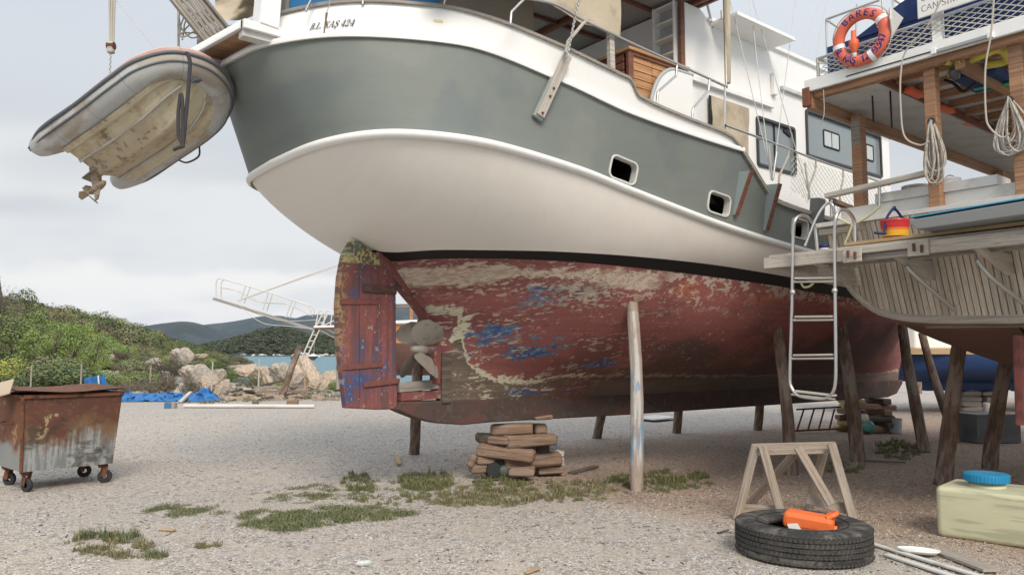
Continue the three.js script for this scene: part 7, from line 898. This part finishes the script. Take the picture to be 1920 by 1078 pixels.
// ---------------------------------------------------------------- shore litter, fence, pipe, tarpaulin
{
  const f = thing('wire_fence', 'sagging wire fence on thin posts along the scrub', 'fence', G(280, 745)); f.updateMatrixWorld(); const L = (px, py, z) => f.worldToLocal(Z(px, py, z)), zf = 30; const posts = [[-60, 690], [58, 686], [152, 681], [282, 686], [398, 678], [486, 673]]; posts.forEach(([px, py], i) => obj('post', cyl(L(px - 3, 745, zf), L(px, py, zf), 0.035, 0.03, 8), i < 4 ? M.greyWood : M.paleWood, f));
  for (let w = 0; w < 1; w++) for (let i = 0; i < posts.length - 1; i++) { const a = posts[i], b = posts[i + 1]; obj('wire', tube([L(a[0], lerp(a[1] + 3, 738, w / 4), zf), L((a[0] + b[0]) / 2, lerp((a[1] + b[1]) / 2 + 4, 740, w / 4), zf), L(b[0], lerp(b[1] + 3, 738, w / 4), zf)], 0.002, 4, 8), M.darkWood, f); }
  const g = []; for (const d of [1, -1]) for (let i = 0; i < 44; i++) { const px = -60 + i * 7; g.push(cyl(L(px + (d > 0 ? 0 : 50), 738, zf - .02), L(px + (d > 0 ? 50 : 0), 690, zf - .02), 0.0016, 0.0016, 3)); } obj('chain_link', g, M.darkWood, f, { kind: 'stuff' });
  const tp = (px0, px1, base, hgt, z, seed) => steps(16).map(t => steps(90).map(s => { const px = lerp(px0, px1, s), h = hgt(s), p = Z(px, base, z); return V(p.x, Math.max(0.02, p.y * 0 + h * Math.sin(t * Math.PI * 0.78) * (0.45 + 1.1 * fbm(s * 16, t * 5, 4, seed))), p.z - 0.9 * t + 0.55 * (fbm(s * 20, t * 6, 4, seed + 3) - 0.5)); }));
  lone('blue_tarpaulin', grid(tp(214, 402, 757, s => 0.25 + 0.15 * Math.exp(-(((s - 0.82) / 0.10) ** 2)) - 0.2 * ss(0.92, 1, s), 26.3, 2601), p => [p.x, p.z]), M.tarpBlue, 'crumpled blue tarpaulin lying along the edge of the scrub', 'tarpaulin'); const ut = grid(steps(6).map(t => steps(8).map(s => Z(lerp(156 + 4 * t, 196 + 18 * t * t, s), lerp(lerp(708, 704, s), 735, t), 27.5 + 0.15 * Math.sin(s * 5)))), p => [p.x, p.y]); lone('blue_tarpaulin', ut, M.tarpBlue, 'blue tarpaulin hung upright behind the rubbish container', 'tarpaulin'); lone('tarpaulin_stake', cyl(Z(186, 742, 27.4), Z(183, 704, 27.4), 0.03, 0.03, 7), M.whiteOld, 'pale stake holding the upright blue tarpaulin', 'stake');
  lone('black_netting', jitterGeo(box(0.9, 0.3, 0.5, 0, 0.1, 0, 0, 0, 0, 0.1), 0.5, 3, 2603), M.black, 'heap of black netting at the right end of the blue tarpaulin', 'netting', G(385, 755)); const st = jitterGeo(box(0.85, 0.08, 0.2, 0, 0.03, 0, 0, 0, 0, 0.03), 0.14, 6, 2605); lone('black_netting', st, M.black, 'strip of black rags at the right end of the white pipe', 'netting', G(578, 768));
  const pp = thing('white_pipe', 'long white plastic pipe lying across the far side of the yard', 'pipe', G(470, 767)); pp.updateMatrixWorld(); const pa = pp.worldToLocal(G(344, 765)), pb = pp.worldToLocal(G(590, 766)); obj('pipe', cyl(pa.add(V(0, 0.06, 0)), pb.add(V(0, 0.06, 0)), 0.058, 0.058, 16, true), M.whiteOld, pp);
  const cr = thing('blue_crate', 'small blue crate left of the white pipe', 'crate', G(318, 766)); obj('body', box(0.20, 0.17, 0.22, -0.04, 0.09, 0), mat([0.05, 0.16, 0.30], 0.6), cr); obj('end', box(0.10, 0.18, 0.22, 0.11, 0.09, -0.02), M.greyWood, cr);
  const sp = thing('wood_stump', 'cut square stump standing behind the white pipe', 'stump', G(548, 760)); obj('stump', jitterGeo(box(0.34, 0.19, 0.28, 0, 0.10, 0, 0, 0.1, 0, 0.03), 0.03, 8, 7), M.roughWood, sp); const sb = thing('wood_stump', 'small dark stump left of the square one, behind the white pipe', 'stump', G(478, 760)); obj('stump', jitterGeo(box(0.2, 0.14, 0.2, 0, 0.07, 0, 0, 0.5, 0, 0.03), 0.05, 8, 8), M.darkWood, sb);
  const pk = (l, x0, y0, x1, y1, w, h, m = M.greyWood) => { const a = G(x0, y0), b = G(x1, y1), t = thing('driftwood_plank', l, 'plank', a.clone().add(b).multiplyScalar(0.5)); t.updateMatrixWorld(); obj('plank', beam(t.worldToLocal(a).add(V(0, h[0], 0)), t.worldToLocal(b).add(V(0, h[1], 0)), 0.07, w), m, t); };
  pk('long grey plank topmost in the shore timber heap', 476, 745, 566, 742, 0.22, [0.36, 0.38]); pk('long brown log second in the shore timber heap', 482, 747, 572, 745, 0.2, [0.24, 0.24], M.roughWood); pk('dark plank at the bottom of the shore timber heap', 478, 750, 590, 748, 0.24, [0.06, 0.06], M.darkWood); pk('short plank leaning steeply at the left end of the timber heap', 452, 748, 470, 740, 0.28, [0.42, 0.1]); pk('wide short board leaning beside the steep plank', 462, 748, 474, 741, 0.3, [0.36, 0.08], M.paleWood); pk('thin long dark plank rising left of the timber heap', 432, 745, 540, 730, 0.1, [0.2, 0.45], M.darkWood); pk('flat reddish board near the buff boulders', 368, 744, 394, 742, 0.3, [0.05, 0.05], M.roughWood); pk('flat board lying left of the timber heap', 412, 750, 446, 747, 0.3, [0.03, 0.04], M.roughWood); pk('pale plank leaning on the crest of the blue tarpaulin', 336, 757, 356, 752, 0.12, [0.04, 0.3], M.paleWood);
}
// ---------------------------------------------------------------- boats beyond
{
  const z = 28.8, o = thing('wooden_boat_behind', 'varnished wooden boat with a raised bow gangway standing behind the rudder', 'boat', V(Z(690, 700, z).x, 0, -z), 0), L = (px, py, zz = z) => V((px - 960) / F * zz - o.position.x, EYE + (663 - py) / F * zz, -zz + z), mO = wood([0.56, 0.25, 0.07], [0.42, 0.17, 0.05], [0.64, 0.32, 0.11], 191, 0, 0.5);
  const hullRow = (x, b, yt) => [V(x, yt, b), V(x, yt - 0.7, b * 0.98), V(x, 1.4, b * 0.8), V(x, 0.8, 0.1)], xs = [[-1.2, 0.1, 2.7], [0.2, 0.75, 2.72], [2, 1.3, 2.76], [5, 1.6, 2.86], [9, 1.4, 3.0], [11, 0.6, 3.1]];
  for (const s of [1, -1]) { obj('topside', grid(xs.map(([x, b, y]) => hullRow(x, b, y).slice(0, 2).map(p => V(p.x, p.y, p.z * s - 1.2))), p => [p.x, p.y]), mO, o); obj('bottom', grid(xs.map(([x, b, y]) => hullRow(x, b, y).slice(1).map(p => V(p.x, p.y, p.z * s - 1.2))), p => [p.x, p.y]), mBot2, o); obj('cap_rail', tube(xs.map(([x, b, y]) => V(x, y + 0.07, b * s - 1.2)), 0.075, 6, 30), M.white, o); }
  obj('house', box(3, 1.1, 1.6, 5.5, 3.6, -1.2), M.white, o); for (const x of [0.9, 1.55, 2.2]) obj('rail_post', box(0.12, 0.55, 0.12, x, 3.1, -0.3), M.teak, o); obj('hand_rail', beam(V(0.4, 3.38, -0.3), V(3.2, 3.5, -0.2), 0.05, 0.08), M.teak, o); obj('keel_prop', cyl(L(722, 745), L(722, 640), 0.1, 0.1, 8), M.darkWood, o);
  // gangway with rails
  const pl0 = L(396, 560), pl1 = L(590, 620), w = V(0, 0, -0.5); obj('gang_plank', beam(pl0.clone().addScaledVector(w, 0.5), pl1.clone().addScaledVector(w, 0.5), 0.09, 0.46), M.greyWood, o);
  const wm = mat([0.62, 0.61, 0.58], 0.5), r_ = 0.022; for (const d of [0, 1]) { const s = p => p.clone().addScaledVector(w, d); obj('gang_rail', tube([[403, 558], [402, 530], [407, 522], [450, 533], [520, 554], [575, 572], [581, 580], [583, 590]].map(p => s(L(...p))), r_, 6, 60, false, 0.2), wm, o); for (const [a, b] of [[[458, 536], [447, 568]], [[501, 549], [491, 582]], [[546, 563], [535, 596]]]) obj('gang_post', cyl(s(L(...a)), s(L(...b)), r_, r_, 6), wm, o); obj('gang_rope', tube([[405, 538], [440, 545], [480, 565], [535, 570], [580, 592]].map(p => s(L(...p))), 0.014, 5, 30), wm, o); }
  obj('topping_lift', line([L(443, 564), L(640, 492), L(900, 395)], 0.025, 6), M.whiteOld, o); obj('topping_lift', line([L(450, 563), L(640, 495), L(900, 400)], 0.015, 6), M.whiteOld, o); obj('bracing_line', tube([L(443, 570), L(490, 605), L(545, 612), L(590, 618)], 0.011, 5, 16), wm, o); obj('bracing_line', tube([L(443, 568), L(520, 600), L(600, 600)], 0.01, 5, 12), wm, o);
  obj('bow_platform', box(1.5, 0.05, 0.9, L(625, 616).x, L(625, 616).y, -0.4), M.teak, o); obj('platform_edge', beam(L(588, 613, z - .1), L(660, 611, z - .1), 0.07, 0.05), M.white, o); for (const [a, b] of [[[600, 620], [640, 640]], [[612, 618], [642, 632]]]) obj('strut', cyl(L(...a), L(...b), 0.03, 0.03, 6), M.greyWood, o);
  const ld = new THREE.Group(); ld.name = 'boarding_ladder'; o.add(ld); for (const d of [0, 10]) obj('ladder_rail', line([L(604 + d, 588), L(590 + d, 616), L(568 + d * 0.9, 668)], 0.03, 6), wm, ld); for (let i = 0; i < 7; i++) { const k = (i + .5) / 7; obj('rung', cyl(L(lerp(604, 568, k), lerp(588, 668, k)), L(lerp(614, 577, k), lerp(588, 668, k)), 0.02, 0.02, 6), wm, ld); } obj('hoop', tube([L(590, 618), L(596, 588), L(603, 582), L(608, 590), L(606, 612)], 0.024, 6, 24), wm, o); obj('hoop', tube([L(606, 616), L(609, 588), L(616, 583), L(621, 590), L(619, 612)], 0.024, 6, 24), wm, o); obj('pulpit_rail', tube([L(600, 615), L(620, 604), L(660, 588)], 0.025, 6, 14), wm, o);
  prop('dark post leaning under the gangway of the boat behind the rudder', G(527, 746), Z(562, 648, 28.8), 0.13, 0.11, 933, mBark); lone('grey_post', beam(Z(634, 730, 28), Z(632, 645, 28), 0.16, 0.12, V(0, 0, 1)), M.greyWood, 'upright weathered grey board just left of the rudder', 'post');
  const y1 = thing('motor_yacht', 'small white motor boat with a dark hull on the sea', 'boat', V((570 - 960) / F * 330, SEA_Y, -330), 0.2); obj('hull', extr([[-5, 0], [4.6, 0], [6.4, 1.7], [-5.2, 1.3]], 3, 0.1).translate(0, 0, -1.5), mat([0.03, 0.035, 0.05], 0.4), y1); obj('cabin', extr([[-3.6, 1.3], [3, 1.5], [1.8, 3.0], [-0.8, 3.0], [-1.0, 4.1], [-3.2, 4.1]], 2.4, 0.1).translate(0, 0, -1.2), M.white, y1); obj('window_band', box(3.4, 0.6, 2.5, -0.4, 2.3, 0), M.black, y1);
  const y2 = thing('sailing_yacht', 'distant white sailing boat with a bare mast off the island', 'boat', V((588 - 960) / F * 620, SEA_Y, -620), 0.4); obj('hull', extr([[-5, 0.1], [5, 0.1], [6.2, 1.3], [-5.4, 1.2]], 2.6, 0.1).translate(0, 0, -1.3), M.white, y2); obj('mast', cyl(V(0.6, 1, 0), V(0.6, 15, 0), 0.14, 0.1, 8), M.whiteOld, y2); obj('cabin', box(3.6, 0.7, 1.8, 0, 1.6, 0), M.white, y2);
}
// ---------------------------------------------------------------- grass, weeds and loose stones in the yard
{
  const R = rng(2701), blade = (n, h, sp, seed) => { const r = rng(seed), P = [], C = [], U = []; for (let i = 0; i < n; i++) { const a = r() * 6.283, d = Math.sqrt(r()) * sp, x = Math.cos(a) * d, z = Math.sin(a) * d, t = r() * 6.283, l = h * (0.4 + 0.7 * r()), le = l * ((seed === 2 ? 0.8 : 0.25) + 0.7 * r()), w = 0.0032, cx = Math.cos(t), cz = Math.sin(t), k = 0.7 + 0.6 * r(), dry = r() < 0.25; const p0 = V(x - cz * w, 0, z + cx * w), p1 = V(x + cz * w, 0, z - cx * w), m0 = V(x + cx * le * 0.3 - cz * w * .8, l * 0.6, z + cz * le * 0.3 + cx * w * .8), m1 = V(x + cx * le * 0.3 + cz * w * .8, l * 0.6, z + cz * le * 0.3 - cx * w * .8), tip = V(x + cx * le, l * (0.85), z + cz * le); for (const v of [p0, p1, m1, p0, m1, m0, m0, m1, tip]) { P.push(v.x, v.y, v.z); C.push(dry ? k * 1.6 : k, dry ? k * 1.25 : k, dry ? k * 1.0 : k); U.push(0, 0); } } const g = new THREE.BufferGeometry(); g.setAttribute('position', new THREE.Float32BufferAttribute(P, 3)); g.setAttribute('color', new THREE.Float32BufferAttribute(C, 3)); g.setAttribute('uv', new THREE.Float32BufferAttribute(U, 2)); g.computeVertexNormals(); return g; };
  const tuft = [blade(26, 0.09, 0.05, 1), blade(34, 0.042, 0.085, 2), blade(22, 0.15, 0.05, 3)], gm = leafM([0.135, 0.16, 0.075]), gd = leafM([0.175, 0.185, 0.105]);
  const M4 = new THREE.Matrix4(), Q = new THREE.Quaternion();
  const patch = (label, list, kind, m = gm) => { const I = []; for (const [px0, py0, px1, py1, n, s] of list) for (let i = 0; i < n; i++) { const a = R() * 6.283, d = Math.sqrt(R()), px = (px0 + px1) / 2 + Math.cos(a) * d * (px1 - px0) / 2, py = (py0 + py1) / 2 + Math.sin(a) * d * (py1 - py0) / 2; const p = G(px, py); if (fbm(p.x * 5.5, p.z * 5.5, 4, 2703) < 0.37 + 0.16 * d * d) continue; if (R() < .48) continue; I.push([p, s * (0.35 + 1.25 * R() * R() + .25 * R())]); } const o = new THREE.InstancedMesh(tuft[kind], m, I.length); I.forEach(([p, s], i) => { M4.compose(V(p.x, groundY(p.x, p.z) - 0.002, p.z), Q.setFromAxisAngle(V(0, 1, 0), R() * 6.28), V(s, s, s)); o.setMatrixAt(i, M4); }); o.name = numbered('grass'); o.castShadow = true; o.userData = { kind: 'stuff', label, category: 'grass' }; scene.add(o); };
  patch('low green grass patch left of the painted prop, nearest the camera', [[440, 955, 650, 998, 900, .9], [560, 948, 775, 978, 620, .9], [465, 920, 610, 946, 260, .8], [540, 905, 700, 938, 260, .8]], 1); patch('taller grass clumps below the rudder and crib', [[640, 888, 705, 925, 300, .8], [745, 886, 855, 924, 700, .9], [890, 893, 1000, 928, 460, .8], [640, 900, 810, 948, 360, .6]], 0); patch('straggling dry grass strip in front of the stern crib', [[780, 912, 1010, 954, 1100, .75], [980, 903, 1190, 944, 1000, .75]], 0, gd); patch('tall green grass round the foot of the painted prop', [[1140, 884, 1345, 926, 900, .75], [1205, 880, 1330, 914, 360, .9]], 0); patch('small low grass patch alone right of the container', [[260, 948, 420, 972, 420, .8]], 1); patch('ragged dry tuft of grass at the lower left', [[120, 1002, 310, 1046, 560, .7], [190, 1012, 320, 1052, 300, .6], [335, 1016, 410, 1034, 130, .6]], 0, gd); patch('green blades in the ragged lower left tuft', [[140, 1003, 205, 1028, 110, .7], [215, 1003, 300, 1022, 160, .6], [270, 1036, 325, 1050, 80, .5]], 2); patch('grass in the shade between the bow props', [[1640, 826, 1738, 864, 420, 1], [1540, 865, 1620, 892, 200, .7], [1800, 812, 1845, 826, 120, 1]], 0); patch('thin weeds along the shore side of the yard', [[420, 742, 520, 756, 160, 1.5], [540, 735, 640, 752, 320, 1.5], [300, 752, 440, 758, 160, 1.2], [560, 722, 640, 736, 170, 1.8]], 0);
  // loose stones standing proud of the gravel
  const st = jitterGeo(clean(new THREE.IcosahedronGeometry(1, 1)), 0.7, 1.1, 11), ms = [mat([0.45, 0.42, 0.375], 0.95), mat([0.31, 0.28, 0.25], 0.95), mat([0.50, 0.46, 0.41], 0.95)], N = [17000, 9000, 12000];
  ms.forEach((m, k) => { const o = new THREE.InstancedMesh(st, m, N[k]); for (let i = 0; i < N[k]; i++) { const z = 4.6 + 13 * Math.pow(R(), 1.6), x = (R() * 2 - 1) * z * 0.70, s = 0.0035 + 0.007 * R() * R() + (R() < 0.012 ? 0.012 * R() : 0); M4.compose(V(x, groundY(x, -z) + s * 0.25, -z), Q.setFromEuler(new THREE.Euler(R() * 6, R() * 6, R() * 6)), V(s * (1 + R() * 0.6), s * 0.8, s)); o.setMatrixAt(i, M4); } o.name = numbered('gravel'); o.castShadow = true; o.userData = { kind: 'stuff', label: 'loose pale gravel scattered over the yard', category: 'gravel' }; scene.add(o); });
  const tw = new THREE.InstancedMesh(put(clean(new THREE.CylinderGeometry(0.5, 0.35, 1, 5)), 0, 0, 0, 0, 0, Math.PI / 2), M.darkWood, 1900); for (let i = 0; i < 1900; i++) { const z = 5 + 17 * R(), x = (R() * 2 - 1) * z * 0.66; M4.compose(V(x, groundY(x, -z) + 0.006, -z), Q.setFromAxisAngle(V(0, 1, 0), R() * 6), V(0.015 + 0.13 * R() * R() * R(), 0.006, 0.008 + 0.008 * R())); tw.setMatrixAt(i, M4); } tw.name = 'wood_debris'; tw.userData = { kind: 'stuff', label: 'dark twigs and wood splinters scattered over the gravel', category: 'debris' }; scene.add(tw);
}
scene.fog = new THREE.FogExp2(new THREE.Color().setRGB(0.42, 0.62, 1.0), 0.000024);

renderer.render(scene, camera);
